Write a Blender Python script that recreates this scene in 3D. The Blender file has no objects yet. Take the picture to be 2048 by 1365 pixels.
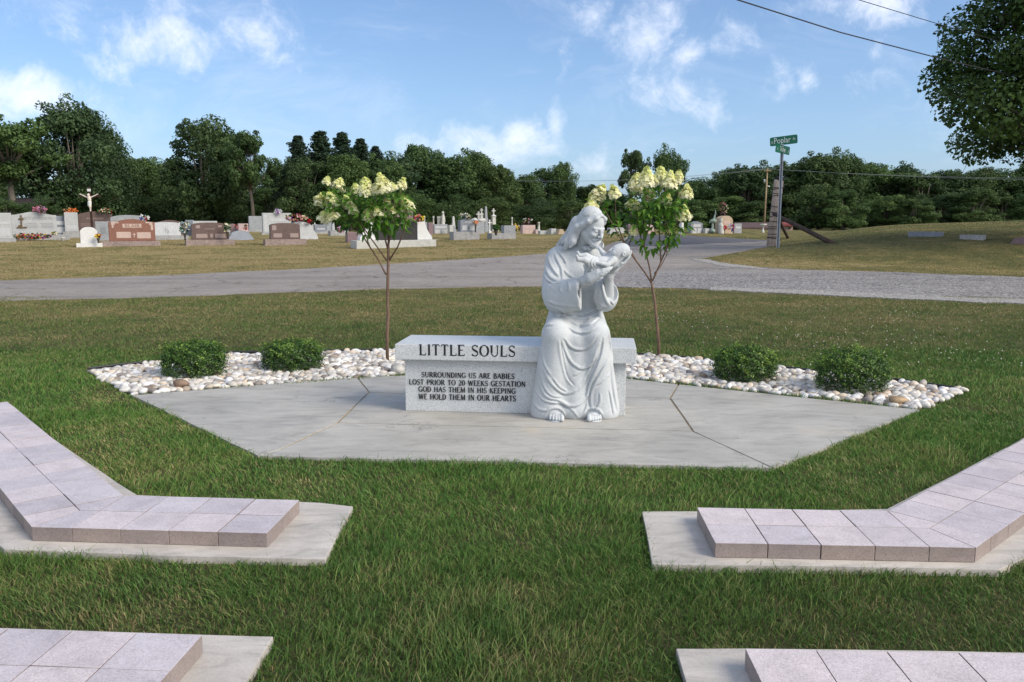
import bpy, bmesh, math, random
import numpy as np
from mathutils import Vector, Matrix
R = math.radians
scene = bpy.context.scene
COL = scene.collection

# ------------------------------------------------------------------ camera
CAM_H = 1.30
FPX = 1656.0                       # focal length in pixels of the 2048 px wide photograph
PITCH = math.atan((682.5 - 445.0) / FPX)
cam = bpy.data.cameras.new("camera")
cam.sensor_width = 36.0
cam.lens = 36.0 * FPX / 2048.0
cam.clip_start = 0.05
cam.clip_end = 3000.0
camo = bpy.data.objects.new("camera", cam)
COL.objects.link(camo)
camo.location = (0.0, 0.0, CAM_H)
camo.rotation_euler = (math.pi / 2 - PITCH, 0.0, 0.0)
scene.camera = camo

# ------------------------------------------------------------------ light
SUN_EL, SUN_AZ = R(36.0), R(118.0)     # azimuth clockwise from the view direction (+y)
sun = bpy.data.lights.new("sun", 'SUN')
sun.energy = 2.3
sun.angle = R(30.0)
sun.color = (1.0, 0.90, 0.76)
suno = bpy.data.objects.new("sun", sun)
COL.objects.link(suno)
sd = Vector((math.sin(SUN_AZ) * math.cos(SUN_EL), math.cos(SUN_AZ) * math.cos(SUN_EL), math.sin(SUN_EL)))
suno.rotation_euler = sd.to_track_quat('Z', 'Y').to_euler()
suno.location = (20, -10, 30)
scene.view_settings.view_transform = 'Standard'
scene.view_settings.look = 'None'
scene.view_settings.exposure = 0.73
scene.view_settings.gamma = 1.0

world = bpy.data.worlds.new("World")
scene.world = world
world.use_nodes = True
# ------------------------------------------------------------------ helpers
CP, SP = math.cos(PITCH), math.sin(PITCH)
def ray(u, v):
    """direction of the photograph's pixel (u, v), scaled to unit y"""
    a, b = (u - 1024.0) / FPX, -(v - 682.5) / FPX
    d = Vector((a, CP + b * SP, -SP + b * CP))
    return d / d.y
def W(u, v, Y):
    d = ray(u, v)
    return Vector((d.x * Y, Y, CAM_H + d.z * Y))
def G(u, v, z=0.0):
    d = ray(u, v)
    return Vector((d.x * (z - CAM_H) / d.z, (z - CAM_H) / d.z, z))
def project(p):
    x, y, z = p[0], p[1], p[2] - CAM_H
    f = y * CP - z * SP
    return 1024 + FPX * x / f, 682.5 - FPX * (y * SP + z * CP) / f

def link(o, parent=None):
    COL.objects.link(o)
    if parent is not None:
        o.parent = parent
    return o
def obj(name, me, mat=None, parent=None, loc=None):
    o = bpy.data.objects.new(name, me)
    link(o, parent)
    if mat is not None:
        me.materials.clear()
        me.materials.append(mat)
    if loc is not None:
        o.location = loc
    return o
def thing(name, label, cat, loc=(0, 0, 0), rotz=0.0, group=None):
    o = bpy.data.objects.new(name, None)
    o.empty_display_size = 0.1
    COL.objects.link(o)
    o.location = loc
    o.rotation_euler = (0, 0, rotz)
    return tag(o, label, cat, group)
def tag(o, label, cat, group=None, kind=None):
    o["label"] = label
    o["category"] = cat
    if group: o["group"] = group
    if kind: o["kind"] = kind
    return o
def structure(o, label=None):
    o["kind"] = 'structure'
    if label: o["label"] = label
    return o
def copy_tree(o, parent=None):
    c = o.copy()
    link(c, parent)
    for ch in list(o.children):
        copy_tree(ch, c)
    return c

def np_mesh(name, V, faces, smooth=False):
    """V (n,3); faces: list of (m,k) index arrays"""
    me = bpy.data.meshes.new(name)
    V = np.asarray(V, np.float32)
    if not isinstance(faces, (list, tuple)): faces = [faces]
    faces = [np.asarray(f, np.int32) for f in faces if len(f)]
    me.vertices.add(len(V))
    me.vertices.foreach_set("co", V.ravel())
    nl = sum(f.size for f in faces)
    npoly = sum(len(f) for f in faces)
    me.loops.add(nl)
    me.polygons.add(npoly)
    me.loops.foreach_set("vertex_index", np.concatenate([f.ravel() for f in faces]))
    tot = np.concatenate([np.full(len(f), f.shape[1], np.int32) for f in faces])
    start = np.concatenate([[0], np.cumsum(tot)[:-1]]).astype(np.int32)
    me.polygons.foreach_set("loop_start", start)
    if smooth:
        me.polygons.foreach_set("use_smooth", np.ones(npoly, bool))
    me.update(calc_edges=True)
    return me
def set_attr(me, name, vals, domain='POINT'):
    a = me.attributes.new(name, 'FLOAT', domain)
    a.data.foreach_set("value", np.asarray(vals, np.float32))
def bm_mesh(name, bm, smooth=False):
    me = bpy.data.meshes.new(name)
    bmesh.ops.recalc_face_normals(bm, faces=bm.faces[:])
    bm.to_mesh(me)
    bm.free()
    if smooth:
        me.polygons.foreach_set("use_smooth", np.ones(len(me.polygons), bool))
    return me
def add_prism(bm, pts, z0, z1, bevel=0.0):
    """vertical prism over the xy outline pts"""
    a = [bm.verts.new((p[0], p[1], z0)) for p in pts]
    b = [bm.verts.new((p[0], p[1], z1)) for p in pts]
    n = len(pts)
    fs = [bm.faces.new(a[::-1]), bm.faces.new(b)]
    for i in range(n):
        fs.append(bm.faces.new((a[i], a[(i + 1) % n], b[(i + 1) % n], b[i])))
    if bevel:
        es = [e for e in {e for f in fs for e in f.edges}]
        bmesh.ops.bevel(bm, geom=es, offset=bevel, segments=2, affect='EDGES', profile=0.6)
def add_profile(bm, pts, y0, y1, bevel=0.0, M=None):
    """prism of the xz outline pts from depth y0 to y1"""
    T = M or Matrix.Identity(4)
    a = [bm.verts.new(T @ Vector((p[0], y0, p[1]))) for p in pts]
    b = [bm.verts.new(T @ Vector((p[0], y1, p[1]))) for p in pts]
    n = len(pts)
    fs = [bm.faces.new(a[::-1]), bm.faces.new(b)]
    for i in range(n):
        fs.append(bm.faces.new((a[i], a[(i + 1) % n], b[(i + 1) % n], b[i])))
    if bevel:
        es = list({e for f in fs for e in f.edges})
        bmesh.ops.bevel(bm, geom=es, offset=bevel, segments=1, affect='EDGES')
def add_box(bm, cx, cy, cz, sx, sy, sz, bevel=0.0, M=None):
    T = Matrix.Translation((cx, cy, cz)) @ Matrix.Diagonal((sx, sy, sz, 1))
    if M is not None: T = M @ T
    r = bmesh.ops.create_cube(bm, size=1.0, matrix=T)
    if bevel:
        es = list({e for v in r['verts'] for e in v.link_edges})
        bmesh.ops.bevel(bm, geom=es, offset=bevel, segments=2, affect='EDGES', profile=0.6)
def add_tube(bm, pts, radii, seg=8, cap=True):
    """tapered tube through pts"""
    pts = [Vector(p) for p in pts]
    if not hasattr(radii, '__len__'): radii = [radii] * len(pts)
    rings = []
    prev = None
    for i, p in enumerate(pts):
        if i == 0: t = pts[1] - p
        elif i == len(pts) - 1: t = p - pts[i - 1]
        else: t = pts[i + 1] - pts[i - 1]
        t.normalize()
        n = prev if prev is not None else (Vector((1, 0, 0)) if abs(t.x) < 0.9 else Vector((0, 1, 0)))
        n = (n - t * n.dot(t))
        n.normalize()
        prev = n
        b = t.cross(n)
        rings.append([bm.verts.new(p + (n * math.cos(2 * math.pi * k / seg) + b * math.sin(2 * math.pi * k / seg)) * radii[i]) for k in range(seg)])
    for i in range(len(rings) - 1):
        for k in range(seg):
            bm.faces.new((rings[i][k], rings[i][(k + 1) % seg], rings[i + 1][(k + 1) % seg], rings[i + 1][k]))
    if cap:
        bm.faces.new(rings[0][::-1])
        bm.faces.new(rings[-1])
def add_lathe(bm, prof, seg=16, M=None):
    T = M or Matrix.Identity(4)
    rings = [[bm.verts.new(T @ Vector((r * math.cos(2 * math.pi * k / seg), r * math.sin(2 * math.pi * k / seg), z))) for k in range(seg)] for r, z in prof]
    for i in range(len(rings) - 1):
        for k in range(seg):
            bm.faces.new((rings[i][k], rings[i][(k + 1) % seg], rings[i + 1][(k + 1) % seg], rings[i + 1][k]))
    bm.faces.new(rings[0][::-1]); bm.faces.new(rings[-1])

# ------------------------------------------------------------------ materials
class NT:
    def __init__(s, mat):
        mat.use_nodes = True
        s.t = mat.node_tree
        s.t.nodes.clear()
    def n(s, typ, ins=None, **kw):
        nd = s.t.nodes.new(typ)
        for k, v in kw.items(): setattr(nd, k, v)
        for k, v in (ins or {}).items():
            sock = nd.inputs[k]
            if isinstance(v, tuple) and len(v) == 2 and hasattr(v[0], 'outputs'):
                s.t.links.new(v[0].outputs[v[1]], sock)
            elif hasattr(v, 'outputs'):
                s.t.links.new(v.outputs[0], sock)
            else:
                sock.default_value = v
        return nd
    def l(s, a, ai, b, bi): s.t.links.new(a.outputs[ai], b.inputs[bi])
    def coord(s, kind='Object'):
        return (s.n('ShaderNodeTexCoord'), kind)
    def world(s):
        return (s.n('ShaderNodeNewGeometry'), 'Position')
    def noise(s, vec, scale, detail=4, rough=0.55, dist=0.0):
        return s.n('ShaderNodeTexNoise', {'Vector': vec, 'Scale': scale, 'Detail': detail, 'Roughness': rough, 'Distortion': dist})
    def ramp(s, fac, stops, interp='LINEAR'):
        r = s.n('ShaderNodeValToRGB', {'Fac': fac})
        r.color_ramp.interpolation = interp
        els = r.color_ramp.elements
        while len(els) < len(stops): els.new(0.5)
        for e, (p, c) in zip(els, stops):
            e.position = p
            e.color = (*c, 1.0) if hasattr(c, '__len__') else (c, c, c, 1.0)
        return r
    def mix(s, fac, a, b, blend='MIX'):
        m = s.n('ShaderNodeMix', data_type='RGBA', blend_type=blend)
        for idx, v in ((0, fac), (6, a), (7, b)):
            if isinstance(v, tuple) and len(v) == 2 and hasattr(v[0], 'outputs'): s.t.links.new(v[0].outputs[v[1]], m.inputs[idx])
            elif hasattr(v, 'outputs'): s.t.links.new(v.outputs[0], m.inputs[idx])
            elif idx == 0: m.inputs[0].default_value = v
            else: m.inputs[idx].default_value = (*v, 1.0)
        return (m, 2)
    def math(s, op, a, b=0.0, clamp=False):
        m = s.n('ShaderNodeMath', operation=op, use_clamp=clamp)
        for i, v in enumerate((a, b)):
            if isinstance(v, tuple): s.t.links.new(v[0].outputs[v[1]], m.inputs[i])
            elif hasattr(v, 'outputs'): s.t.links.new(v.outputs[0], m.inputs[i])
            else: m.inputs[i].default_value = v
        return m
    def bump(s, h, strength=0.3, dist=0.01):
        return s.n('ShaderNodeBump', {'Height': h, 'Strength': strength, 'Distance': dist})
    def out(s, color, rough=0.8, bump=None, spec=0.3, metal=0.0, trans=None):
        b = s.n('ShaderNodeBsdfPrincipled')
        for k, v in (('Base Color', color), ('Roughness', rough)):
            if isinstance(v, tuple) and len(v) == 2 and hasattr(v[0], 'outputs'): s.t.links.new(v[0].outputs[v[1]], b.inputs[k])
            elif hasattr(v, 'outputs'): s.t.links.new(v.outputs[0], b.inputs[k])
            elif k == 'Base Color': b.inputs[k].default_value = (*v, 1.0)
            else: b.inputs[k].default_value = v
        b.inputs['Specular IOR Level'].default_value = spec
        b.inputs['Metallic'].default_value = metal
        if bump is not None: s.t.links.new(bump.outputs[0], b.inputs['Normal'])
        o = s.n('ShaderNodeOutputMaterial')
        if trans is not None:                      # thin leaf: part of the light passes through
            tb = s.n('ShaderNodeBsdfTranslucent')
            if isinstance(color, tuple) and hasattr(color[0], 'outputs'): s.t.links.new(color[0].outputs[color[1]], tb.inputs['Color'])
            elif hasattr(color, 'outputs'): s.t.links.new(color.outputs[0], tb.inputs['Color'])
            else: tb.inputs['Color'].default_value = (*color, 1.0)
            ms = s.n('ShaderNodeMixShader', {'Fac': trans})
            s.t.links.new(b.outputs[0], ms.inputs[1]); s.t.links.new(tb.outputs[0], ms.inputs[2])
            s.t.links.new(ms.outputs[0], o.inputs['Surface'])
        else:
            s.t.links.new(b.outputs[0], o.inputs['Surface'])
        return b
def material(name):
    m = bpy.data.materials.new(name)
    return m, NT(m)
_plain = {}
def plain(name, col, rough=0.7, var=0.15, scale=8.0, spec=0.3, metal=0.0, bump=0.0):
    """one colour broken up by fine noise"""
    if name in _plain: return _plain[name]
    m, t = material(name)
    c = t.coord('Object')
    n = t.noise(c, scale, 5, 0.6)
    lo = tuple(x * (1 - var) for x in col); hi = tuple(min(1, x * (1 + var)) for x in col)
    r = t.ramp(n, [(0.3, lo), (0.7, hi)])
    t.out(r, rough, t.bump(n, bump, 0.01) if bump else None, spec, metal)
    _plain[name] = m
    return m
def granite(name, base, speck=(0.35, 1.5), scale=220.0, rough=0.6, spec=0.35, stain=0.15):
    if name in _plain: return _plain[name]
    m, t = material(name)
    c = t.coord('Object')
    v = t.n('ShaderNodeTexVoronoi', {'Vector': c, 'Scale': scale})
    grain = t.ramp(t.n('ShaderNodeSeparateColor', {'Color': (v, 'Color')}), [(0.0, speck[0]), (0.12, speck[0] * 1.3), (0.3, 0.95), (0.75, 1.05), (0.95, speck[1])])
    big = t.ramp(t.noise(c, 5.0, 6, 0.65), [(0.3, 1 - stain), (0.7, 1 + stain)])
    col = t.mix(1.0, t.mix(1.0, base, (grain, 0), 'MULTIPLY'), (big, 0), 'MULTIPLY')
    n2 = t.noise(c, scale * 0.8, 3, 0.6)
    t.out(col, rough, t.bump(n2, 0.12, 0.002), spec)
    _plain[name] = m
    return m
# ------------------------------------------------------------------ sky with clouds, laid out by direction
def build_sky():
    t = NT(world)
    sky = t.n('ShaderNodeTexSky', sky_type='NISHITA', sun_disc=False)
    sky.sun_elevation = SUN_EL
    sky.sun_rotation = SUN_AZ
    sky.altitude = 200.0
    sky.air_density = 1.0; sky.dust_density = 1.6; sky.ozone_density = 2.5
    g = (t.n('ShaderNodeTexCoord'), 'Generated')
    s = t.n('ShaderNodeSeparateXYZ', {'Vector': g})
    yy = t.math('MAXIMUM', t.math('ABSOLUTE', (s, 'Y')), 0.05)
    q = t.n('ShaderNodeCombineXYZ', {'X': t.math('DIVIDE', (s, 'X'), yy), 'Y': t.math('DIVIDE', (s, 'Z'), yy)})
    clouds = [(130, 30, 190, 50, .60), (300, 85, 170, 60, .95), (390, 30, 110, 50, .7), (520, 80, 80, 80, .85), (470, 140, 110, 50, .55),
              (50, 180, 120, 50, 1.15), (130, 215, 110, 40, .85), (980, 292, 150, 40, 1.0), (1040, 275, 60, 32, 1.15), (1115, 245, 20, 42, .9), (1172, 18, 42, 42, .9),
              (1128, 120, 22, 62, .62), (1300, 70, 75, 75, .9), (1355, 100, 50, 70, .8), (1330, 190, 170, 55, .62), (1420, 220, 90, 45, .6), (1462, 80, 55, 50, .55),
              (1560, 165, 45, 40, .62), (1618, 168, 26, 28, .7), (1732, 115, 26, 34, .75), (1730, 14, 150, 40, 1.0), (1800, 165, 110, 60, .5), (1230, 300, 160, 40, .55),
              (1150, 330, 90, 40, .5), (830, 300, 60, 20, .4), (-300, 120, 200, 90, .9), (2400, 80, 250, 120, .7), (-700, 200, 200, 60, 1.0)]
    acc = None
    wn = t.noise(q, 7.0, 3, 0.6)
    warp = t.n('ShaderNodeVectorMath', {0: (wn, 'Color'), 1: (0.5, 0.5, 0.5)}, operation='SUBTRACT')
    wsc = t.n('ShaderNodeVectorMath', {0: warp, 1: (0.06, 0.06, 0.0)}, operation='MULTIPLY')
    qw = t.n('ShaderNodeVectorMath', {0: q, 1: wsc}, operation='ADD')
    for u, v, ru, rv, st in clouds:
        d = ray(u, v)
        c = t.n('ShaderNodeVectorMath', {0: qw, 1: (d.x, d.z, 0)}, operation='SUBTRACT')
        c = t.n('ShaderNodeVectorMath', {0: c, 1: (FPX / ru, FPX / rv, 0)}, operation='MULTIPLY')
        L = t.n('ShaderNodeVectorMath', {0: c}, operation='LENGTH')
        mr = t.n('ShaderNodeMapRange', {'Value': (L, 'Value'), 'From Min': 1.9, 'From Max': 0.0, 'To Min': 0.0, 'To Max': st}, interpolation_type='SMOOTHSTEP')
        acc = mr if acc is None else t.math('MAXIMUM', acc, mr)
    n1 = t.noise(q, 11.0, 9, 0.66, 0.5)
    n2 = t.noise(q, 34.0, 7, 0.66, 0.4)
    f = t.math('ADD', t.math('MULTIPLY', n1, 0.75), t.math('MULTIPLY', n2, 0.36))
    dens = t.math('ADD', t.math('MULTIPLY', acc, 0.95), t.math('MULTIPLY', t.math('SUBTRACT', f, 0.58), 2.9))
    body = t.n('ShaderNodeMapRange', {'Value': dens, 'From Min': 0.16, 'From Max': 1.35}, interpolation_type='SMOOTHSTEP')
    mp = t.n('ShaderNodeMapping', {'Vector': qw}); mp.inputs['Scale'].default_value = (2.6, 7.0, 1.0); mp.inputs['Rotation'].default_value = (0, 0, 0.5)
    ci = t.noise(mp, 1.6, 9, 0.66, 0.7)
    cirrus = t.n('ShaderNodeMapRange', {'Value': ci, 'From Min': 0.46, 'From Max': 0.80, 'To Min': 0.0, 'To Max': 0.24}, interpolation_type='SMOOTHSTEP')
    # the thinnest veil everywhere, thicker towards the horizon; only on the half of the sky in view and above the ground
    up = t.n('ShaderNodeMapRange', {'Value': (s, 'Z'), 'From Min': 0.0, 'From Max': 0.03})
    # unseen broken cloud overhead and behind the viewer, added as frontal fill light
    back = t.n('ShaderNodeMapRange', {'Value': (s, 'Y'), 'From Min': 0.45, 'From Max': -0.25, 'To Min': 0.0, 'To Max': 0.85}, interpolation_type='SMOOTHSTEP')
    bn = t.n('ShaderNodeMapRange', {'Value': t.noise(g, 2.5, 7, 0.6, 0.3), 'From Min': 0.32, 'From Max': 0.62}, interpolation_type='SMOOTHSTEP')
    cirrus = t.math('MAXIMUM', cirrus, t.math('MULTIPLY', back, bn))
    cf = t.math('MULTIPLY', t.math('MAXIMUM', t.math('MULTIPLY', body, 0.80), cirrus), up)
    veil = t.n('ShaderNodeMapRange', {'Value': (s, 'Z'), 'From Min': 0.0, 'From Max': 0.34, 'To Min': 0.24, 'To Max': 0.05})
    base = t.mix(veil, (sky, 0), (5.6, 6.7, 8.9))
    tint = t.mix(1.0, base, SKYTINT, 'MULTIPLY')
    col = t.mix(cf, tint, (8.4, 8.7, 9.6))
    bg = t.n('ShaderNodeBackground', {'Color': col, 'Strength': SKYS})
    o = t.n('ShaderNodeOutputWorld')
    t.l(bg, 0, o, 'Surface')
SKYTINT = (0.88, 1.02, 1.17)
SKYS = 0.083
build_sky()
# ------------------------------------------------------------------ terrain
def sstep(t):
    t = np.clip(t, 0, 1)
    return t * t * (3 - 2 * t)
def terrain(x, y):
    x = np.asarray(x, float); y = np.asarray(y, float)
    z = 0.028 * (np.clip(y - 14.5, 0, None) - 0.5 * np.clip(y - 40, 0, None) * 1.43)
    z = np.where(y > 40, 0.714 + 0.008 * (np.minimum(y, 47) - 40) - 0.0105 * (np.clip(y, 47, 90) - 47), 0.028 * np.clip(y - 14.5, 0, 26))
    rise = sstep((x - 3.5 + 0.10 * (y - 22)) / 7.5) * sstep((y - 18.8) / 8.0)
    hill = rise * (0.33 + 0.040 * np.clip(x - 8, 0, 22)) * (1 - 0.9 * sstep((y - 30) / 26))
    lane = 1 - np.exp(-((x - (4.2 + 0.52 * (y - 22))) / 3.0) ** 2) * sstep((y - 24) / 6.0) * (x < 30)
    und = 0.03 * np.sin(x * 0.31 + 1.3) * np.sin(y * 0.27) * sstep((y - 18) / 6)
    return z + hill * lane + und
def T(x, y): return float(terrain(x, y))
def GT(u, v):
    """where the photograph's ray meets the terrain"""
    d = ray(u, v)
    ys = np.concatenate([np.arange(1.5, 20, 0.02), np.arange(20, 90, 0.05)])
    f = CAM_H + d.z * ys - terrain(d.x * ys, ys)
    j = int(np.argmax(f < 0))
    y = ys[j] if f[j] < 0 else 70.0
    return Vector((d.x * y, y, T(d.x * y, y)))
def spread(lo, hi, d0, d1, c0, c1):
    """grid lines with spacing d0 between c0 and c1, growing outwards"""
    out = list(np.arange(c0, c1 + 1e-6, d0)); s = d0; p = out[-1]
    while p < hi: s = min(s * 1.22, d1); p += s; out.append(p)
    s = d0; p = c0
    while p > lo: s = min(s * 1.22, d1); p -= s; out.insert(0, p)
    return np.array(out)
def in_poly(px, py, poly):
    poly = np.asarray(poly, float)[:, :2]
    inside = np.zeros(len(px), bool)
    j = len(poly) - 1
    for i in range(len(poly)):
        xi, yi = poly[i]; xj, yj = poly[j]
        c = ((yi > py) != (yj > py)) & (px < (xj - xi) * (py - yi) / (yj - yi + 1e-12) + xi)
        inside ^= c
        j = i
    return inside

def lawn_material(name, blades=False):
    m, t = material(name)
    w = t.world()
    sep = t.n('ShaderNodeSeparateXYZ', {'Vector': w})
    big = t.noise(w, 0.7, 5, 0.65)
    mid = t.noise(w, 3.4, 5, 0.7)
    # lush sod near the monument, drier turf towards the road, straw coloured on the burial ground
    dry1 = t.math('MULTIPLY_ADD', (sep, 'Y'), 0.22, ); dry1.inputs[2].default_value = -1.62
    dry1 = t.math('MULTIPLY', dry1, 1.0, True)
    dry2 = t.math('MULTIPLY_ADD', (sep, 'Y'), 0.30); dry2.inputs[2].default_value = -4.6
    dry2 = t.math('MULTIPLY', dry2, 1.0, True)
    right = t.math('MULTIPLY', t.math('SUBTRACT', (sep, 'X'), 3.5), 0.16, True)
    dry2 = t.math('MULTIPLY', dry2, t.math('SUBTRACT', 1.0, t.math('MULTIPLY', right, 0.80)))
    # sun scorched strip along the lane
    st_ = t.math('SUBTRACT', 1.0, t.math('MULTIPLY', t.math('ABSOLUTE', t.math('SUBTRACT', t.math('ADD', (sep, 'Y'), t.math('MULTIPLY', (sep, 'X'), 0.42)), 24.6)), 0.9), True)
    st_ = t.math('MULTIPLY', t.math('MULTIPLY', st_, right), 0.30)
    gy = t.math('ADD', st_, t.math('ADD', t.math('MULTIPLY', dry1, 0.42), t.math('MULTIPLY', dry2, 0.42)))
    smp = t.n('ShaderNodeMapping', {'Vector': w}); smp.inputs['Scale'].default_value = (0.28, 1.7, 1.0); smp.inputs['Rotation'].default_value = (0, 0, -0.12)
    streak = t.math('MULTIPLY', t.math('SUBTRACT', t.noise(smp, 1.0, 5, 0.65, 0.4), 0.5), t.math('ADD', t.math('MULTIPLY', dry1, 0.5), t.math('MULTIPLY', dry2, 0.7)))
    nz = t.math('ADD', t.math('SUBTRACT', t.math('ADD', t.math('MULTIPLY', big, 1.3), t.math('MULTIPLY', mid, 1.2)), 1.20), streak)
    f = t.math('ADD', gy, nz)
    if blades:
        at = t.n('ShaderNodeAttribute', attribute_name='tone')
        f = t.math('ADD', f, t.math('SUBTRACT', (at, 'Fac'), 0.5))
    f = t.math('MAXIMUM', f, 0.0)
    if blades:
        r = t.ramp(f, [(0.0, (0.062, 0.134, 0.028)), (0.25, (0.140, 0.216, 0.052)), (0.5, (0.172, 0.178, 0.068)), (0.75, (0.212, 0.184, 0.082)), (1.0, (0.37, 0.30, 0.15))])
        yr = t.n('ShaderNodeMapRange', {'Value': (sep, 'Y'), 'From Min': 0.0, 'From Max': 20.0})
        sod = t.ramp(yr, [(0.0, (0.66, 0.66, 0.66)), (0.13, (0.66, 0.66, 0.66)), (0.18, (0.80, 0.86, 0.78)), (0.33, (0.80, 0.86, 0.78)), (0.45, (0.63, 0.63, 0.64))])  # blade colour lighter and greener over a middle band of distance
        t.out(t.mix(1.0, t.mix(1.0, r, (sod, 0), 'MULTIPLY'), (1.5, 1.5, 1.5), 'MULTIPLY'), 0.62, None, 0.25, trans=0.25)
    else:
        r = t.ramp(f, [(0.0, (0.066, 0.068, 0.032)), (0.25, (0.090, 0.090, 0.040)), (0.5, (0.124, 0.114, 0.050)), (0.75, (0.190, 0.165, 0.064)), (1.0, (0.29, 0.23, 0.11))])
        fine = t.noise(w, 60, 3, 0.7)
        fr = t.ramp(fine, [(0.25, 0.55), (0.75, 1.35)])
        c = t.mix(1.0, (r, 0), (fr, 0), 'MULTIPLY')
        t.out(c, 0.95, t.bump(t.noise(w, 45, 4, 0.7), 0.6, 0.03), 0.05)
    return m

def build_lawn():
    xs = spread(-420, 420, 0.28, 40, -16, 26)
    ys = spread(-30, 620, 0.28, 40, 1.0, 46)
    X, Y = np.meshgrid(xs, ys, indexing='ij')
    V = np.stack([X, Y, terrain(X, Y)], -1).reshape(-1, 3)
    n, m = len(xs), len(ys)
    i = (np.arange(n - 1)[:, None] * m + np.arange(m - 1)[None, :]).ravel()
    me = np_mesh("ground", V, np.stack([i, i + m, i + m + 1, i + 1], 1), True)
    structure(obj("ground", me, lawn_material("turf")), "lawn rising to the burial ground and the hill at the right")

def drape(poly, dz, step=0.5):
    bm = bmesh.new()
    f = bm.faces.new([bm.verts.new((p[0], p[1], 0)) for p in poly])
    P = np.array([(p[0], p[1]) for p in poly])
    for ax in (0, 1):
        for c in np.arange(P[:, ax].min() + step, P[:, ax].max(), step):
            co = [0, 0, 0]; co[ax] = c; no = [0, 0, 0]; no[ax] = 1
            bmesh.ops.bisect_plane(bm, geom=bm.verts[:] + bm.edges[:] + bm.faces[:], plane_co=co, plane_no=no)
    for v in bm.verts: v.co.z = T(v.co.x, v.co.y) + dz
    for fc in bm.faces:
        if fc.normal.z < 0: fc.normal_flip()
    rim = [e for e in bm.edges if e.is_boundary]
    ex = bmesh.ops.extrude_edge_only(bm, edges=rim)
    for v in ex['geom']:
        if isinstance(v, bmesh.types.BMVert): v.co.z -= 0.12
    bmesh.ops.triangulate(bm, faces=bm.faces[:])
    me = bpy.data.meshes.new("sheet"); bm.to_mesh(me); bm.free()
    return me
def jag(px, amp, per, seed):
    """pixel outline -> ground outline with a frayed edge"""
    rng = random.Random(seed)
    pts = [GT(*p) for p in px]
    out = []
    for i in range(len(pts)):
        a, b = pts[i], pts[(i + 1) % len(pts)]
        L = (b - a).length
        n = max(1, int(L / per))
        for k in range(n):
            p = a.lerp(b, k / n)
            if k: p = p + Vector((rng.uniform(-amp, amp), rng.uniform(-amp, amp), 0))
            out.append(p)
    return out
ROAD_NEAR = [(-420, 626), (-150, 612), (0, 604), (300, 596), (600, 585), (770, 579), (1000, 575), (1100, 574), (1300, 577), (1600, 585), (1800, 594), (2048, 605), (2400, 622)]
ROAD_FAR = [(2400, 572), (2048, 556), (1800, 546), (1600, 541), (1450, 532), (1398, 524), (1392, 520), (1430, 513), (1480, 505), (1530, 496), (1560, 489)]
ROAD_BACK = [(1560, 481), (1500, 479.5), (1420, 475), (1340, 471.5), (1262, 470), (1238, 482), (1195, 498), (1100, 508.5), (850, 525), (600, 540), (300, 553), (0, 563), (-150, 569), (-420, 578)]
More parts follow.
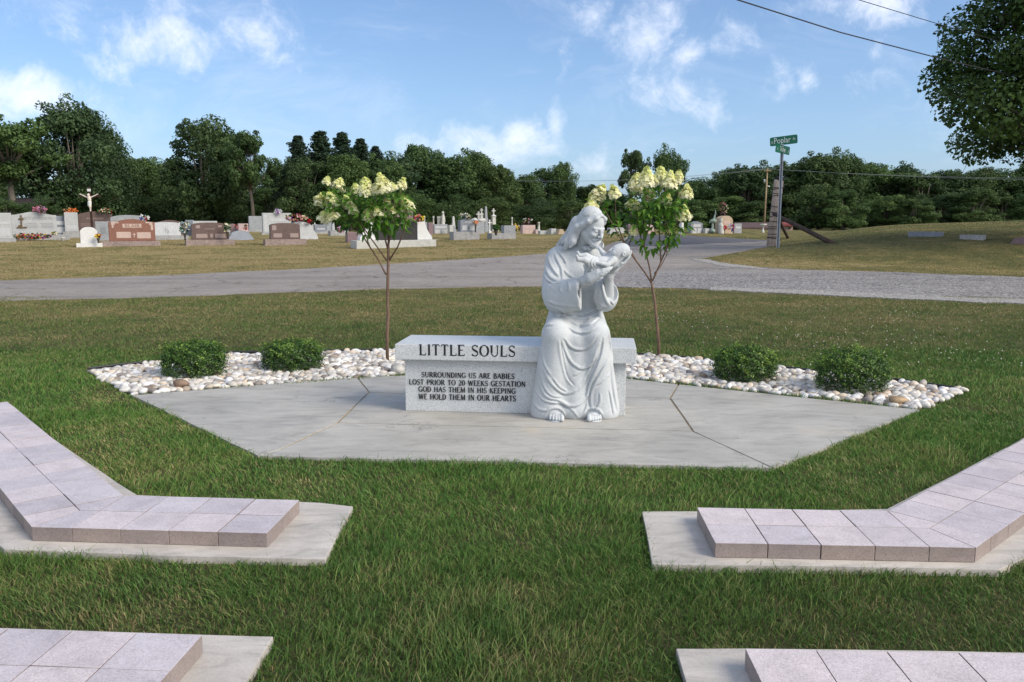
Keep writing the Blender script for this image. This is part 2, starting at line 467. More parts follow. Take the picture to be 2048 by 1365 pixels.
def build_roads():
    global ROAD_POLY
    ROAD_POLY = jag(ROAD_NEAR + ROAD_FAR + ROAD_BACK, 0.06, 0.5, 3)
    m, t = material("worn_asphalt")
    w = t.world()
    sep = t.n('ShaderNodeSeparateXYZ', {'Vector': w})
    n = t.noise(w, 0.8, 6, 0.65); n2 = t.noise(w, 9, 4, 0.7); n3 = t.noise(w, 60, 3, 0.8)
    base = t.ramp(n, [(0.3, (0.222, 0.200, 0.180)), (0.7, (0.295, 0.268, 0.242))])
    vor = t.n('ShaderNodeTexVoronoi', {'Vector': w, 'Scale': 38.0})
    chip = t.ramp(t.n('ShaderNodeSeparateColor', {'Color': (vor, 'Color')}), [(0.0, (0.10, 0.095, 0.095)), (0.45, (0.20, 0.19, 0.185)), (0.8, (0.30, 0.285, 0.27)), (1.0, (0.52, 0.50, 0.47))])
    # the right hand lane and the rim along the grass are loose stone
    gx = t.math('MULTIPLY', t.math('ADD', t.math('ADD', (sep, 'X'), t.math('MULTIPLY', n, 4.0)), -2.6), 0.55, True)
    fy = t.math('MULTIPLY', t.math('SUBTRACT', 21.2, t.math('ADD', (sep, 'Y'), t.math('MULTIPLY', n, 1.0))), 0.5, True)
    gm = t.math('MULTIPLY', gx, fy)
    c = t.mix(gm, (base, 0), (chip, 0))
    fr = t.ramp(n2, [(0.25, 0.80), (0.75, 1.16)])
    c = t.mix(1.0, c, (fr, 0), 'MULTIPLY')
    fr3 = t.ramp(n3, [(0.3, 0.80), (0.7, 1.18)])
    c = t.mix(1.0, c, (fr3, 0), 'MULTIPLY')
    rm = t.n('ShaderNodeMapping', {'Vector': w}); rm.inputs['Rotation'].default_value = (0, 0, -0.33); rm.inputs['Scale'].default_value = (0.10, 1.5, 1.0)
    trk = t.ramp(t.noise(rm, 1.0, 4, 0.6, 0.2), [(0.3, 0.82), (0.5, 1.0), (0.7, 1.13)])
    c = t.mix(1.0, c, (trk, 0), 'MULTIPLY')
    # cracks
    nd = t.noise(w, 1.3, 4, 0.6)
    wd = t.n('ShaderNodeVectorMath', {0: w, 1: (nd, 'Color')}, operation='ADD')
    cv = t.n('ShaderNodeTexVoronoi', {'Vector': wd, 'Scale': 0.42}, feature='DISTANCE_TO_EDGE')
    ck = t.ramp((cv, 'Distance'), [(0.0, 0.55), (0.012, 1.0)])
    c = t.mix(1.0, c, (ck, 0), 'MULTIPLY')
    t.out(c, 0.88, t.bump(n3, 0.5, 0.012), 0.2)
    structure(obj("road", drape(ROAD_POLY, 0.014, 0.6), m), "worn grey road with a gravelly lane joining from the right")
    m2, t = material("fresh_dark_asphalt")
    w = t.world()
    r = t.ramp(t.noise(w, 2.0, 6, 0.7), [(0.3, (0.085, 0.085, 0.092)), (0.7, (0.125, 0.122, 0.130))])
    t.out(r, 0.85, t.bump(t.noise(w, 50, 3, 0.7), 0.4, 0.01), 0.25)
    dk = jag([(1240, 495), (1262, 470.6), (1340, 472), (1420, 475.5), (1500, 480), (1548, 482.5), (1420, 488), (1330, 493)], 0.04, 1.0, 5)
    structure(obj("asphalt_apron", drape(dk, 0.020, 0.8), m2), "patch of newer dark asphalt where the far drive crosses")
    # pale loose stone along the frayed lane edges
    m3, t = material("loose_stone")
    w = t.world()
    v = t.n('ShaderNodeTexVoronoi', {'Vector': w, 'Scale': 45.0})
    r = t.ramp(t.n('ShaderNodeSeparateColor', {'Color': (v, 'Color')}), [(0.0, (0.15, 0.14, 0.13)), (0.5, (0.30, 0.285, 0.26)), (1.0, (0.50, 0.48, 0.45))])
    t.out(r, 0.9, t.bump((v, 'Distance'), 0.6, 0.02), 0.2)
    sh = jag([(1420, 577), (1600, 582), (1800, 591), (2048, 602), (2300, 614), (2300, 620), (2048, 610), (1800, 600), (1600, 590), (1420, 582)], 0.10, 0.35, 8)
    structure(obj("gravel_verge", drape(sh, 0.020, 0.4), m3), "pale loose gravel along the near edge of the lane")
    sh = jag([(1380, 519), (1410, 527), (1450, 535), (1540, 541), (1500, 534), (1440, 527), (1420, 521)], 0.06, 0.3, 9)
    structure(obj("gravel_verge", drape(sh, 0.021, 0.4), m3), "pale loose gravel at the grassy corner of the junction")

# ------------------------------------------------------------------ monument surround
PZ = 0.020
PATIO = [(262, 791), (515, 913), (1548, 937), (1842, 820), (1250, 757), (810, 751)]
BED = [(176, 747), (262, 793), (810, 753), (1250, 759), (1842, 822), (1932, 787), (1760, 763), (1560, 741), (1400, 722), (1268, 714), (1040, 709), (770, 706), (650, 708), (452, 713), (320, 728)]
def concrete(name, col, warm, sc=1.0, veins=0.75):
    m, t = material(name)
    w = t.world()
    a = t.noise(w, 1.6 * sc, 7, 0.65, 0.6)
    b = t.n('ShaderNodeMapping', {'Vector': w}); b.inputs['Scale'].default_value = (1.2, 3.4, 1)
    s = t.noise(b, 2.2 * sc, 6, 0.7, 1.2)
    c = t.ramp(a, [(0.28, tuple(x * 0.86 for x in col)), (0.48, col), (0.60, tuple(x * 1.10 for x in col)), (0.72, warm)])
    st = t.ramp(s, [(0.28, 0.72), (0.5, 1.0), (0.72, 1.15)])
    c = t.mix(1.0, (c, 0), (st, 0), 'MULTIPLY')
    fine = t.ramp(t.noise(w, 140, 3, 0.7), [(0.3, 0.90), (0.7, 1.08)])
    c = t.mix(1.0, c, (fine, 0), 'MULTIPLY')
    # thin stamped veins
    nd = t.noise(w, 2.5, 5, 0.7)
    wd = t.n('ShaderNodeVectorMath', {0: w, 1: (nd, 'Color')}, operation='ADD')
    v = t.n('ShaderNodeTexVoronoi', {'Vector': wd, 'Scale': 1.15}, feature='DISTANCE_TO_EDGE')
    gate = t.ramp(t.noise(w, 1.9, 2, 0.5), [(0.52, 0.0), (0.60, 1.0)])
    vein = t.ramp((v, 'Distance'), [(0.0, 1.0), (0.010, 0.0)])
    vm = t.math('MULTIPLY', (vein, 0), (gate, 0))
    c = t.mix(t.math('MULTIPLY', vm, veins), c, (0.10, 0.10, 0.095))
    h = t.math('SUBTRACT', t.math('ADD', t.math('MULTIPLY', s, 0.5), t.math('MULTIPLY', a, 0.8)), t.math('MULTIPLY', vm, 0.3))
    t.out(c, 0.62, t.bump(h, 0.35, 0.012), 0.35)
    return m
def shrink(P, d):
    c = Vector((sum(p.x for p in P), sum(p.y for p in P), 0)) / len(P)
    n = len(P); out = []
    area = sum(P[i].x * P[(i + 1) % n].y - P[(i + 1) % n].x * P[i].y for i in range(n))
    sg = 1 if area > 0 else -1
    for i in range(n):
        a, b, e = P[i - 1], P[i], P[(i + 1) % n]
        u = (b - a).to_2d().normalized(); w = (e - b).to_2d().normalized()
        n1 = Vector((-u.y, u.x)) * sg; n2 = Vector((-w.y, w.x)) * sg
        k = d / max(0.3, 1 + n1.dot(n2))
        q = b.to_2d() + (n1 + n2) * k
        out.append(Vector((q.x, q.y, 0)))
    return out
def wobble(P, amp, per, seed):
    rng = random.Random(seed); out = []
    n = len(P)
    for i in range(n):
        a, b = P[i], P[(i + 1) % n]
        k = max(1, int((b - a).length / per))
        for j in range(k):
            p = a.lerp(b, j / k)
            if j: p = p + Vector((rng.uniform(-amp, amp), rng.uniform(-amp, amp), 0))
            out.append(p)
    return out
def build_patio():
    m = concrete("stamped_concrete", (0.385, 0.370, 0.335), (0.460, 0.410, 0.325))
    g = lambda *ps: [G(u, v, PZ) for u, v in ps]
    panels = [g((675, 846), (1386, 863), (1340, 797), (1250, 796), (812, 788), (738, 785)),               # under the bench
              g((262, 791), (515, 913), (560, 899), (675, 846), (738, 785), (714, 754)),                   # left
              g((515, 913), (1548, 937), (1386, 863), (675, 846), (560, 899)),                              # front
              g((1386, 863), (1548, 937), (1842, 820), (1357, 769), (1340, 797)),                           # right
              g((738, 785), (812, 788), (1250, 796), (1340, 797), (1357, 769), (1250, 757), (810, 751), (714, 754))]
    bm = bmesh.new()
    for i, P in enumerate(panels):
        P = wobble(shrink(P, 0.0075), 0.0040, 0.16, i)
        add_prism(bm, [(p.x, p.y) for p in P], -0.06, PZ)
    structure(obj("patio", bm_mesh("patio", bm), m), "grey stamped concrete patio in five panels under the bench")
    # sandy joints between the panels
    bm = bmesh.new()
    P = shrink(g(*PATIO), 0.03)
    add_prism(bm, [(p.x, p.y) for p in P], -0.05, PZ - 0.006)
    structure(obj("patio_joint", bm_mesh("patio_joint", bm), plain("joint_sand", (0.30, 0.25, 0.17), 0.95, 0.35, 30)), "sandy joint filling between the patio panels")

def build_bed():
    bed = [G(u, v, 0.0) for u, v in BED]
    rng = np.random.default_rng(4)
    bm = bmesh.new()
    add_prism(bm, [(p.x, p.y) for p in shrink(bed, 0.02)], -0.05, 0.008)
    structure(obj("planting_bed", bm_mesh("planting_bed", bm), plain("bed_soil", (0.16, 0.135, 0.11), 0.95, 0.4, 20)), "earth under the river stones")
    # river stones
    bmi = bmesh.new(); bmesh.ops.create_icosphere(bmi, subdivisions=2, radius=1.0)
    U = np.array([v.co[:] for v in bmi.verts]); Fi = np.array([[v.index for v in f.verts] for f in bmi.faces]); bmi.free()
    B = np.array([(p.x, p.y) for p in bed])
    lo, hi = B.min(0), B.max(0)
    pts = []; cell = {}
    for r in (0.034, 0.028, 0.023, 0.018):
        for _ in range(30000):
            p = rng.uniform(lo, hi)
            key = (int(p[0] / 0.06), int(p[1] / 0.06))
            ok = True
            for dx in (-1, 0, 1):
                for dy in (-1, 0, 1):
                    for q in cell.get((key[0] + dx, key[1] + dy), ()):
                        if (q[0] - p[0]) ** 2 + (q[1] - p[1]) ** 2 < (0.72 * (q[2] + r)) ** 2: ok = False; break
                    if not ok: break
                if not ok: break
            if ok:
                cell.setdefault(key, []).append((p[0], p[1], r)); pts.append((p[0], p[1], r))
    pts = np.array(pts)
    pts = pts[in_poly(pts[:, 0], pts[:, 1], B)]
    n = len(pts)
    Vs = []; tone = []; hue = []
    for i in range(n):
        x, y, r = pts[i]
        s = np.array([r * rng.uniform(0.95, 1.5), r * rng.uniform(0.75, 1.05), r * rng.uniform(0.5, 0.8)])
        P = U * s
        for _ in range(5):
            d = rng.normal(size=3); d /= np.linalg.norm(d)
            P = P * (1 + rng.uniform(-0.17, 0.17) * np.sin((U @ d) * rng.uniform(1.5, 3.2) + rng.uniform(0, 6)))[:, None]
        a, b = rng.uniform(0, 6.28), rng.uniform(-0.5, 0.5)
        Rz = np.array([[math.cos(a), -math.sin(a), 0], [math.sin(a), math.cos(a), 0], [0, 0, 1]])
        Rx = np.array([[1, 0, 0], [0, math.cos(b), -math.sin(b)], [0, math.sin(b), math.cos(b)]])
        P = P @ Rx.T @ Rz.T + (x, y, 0.004 + r * rng.uniform(0.15, 0.75))
        Vs.append(P); tone.append(np.full(len(U), rng.uniform())); hue.append(np.full(len(U), rng.uniform()))
    F = (Fi[None] + (np.arange(n) * len(U))[:, None, None]).reshape(-1, 3)
    me = np_mesh("river_stones", np.concatenate(Vs), F, True)
    set_attr(me, "tone", np.concatenate(tone)); set_attr(me, "hue", np.concatenate(hue))
    m, t = material("river_stone")
    w = t.world()
    a = t.n('ShaderNodeAttribute', attribute_name='tone'); h = t.n('ShaderNodeAttribute', attribute_name='hue')
    c1 = t.ramp((a, 'Fac'), [(0.0, (0.20, 0.165, 0.14)), (0.10, (0.34, 0.315, 0.285)), (0.30, (0.52, 0.495, 0.455)), (0.7, (0.64, 0.62, 0.58)), (1.0, (0.76, 0.75, 0.72))])
    c2 = t.ramp((h, 'Fac'), [(0.0, (0.92, 0.94, 1.0)), (0.5, (1, 1, 1)), (0.86, (1.0, 0.93, 0.83)), (1.0, (1.0, 0.82, 0.66))])
    c = t.mix(1.0, (c1, 0), (c2, 0), 'MULTIPLY')
    mp = t.n('ShaderNodeMapping', {'Vector': w}); mp.inputs['Scale'].default_value = (18, 30, 60)
    st = t.ramp(t.noise(mp, 1.0, 5, 0.65, 0.8), [(0.3, 0.80), (0.7, 1.12)])
    t.out(t.mix(1.0, c, (st, 0), 'MULTIPLY'), 0.6, t.bump(t.noise(w, 120, 3, 0.6), 0.15, 0.003), 0.3)
    o = obj("river_stones", me, m)
    tag(o, "pale rounded river stones filling the planting bed", "stones", kind='stuff')
    # black plastic edging along the back of the bed
    idx = [0] + list(range(len(BED) - 1, 8, -1)) + [9 - 1 + 0]
    line = [bed[0]] + [bed[i] for i in range(len(bed) - 1, 4, -1)]
    bm = bmesh.new()
    P = []
    for i in range(len(line) - 1):
        k = max(2, int((line[i + 1] - line[i]).length / 0.25))
        P += [line[i].lerp(line[i + 1], j / k) for j in range(k)]
    P.append(line[-1])
    r0 = random.Random(2)
    top = [0.034 + r0.uniform(-0.010, 0.008) for _ in P]
    for dy, zt in ((0.0, 0), (0.012, 0)): pass
    A = [bm.verts.new((p.x, p.y, -0.03)) for p in P]; Bv = [bm.verts.new((p.x, p.y, z)) for p, z in zip(P, top)]
    A2 = [bm.verts.new((p.x, p.y + 0.012, -0.03)) for p in P]; B2 = [bm.verts.new((p.x, p.y + 0.012, z)) for p, z in zip(P, top)]
    for i in range(len(P) - 1):
        bm.faces.new((A[i], A[i + 1], Bv[i + 1], Bv[i])); bm.faces.new((B2[i], B2[i + 1], A2[i + 1], A2[i])); bm.faces.new((Bv[i], Bv[i + 1], B2[i + 1], B2[i]))
    for e in (0, -1): bm.faces.new((A[e], Bv[e], B2[e], A2[e]))
    add_tube(bm, [p + Vector((0, 0.006, z)) for p, z in zip(P, top)], 0.011, 6)
    o = obj("lawn_edging", bm_mesh("lawn_edging", bm), plain("black_plastic", (0.022, 0.022, 0.024), 0.55, 0.3, 40, 0.4))
    tag(o, "black plastic edging strip between the river stones and the lawn", "edging")
    # a few stones that stand out
    def rock(u, v, s, col, lab, nm):
        c = G(u, v, 0.05)
        rr = np.random.default_rng(int(u))
        P = U * np.array(s)
        for _ in range(4):
            d = rr.normal(size=3); d /= np.linalg.norm(d)
            P = P * (1 + rr.uniform(-0.16, 0.16) * np.sin((U @ d) * rr.uniform(1.5, 3.5) + rr.uniform(0, 6)))[:, None]
        o = obj("rock", np_mesh("rock", P, Fi, True), plain(nm, col, 0.7, 0.35, 14, 0.3, 0.3), None, c)
        tag(o, lab, "rock")
    rock(1797, 800, (0.075, 0.035, 0.03), (0.36, 0.26, 0.16), "flat tan rock lying among pale stones at the right end of the bed", "tan_rock")
    rock(796, 739, (0.065, 0.05, 0.055), (0.42, 0.41, 0.38), "large grey rock beside the left end of the granite bench", "grey_rock")
    rock(362, 768, (0.060, 0.04, 0.035), (0.23, 0.16, 0.115), "dark brown rock in front of the leftmost boxwood", "brown_rock")

# ------------------------------------------------------------------ memorial pavers on concrete pads
PAV = []          # footprints to keep free of grass
PAD = []
PADZ, PAVZ = 0.030, 0.088
def paver_material():
    m, t = material("pink_granite_paver")
    oi = t.n('ShaderNodeObjectInfo')
    w = t.world()
    v = t.n('ShaderNodeTexVoronoi', {'Vector': w, 'Scale': 260.0})
    g = t.ramp(t.n('ShaderNodeSeparateColor', {'Color': (v, 'Color')}), [(0.0, (0.43, 0.385, 0.39)), (0.25, (0.515, 0.468, 0.475)), (0.7, (0.560, 0.512, 0.520)), (1.0, (0.62, 0.57, 0.58))])
    pv = t.ramp((oi, 'Random'), [(0.0, (0.84, 0.83, 0.85)), (0.3, (0.96, 0.96, 0.98)), (0.6, (1.0, 0.985, 0.985)), (1.0, (1.09, 1.05, 1.03))])
    c = t.mix(1.0, (g, 0), (pv, 0), 'MULTIPLY')
    cl = t.ramp(t.noise(w, 6, 7, 0.72, 0.8), [(0.28, 0.80), (0.5, 1.0), (0.72, 1.12)])
    c = t.mix(1.0, c, (cl, 0), 'MULTIPLY')
    # shade on the sides painted in: darker and browner than the sawn tops
    gn = t.n('ShaderNodeNewGeometry'); sp = t.n('ShaderNodeSeparateXYZ', {'Vector': (gn, 'Normal')})
    side = t.math('LESS_THAN', (sp, 'Z'), 0.5)
    c = t.mix(t.math('MULTIPLY', side, 0.85), c, t.mix(1.0, c, (0.44, 0.385, 0.325), 'MULTIPLY'))
    t.out(c, 0.55, t.bump(t.noise(w, 160, 3, 0.6), 0.25, 0.004), 0.4)
    return m
ORD = ["first", "second", "third", "fourth", "fifth", "sixth", "seventh", "eighth", "ninth", "tenth", "eleventh", "twelfth", "thirteenth", "fourteenth", "fifteenth", "sixteenth", "seventeenth", "eighteenth"]
def paver(mat, pts, label, group, seed):
    rng = random.Random(seed)
    P = shrink([Vector((p[0], p[1], 0)) for p in pts], 0.0009 + rng.uniform(0, 1) ** 3 * 0.0018)
    c = sum(P, Vector()) / len(P)
    bm = bmesh.new()
    add_prism(bm, [(p.x - c.x, p.y - c.y) for p in P], 0.0, PAVZ - PADZ, 0.0016)
    o = obj("paver", bm_mesh("paver", bm), mat, None, (c.x, c.y, PADZ + 0.0005))
    o.rotation_euler = (rng.uniform(-0.004, 0.004), rng.uniform(-0.004, 0.004), rng.uniform(-0.006, 0.006))
    o.location.z += rng.uniform(0, 0.0015)
    tag(o, label, "paver", group)
    PAV.append([(p.x, p.y) for p in P])
def pad(px, z, name_label, seed):
    P = [G(u, v, z) for u, v in px]
    P = wobble(P, 0.004, 0.25, seed)
    bm = bmesh.new()
    add_prism(bm, [(p.x, p.y) for p in P], -0.08, z, 0.004)
    o = structure(obj("concrete_pad", bm_mesh("concrete_pad", bm), PADM), name_label)
    PAD.append([(p.x, p.y) for p in P])
def elbow(mat, side, C, d1, ncols, group, word, e=0.2, endword="open end"):
    """two rows of pavers running from the open end to the outer corner C, then turning 45 degrees away"""
    d1 = Vector((d1[0], d1[1], 0)).normalized()              # from corner towards the open end
    up = Vector((-d1.y, d1.x, 0)) if side < 0 else Vector((d1.y, -d1.x, 0))   # away from the viewer
    a = R(135) if side < 0 else R(-135)
    d2 = Matrix.Rotation(a, 3, 'Z') @ d1
    up2 = Vector((-d2.y, d2.x, 0)) if side > 0 else Vector((d2.y, -d2.x, 0))
    C = Vector((C[0], C[1], 0))
    s0 = 0.17
    inner = C + up * (2 * e) + d1 * (2 * e * math.tan(R(22.5)))
    mid = C + up * e + d1 * (e * math.tan(R(22.5)))
    k = 0
    for j in range(4):
        for row in range(2):
            o = C + d1 * (s0 + e * j) + up * (e * row)
            paver(mat, [o, o + d1 * e, o + d1 * e + up * e, o + up * e],
                  f"pink paver in the {'front' if row == 0 else 'back'} row of the {word}, {ORD[3 - j]} from its {endword}", group, side * 100 + j * 2 + row)
    # the wedge pieces at the bend
    q1 = C + d1 * s0
    t_in = inner; t_out = t_in + up2 * (-2 * e); t_mid = t_in - up2 * e
    paver(mat, [C, q1, q1 + up * e, mid], f"tapered front paver beside the outer corner of the {word}", group, side * 100 + 20)
    paver(mat, [mid, q1 + up * e, q1 + up * 2 * e, inner, t_mid], f"tapered back paver beside the inner bend of the {word}", group, side * 100 + 21)
    paver(mat, [C, mid, t_mid, t_out], f"narrow wedge paver filling the outer corner of the {word}", group, side * 100 + 22)
    for j in range(ncols):
        for row in range(2):
            o = t_in + d2 * (e * j) - up2 * (e * row)
            c = o + d2 * e / 2 - up2 * e / 2
            u, v = project((c.x, c.y, PAVZ))
            if u < -260 or u > 2308: continue
            paver(mat, [o, o + d2 * e, o + d2 * e - up2 * e, o - up2 * e],
                  f"pink paver in the {'inner' if row == 0 else 'outer'} row of the {word}'s slanting arm, {ORD[j]} from the bend", group, side * 100 + 30 + j * 2 + row)
def build_pavers():
    global PADM
    PADM = concrete("pad_concrete", (0.470, 0.435, 0.392), (0.490, 0.450, 0.385), 1.6, 0.15)
    m = paver_material()
    CL = G(62, 1055, PAVZ); EL = G(546, 1068, PAVZ)
    CR = G(1952, 1097, PAVZ); ER = G(1420, 1087, PAVZ)
    elbow(m, -1, CL, EL - CL, 13, "pavers of the left walk", "left walk")
    elbow(m, 1, CR, ER - CR, 11, "pavers of the right walk", "right walk")
    pad([(706, 1013), (651, 1118), (330, 1112), (8, 1098), (-40, 1060), (-420, 840), (-420, 700), (0, 806), (272, 991), (640, 1006)], PADZ, "concrete pad under the left walk of pavers", 1)
    pad([(1284, 1023), (1304, 1128), (2000, 1139), (2120, 1080), (2600, 830), (2520, 660), (2048, 876), (1776, 1019), (1400, 1023)], PADZ, "concrete pad under the right walk of pavers", 2)
    # the two nearest blocks at the lower edge
    for side, word, a, b, end in ((-1, "lower left block", (405, 1271), (0, 1257), (345, 1365)), (1, "lower right block", (1490, 1298), (2048, 1308), (1521, 1365))):
        A = G(*a, PAVZ); d = (G(*b, PAVZ) - A); d.z = 0; d.normalize()
        dn = Vector((-d.y, d.x, 0)) if side < 0 else Vector((d.y, -d.x, 0))
        if dn.y > 0: dn = -dn
        for j in range(6):
            for row in range(3):
                o = A + d * (0.2 * j) + dn * (0.2 * row)
                u, v = project((o.x + d.x * 0.1 + dn.x * .1, o.y + d.y * 0.1 + dn.y * 0.1, PAVZ))
                if v > 1470 or u < -250 or u > 2300: continue
                paver(m, [o, o + d * 0.2, o + d * 0.2 + dn * 0.2, o + dn * 0.2],
                      f"pink paver of the {word}, {ORD[row]} row from its back, {ORD[j]} from its end", f"pavers of the {word}", 700 + side * 50 + j * 3 + row)
    pad([(547, 1273), (487, 1370), (440, 1470), (-300, 1420), (-420, 1248), (0, 1256.5), (405, 1270)], PADZ, "concrete pad under the paver block at the lower left", 3)
    pad([(1352, 1297), (1376, 1375), (1400, 1480), (2400, 1490), (2600, 1312), (2048, 1306), (1490, 1297.5)], PADZ, "concrete pad under the paver block at the lower right", 4)

# ------------------------------------------------------------------ inscribed lettering (drawn stroke by stroke)
def arc(cx, cy, rx, ry, a0, a1, n=10): return [(cx + rx * math.cos(R(a0 + (a1 - a0) * i / n)), cy + ry * math.sin(R(a0 + (a1 - a0) * i / n))) for i in range(n + 1)]
# glyph: (advance, [(polyline, 'T' thick / 't' thin)], [serif (x, y)])
GL = {
 'A': (0.80, [([(0.06, 0), (0.38, 1)], 't'), ([(0.38, 1), (0.72, 0)], 'T'), ([(0.17, 0.36), (0.60, 0.36)], 't')], [(0.06, 0), (0.72, 0)]),
 'B': (0.70, [([(0.14, 0), (0.14, 1)], 'T'), ([(0.14, 0.97)] + arc(0.34, 0.755, 0.20, 0.215, 90, -90) + [(0.14, 0.54)], 't'), ([(0.36, 0.53)] + arc(0.36, 0.28, 0.24, 0.25, 90, -90) + [(0.14, 0.03)], 't'), (arc(0.34, 0.755, 0.19, 0.2, 50, -50), 'T'), (arc(0.36, 0.28, 0.23, 0.22, 50, -50), 'T')], [(0.10, 0), (0.10, 1)]),
 'D': (0.78, [([(0.14, 0), (0.14, 1)], 'T'), ([(0.14, 0.97)] + arc(0.30, 0.5, 0.38, 0.47, 90, -90) + [(0.14, 0.03)], 't'), (arc(0.30, 0.5, 0.37, 0.46, 55, -55), 'T')], [(0.10, 0), (0.10, 1)]),
 'E': (0.64, [([(0.14, 0), (0.14, 1)], 'T'), ([(0.14, 0.97), (0.55, 0.97), (0.55, 0.84)], 't'), ([(0.14, 0.52), (0.45, 0.52)], 't'), ([(0.14, 0.03), (0.57, 0.03), (0.58, 0.18)], 't')], [(0.10, 0), (0.10, 1)]),
 'G': (0.80, [(arc(0.42, 0.5, 0.35, 0.49, 40, 330, 16), 't'), (arc(0.42, 0.5, 0.34, 0.48, 120, 240), 'T'), ([(0.69, 0.06), (0.69, 0.42)], 'T'), ([(0.46, 0.42), (0.80, 0.42)], 't'), ([(0.67, 0.98), (0.68, 0.78)], 't')], [(0.69, 0.40)]),
 'H': (0.82, [([(0.15, 0), (0.15, 1)], 'T'), ([(0.67, 0), (0.67, 1)], 'T'), ([(0.15, 0.52), (0.67, 0.52)], 't')], [(0.15, 0), (0.15, 1), (0.67, 0), (0.67, 1)]),
 'I': (0.36, [([(0.18, 0), (0.18, 1)], 'T')], [(0.18, 0), (0.18, 1)]),
 'K': (0.78, [([(0.15, 0), (0.15, 1)], 'T'), ([(0.15, 0.42), (0.62, 1)], 't'), ([(0.28, 0.56), (0.68, 0)], 'T')], [(0.15, 0), (0.15, 1), (0.62, 1), (0.68, 0)]),
 'L': (0.64, [([(0.15, 0), (0.15, 1)], 'T'), ([(0.15, 0.03), (0.57, 0.03), (0.58, 0.20)], 't')], [(0.13, 0), (0.15, 1)]),
 'M': (0.98, [([(0.13, 0), (0.16, 1)], 't'), ([(0.16, 1), (0.48, 0.04)], 'T'), ([(0.48, 0.04), (0.80, 1)], 't'), ([(0.80, 1), (0.84, 0)], 'T')], [(0.13, 0), (0.14, 1), (0.82, 1), (0.84, 0)]),
 'N': (0.82, [([(0.15, 0), (0.15, 1)], 't'), ([(0.15, 1), (0.68, 0.02)], 'T'), ([(0.68, 0), (0.68, 1)], 't')], [(0.15, 0), (0.12, 1), (0.68, 1)]),
 'O': (0.84, [(arc(0.42, 0.5, 0.35, 0.49, 0, 360, 24), 't'), (arc(0.42, 0.5, 0.34, 0.48, 130, 230), 'T'), (arc(0.42, 0.5, 0.34, 0.48, -50, 50), 'T')], []),
 'P': (0.68, [([(0.15, 0), (0.15, 1)], 'T'), ([(0.15, 0.97)] + arc(0.34, 0.71, 0.25, 0.26, 90, -90) + [(0.15, 0.45)], 't'), (arc(0.34, 0.71, 0.24, 0.25, 50, -50), 'T')], [(0.15, 0), (0.11, 1)]),
 'R': (0.76, [([(0.15, 0), (0.15, 1)], 'T'), ([(0.15, 0.97)] + arc(0.33, 0.735, 0.24, 0.235, 90, -90) + [(0.15, 0.50)], 't'), (arc(0.33, 0.735, 0.23, 0.225, 50, -50), 'T'), ([(0.32, 0.50), (0.68, 0)], 'T')], [(0.15, 0), (0.11, 1), (0.68, 0)]),
 'S': (0.62, [(arc(0.31, 0.74, 0.22, 0.24, 35, 250, 12) + arc(0.31, 0.27, 0.24, 0.25, 75, -145, 12), 't'), ([(0.13, 0.64), (0.25, 0.54), (0.40, 0.46), (0.51, 0.36)], 'T'), ([(0.51, 0.98), (0.51, 0.80)], 't'), ([(0.09, 0.22), (0.09, 0.02)], 't')], []),
 'T': (0.70, [([(0.35, 0), (0.35, 1)], 'T'), ([(0.06, 0.82), (0.08, 0.97), (0.62, 0.97), (0.64, 0.82)], 't')], [(0.35, 0)]),
 'U': (0.80, [([(0.15, 1), (0.15, 0.34)] + arc(0.40, 0.33, 0.25, 0.31, 180, 360, 12) + [(0.65, 1)], 't'), ([(0.15, 1), (0.15, 0.32)], 'T')], [(0.15, 1), (0.65, 1)]),
 'W': (1.08, [([(0.10, 1), (0.32, 0)], 'T'), ([(0.32, 0), (0.53, 0.95)], 't'), ([(0.53, 0.95), (0.76, 0)], 'T'), ([(0.76, 0), (0.97, 1)], 't')], [(0.10, 1), (0.97, 1)]),
 '2': (0.62, [(arc(0.30, 0.70, 0.22, 0.28, 165, -35, 12) + [(0.10, 0.06)], 't'), (arc(0.30, 0.70, 0.21, 0.27, 40, -40), 'T'), ([(0.08, 0.05), (0.54, 0.05), (0.56, 0.18)], 'T')], []),
 '0': (0.66, [(arc(0.33, 0.5, 0.25, 0.48, 0, 360, 20), 't'), (arc(0.33, 0.5, 0.24, 0.47, 130, 230), 'T'), (arc(0.33, 0.5, 0.24, 0.47, -50, 50), 'T')], []),
 'C': (0.76, [(arc(0.42, 0.5, 0.35, 0.49, 40, 320, 16), 't'), (arc(0.42, 0.5, 0.34, 0.48, 120, 240), 'T'), ([(0.67, 0.98), (0.68, 0.76)], 't')], []),
 ' ': (0.42, [], []),
}
def text_width(s, track=0.06): return sum(GL[c][0] + track for c in s) - track
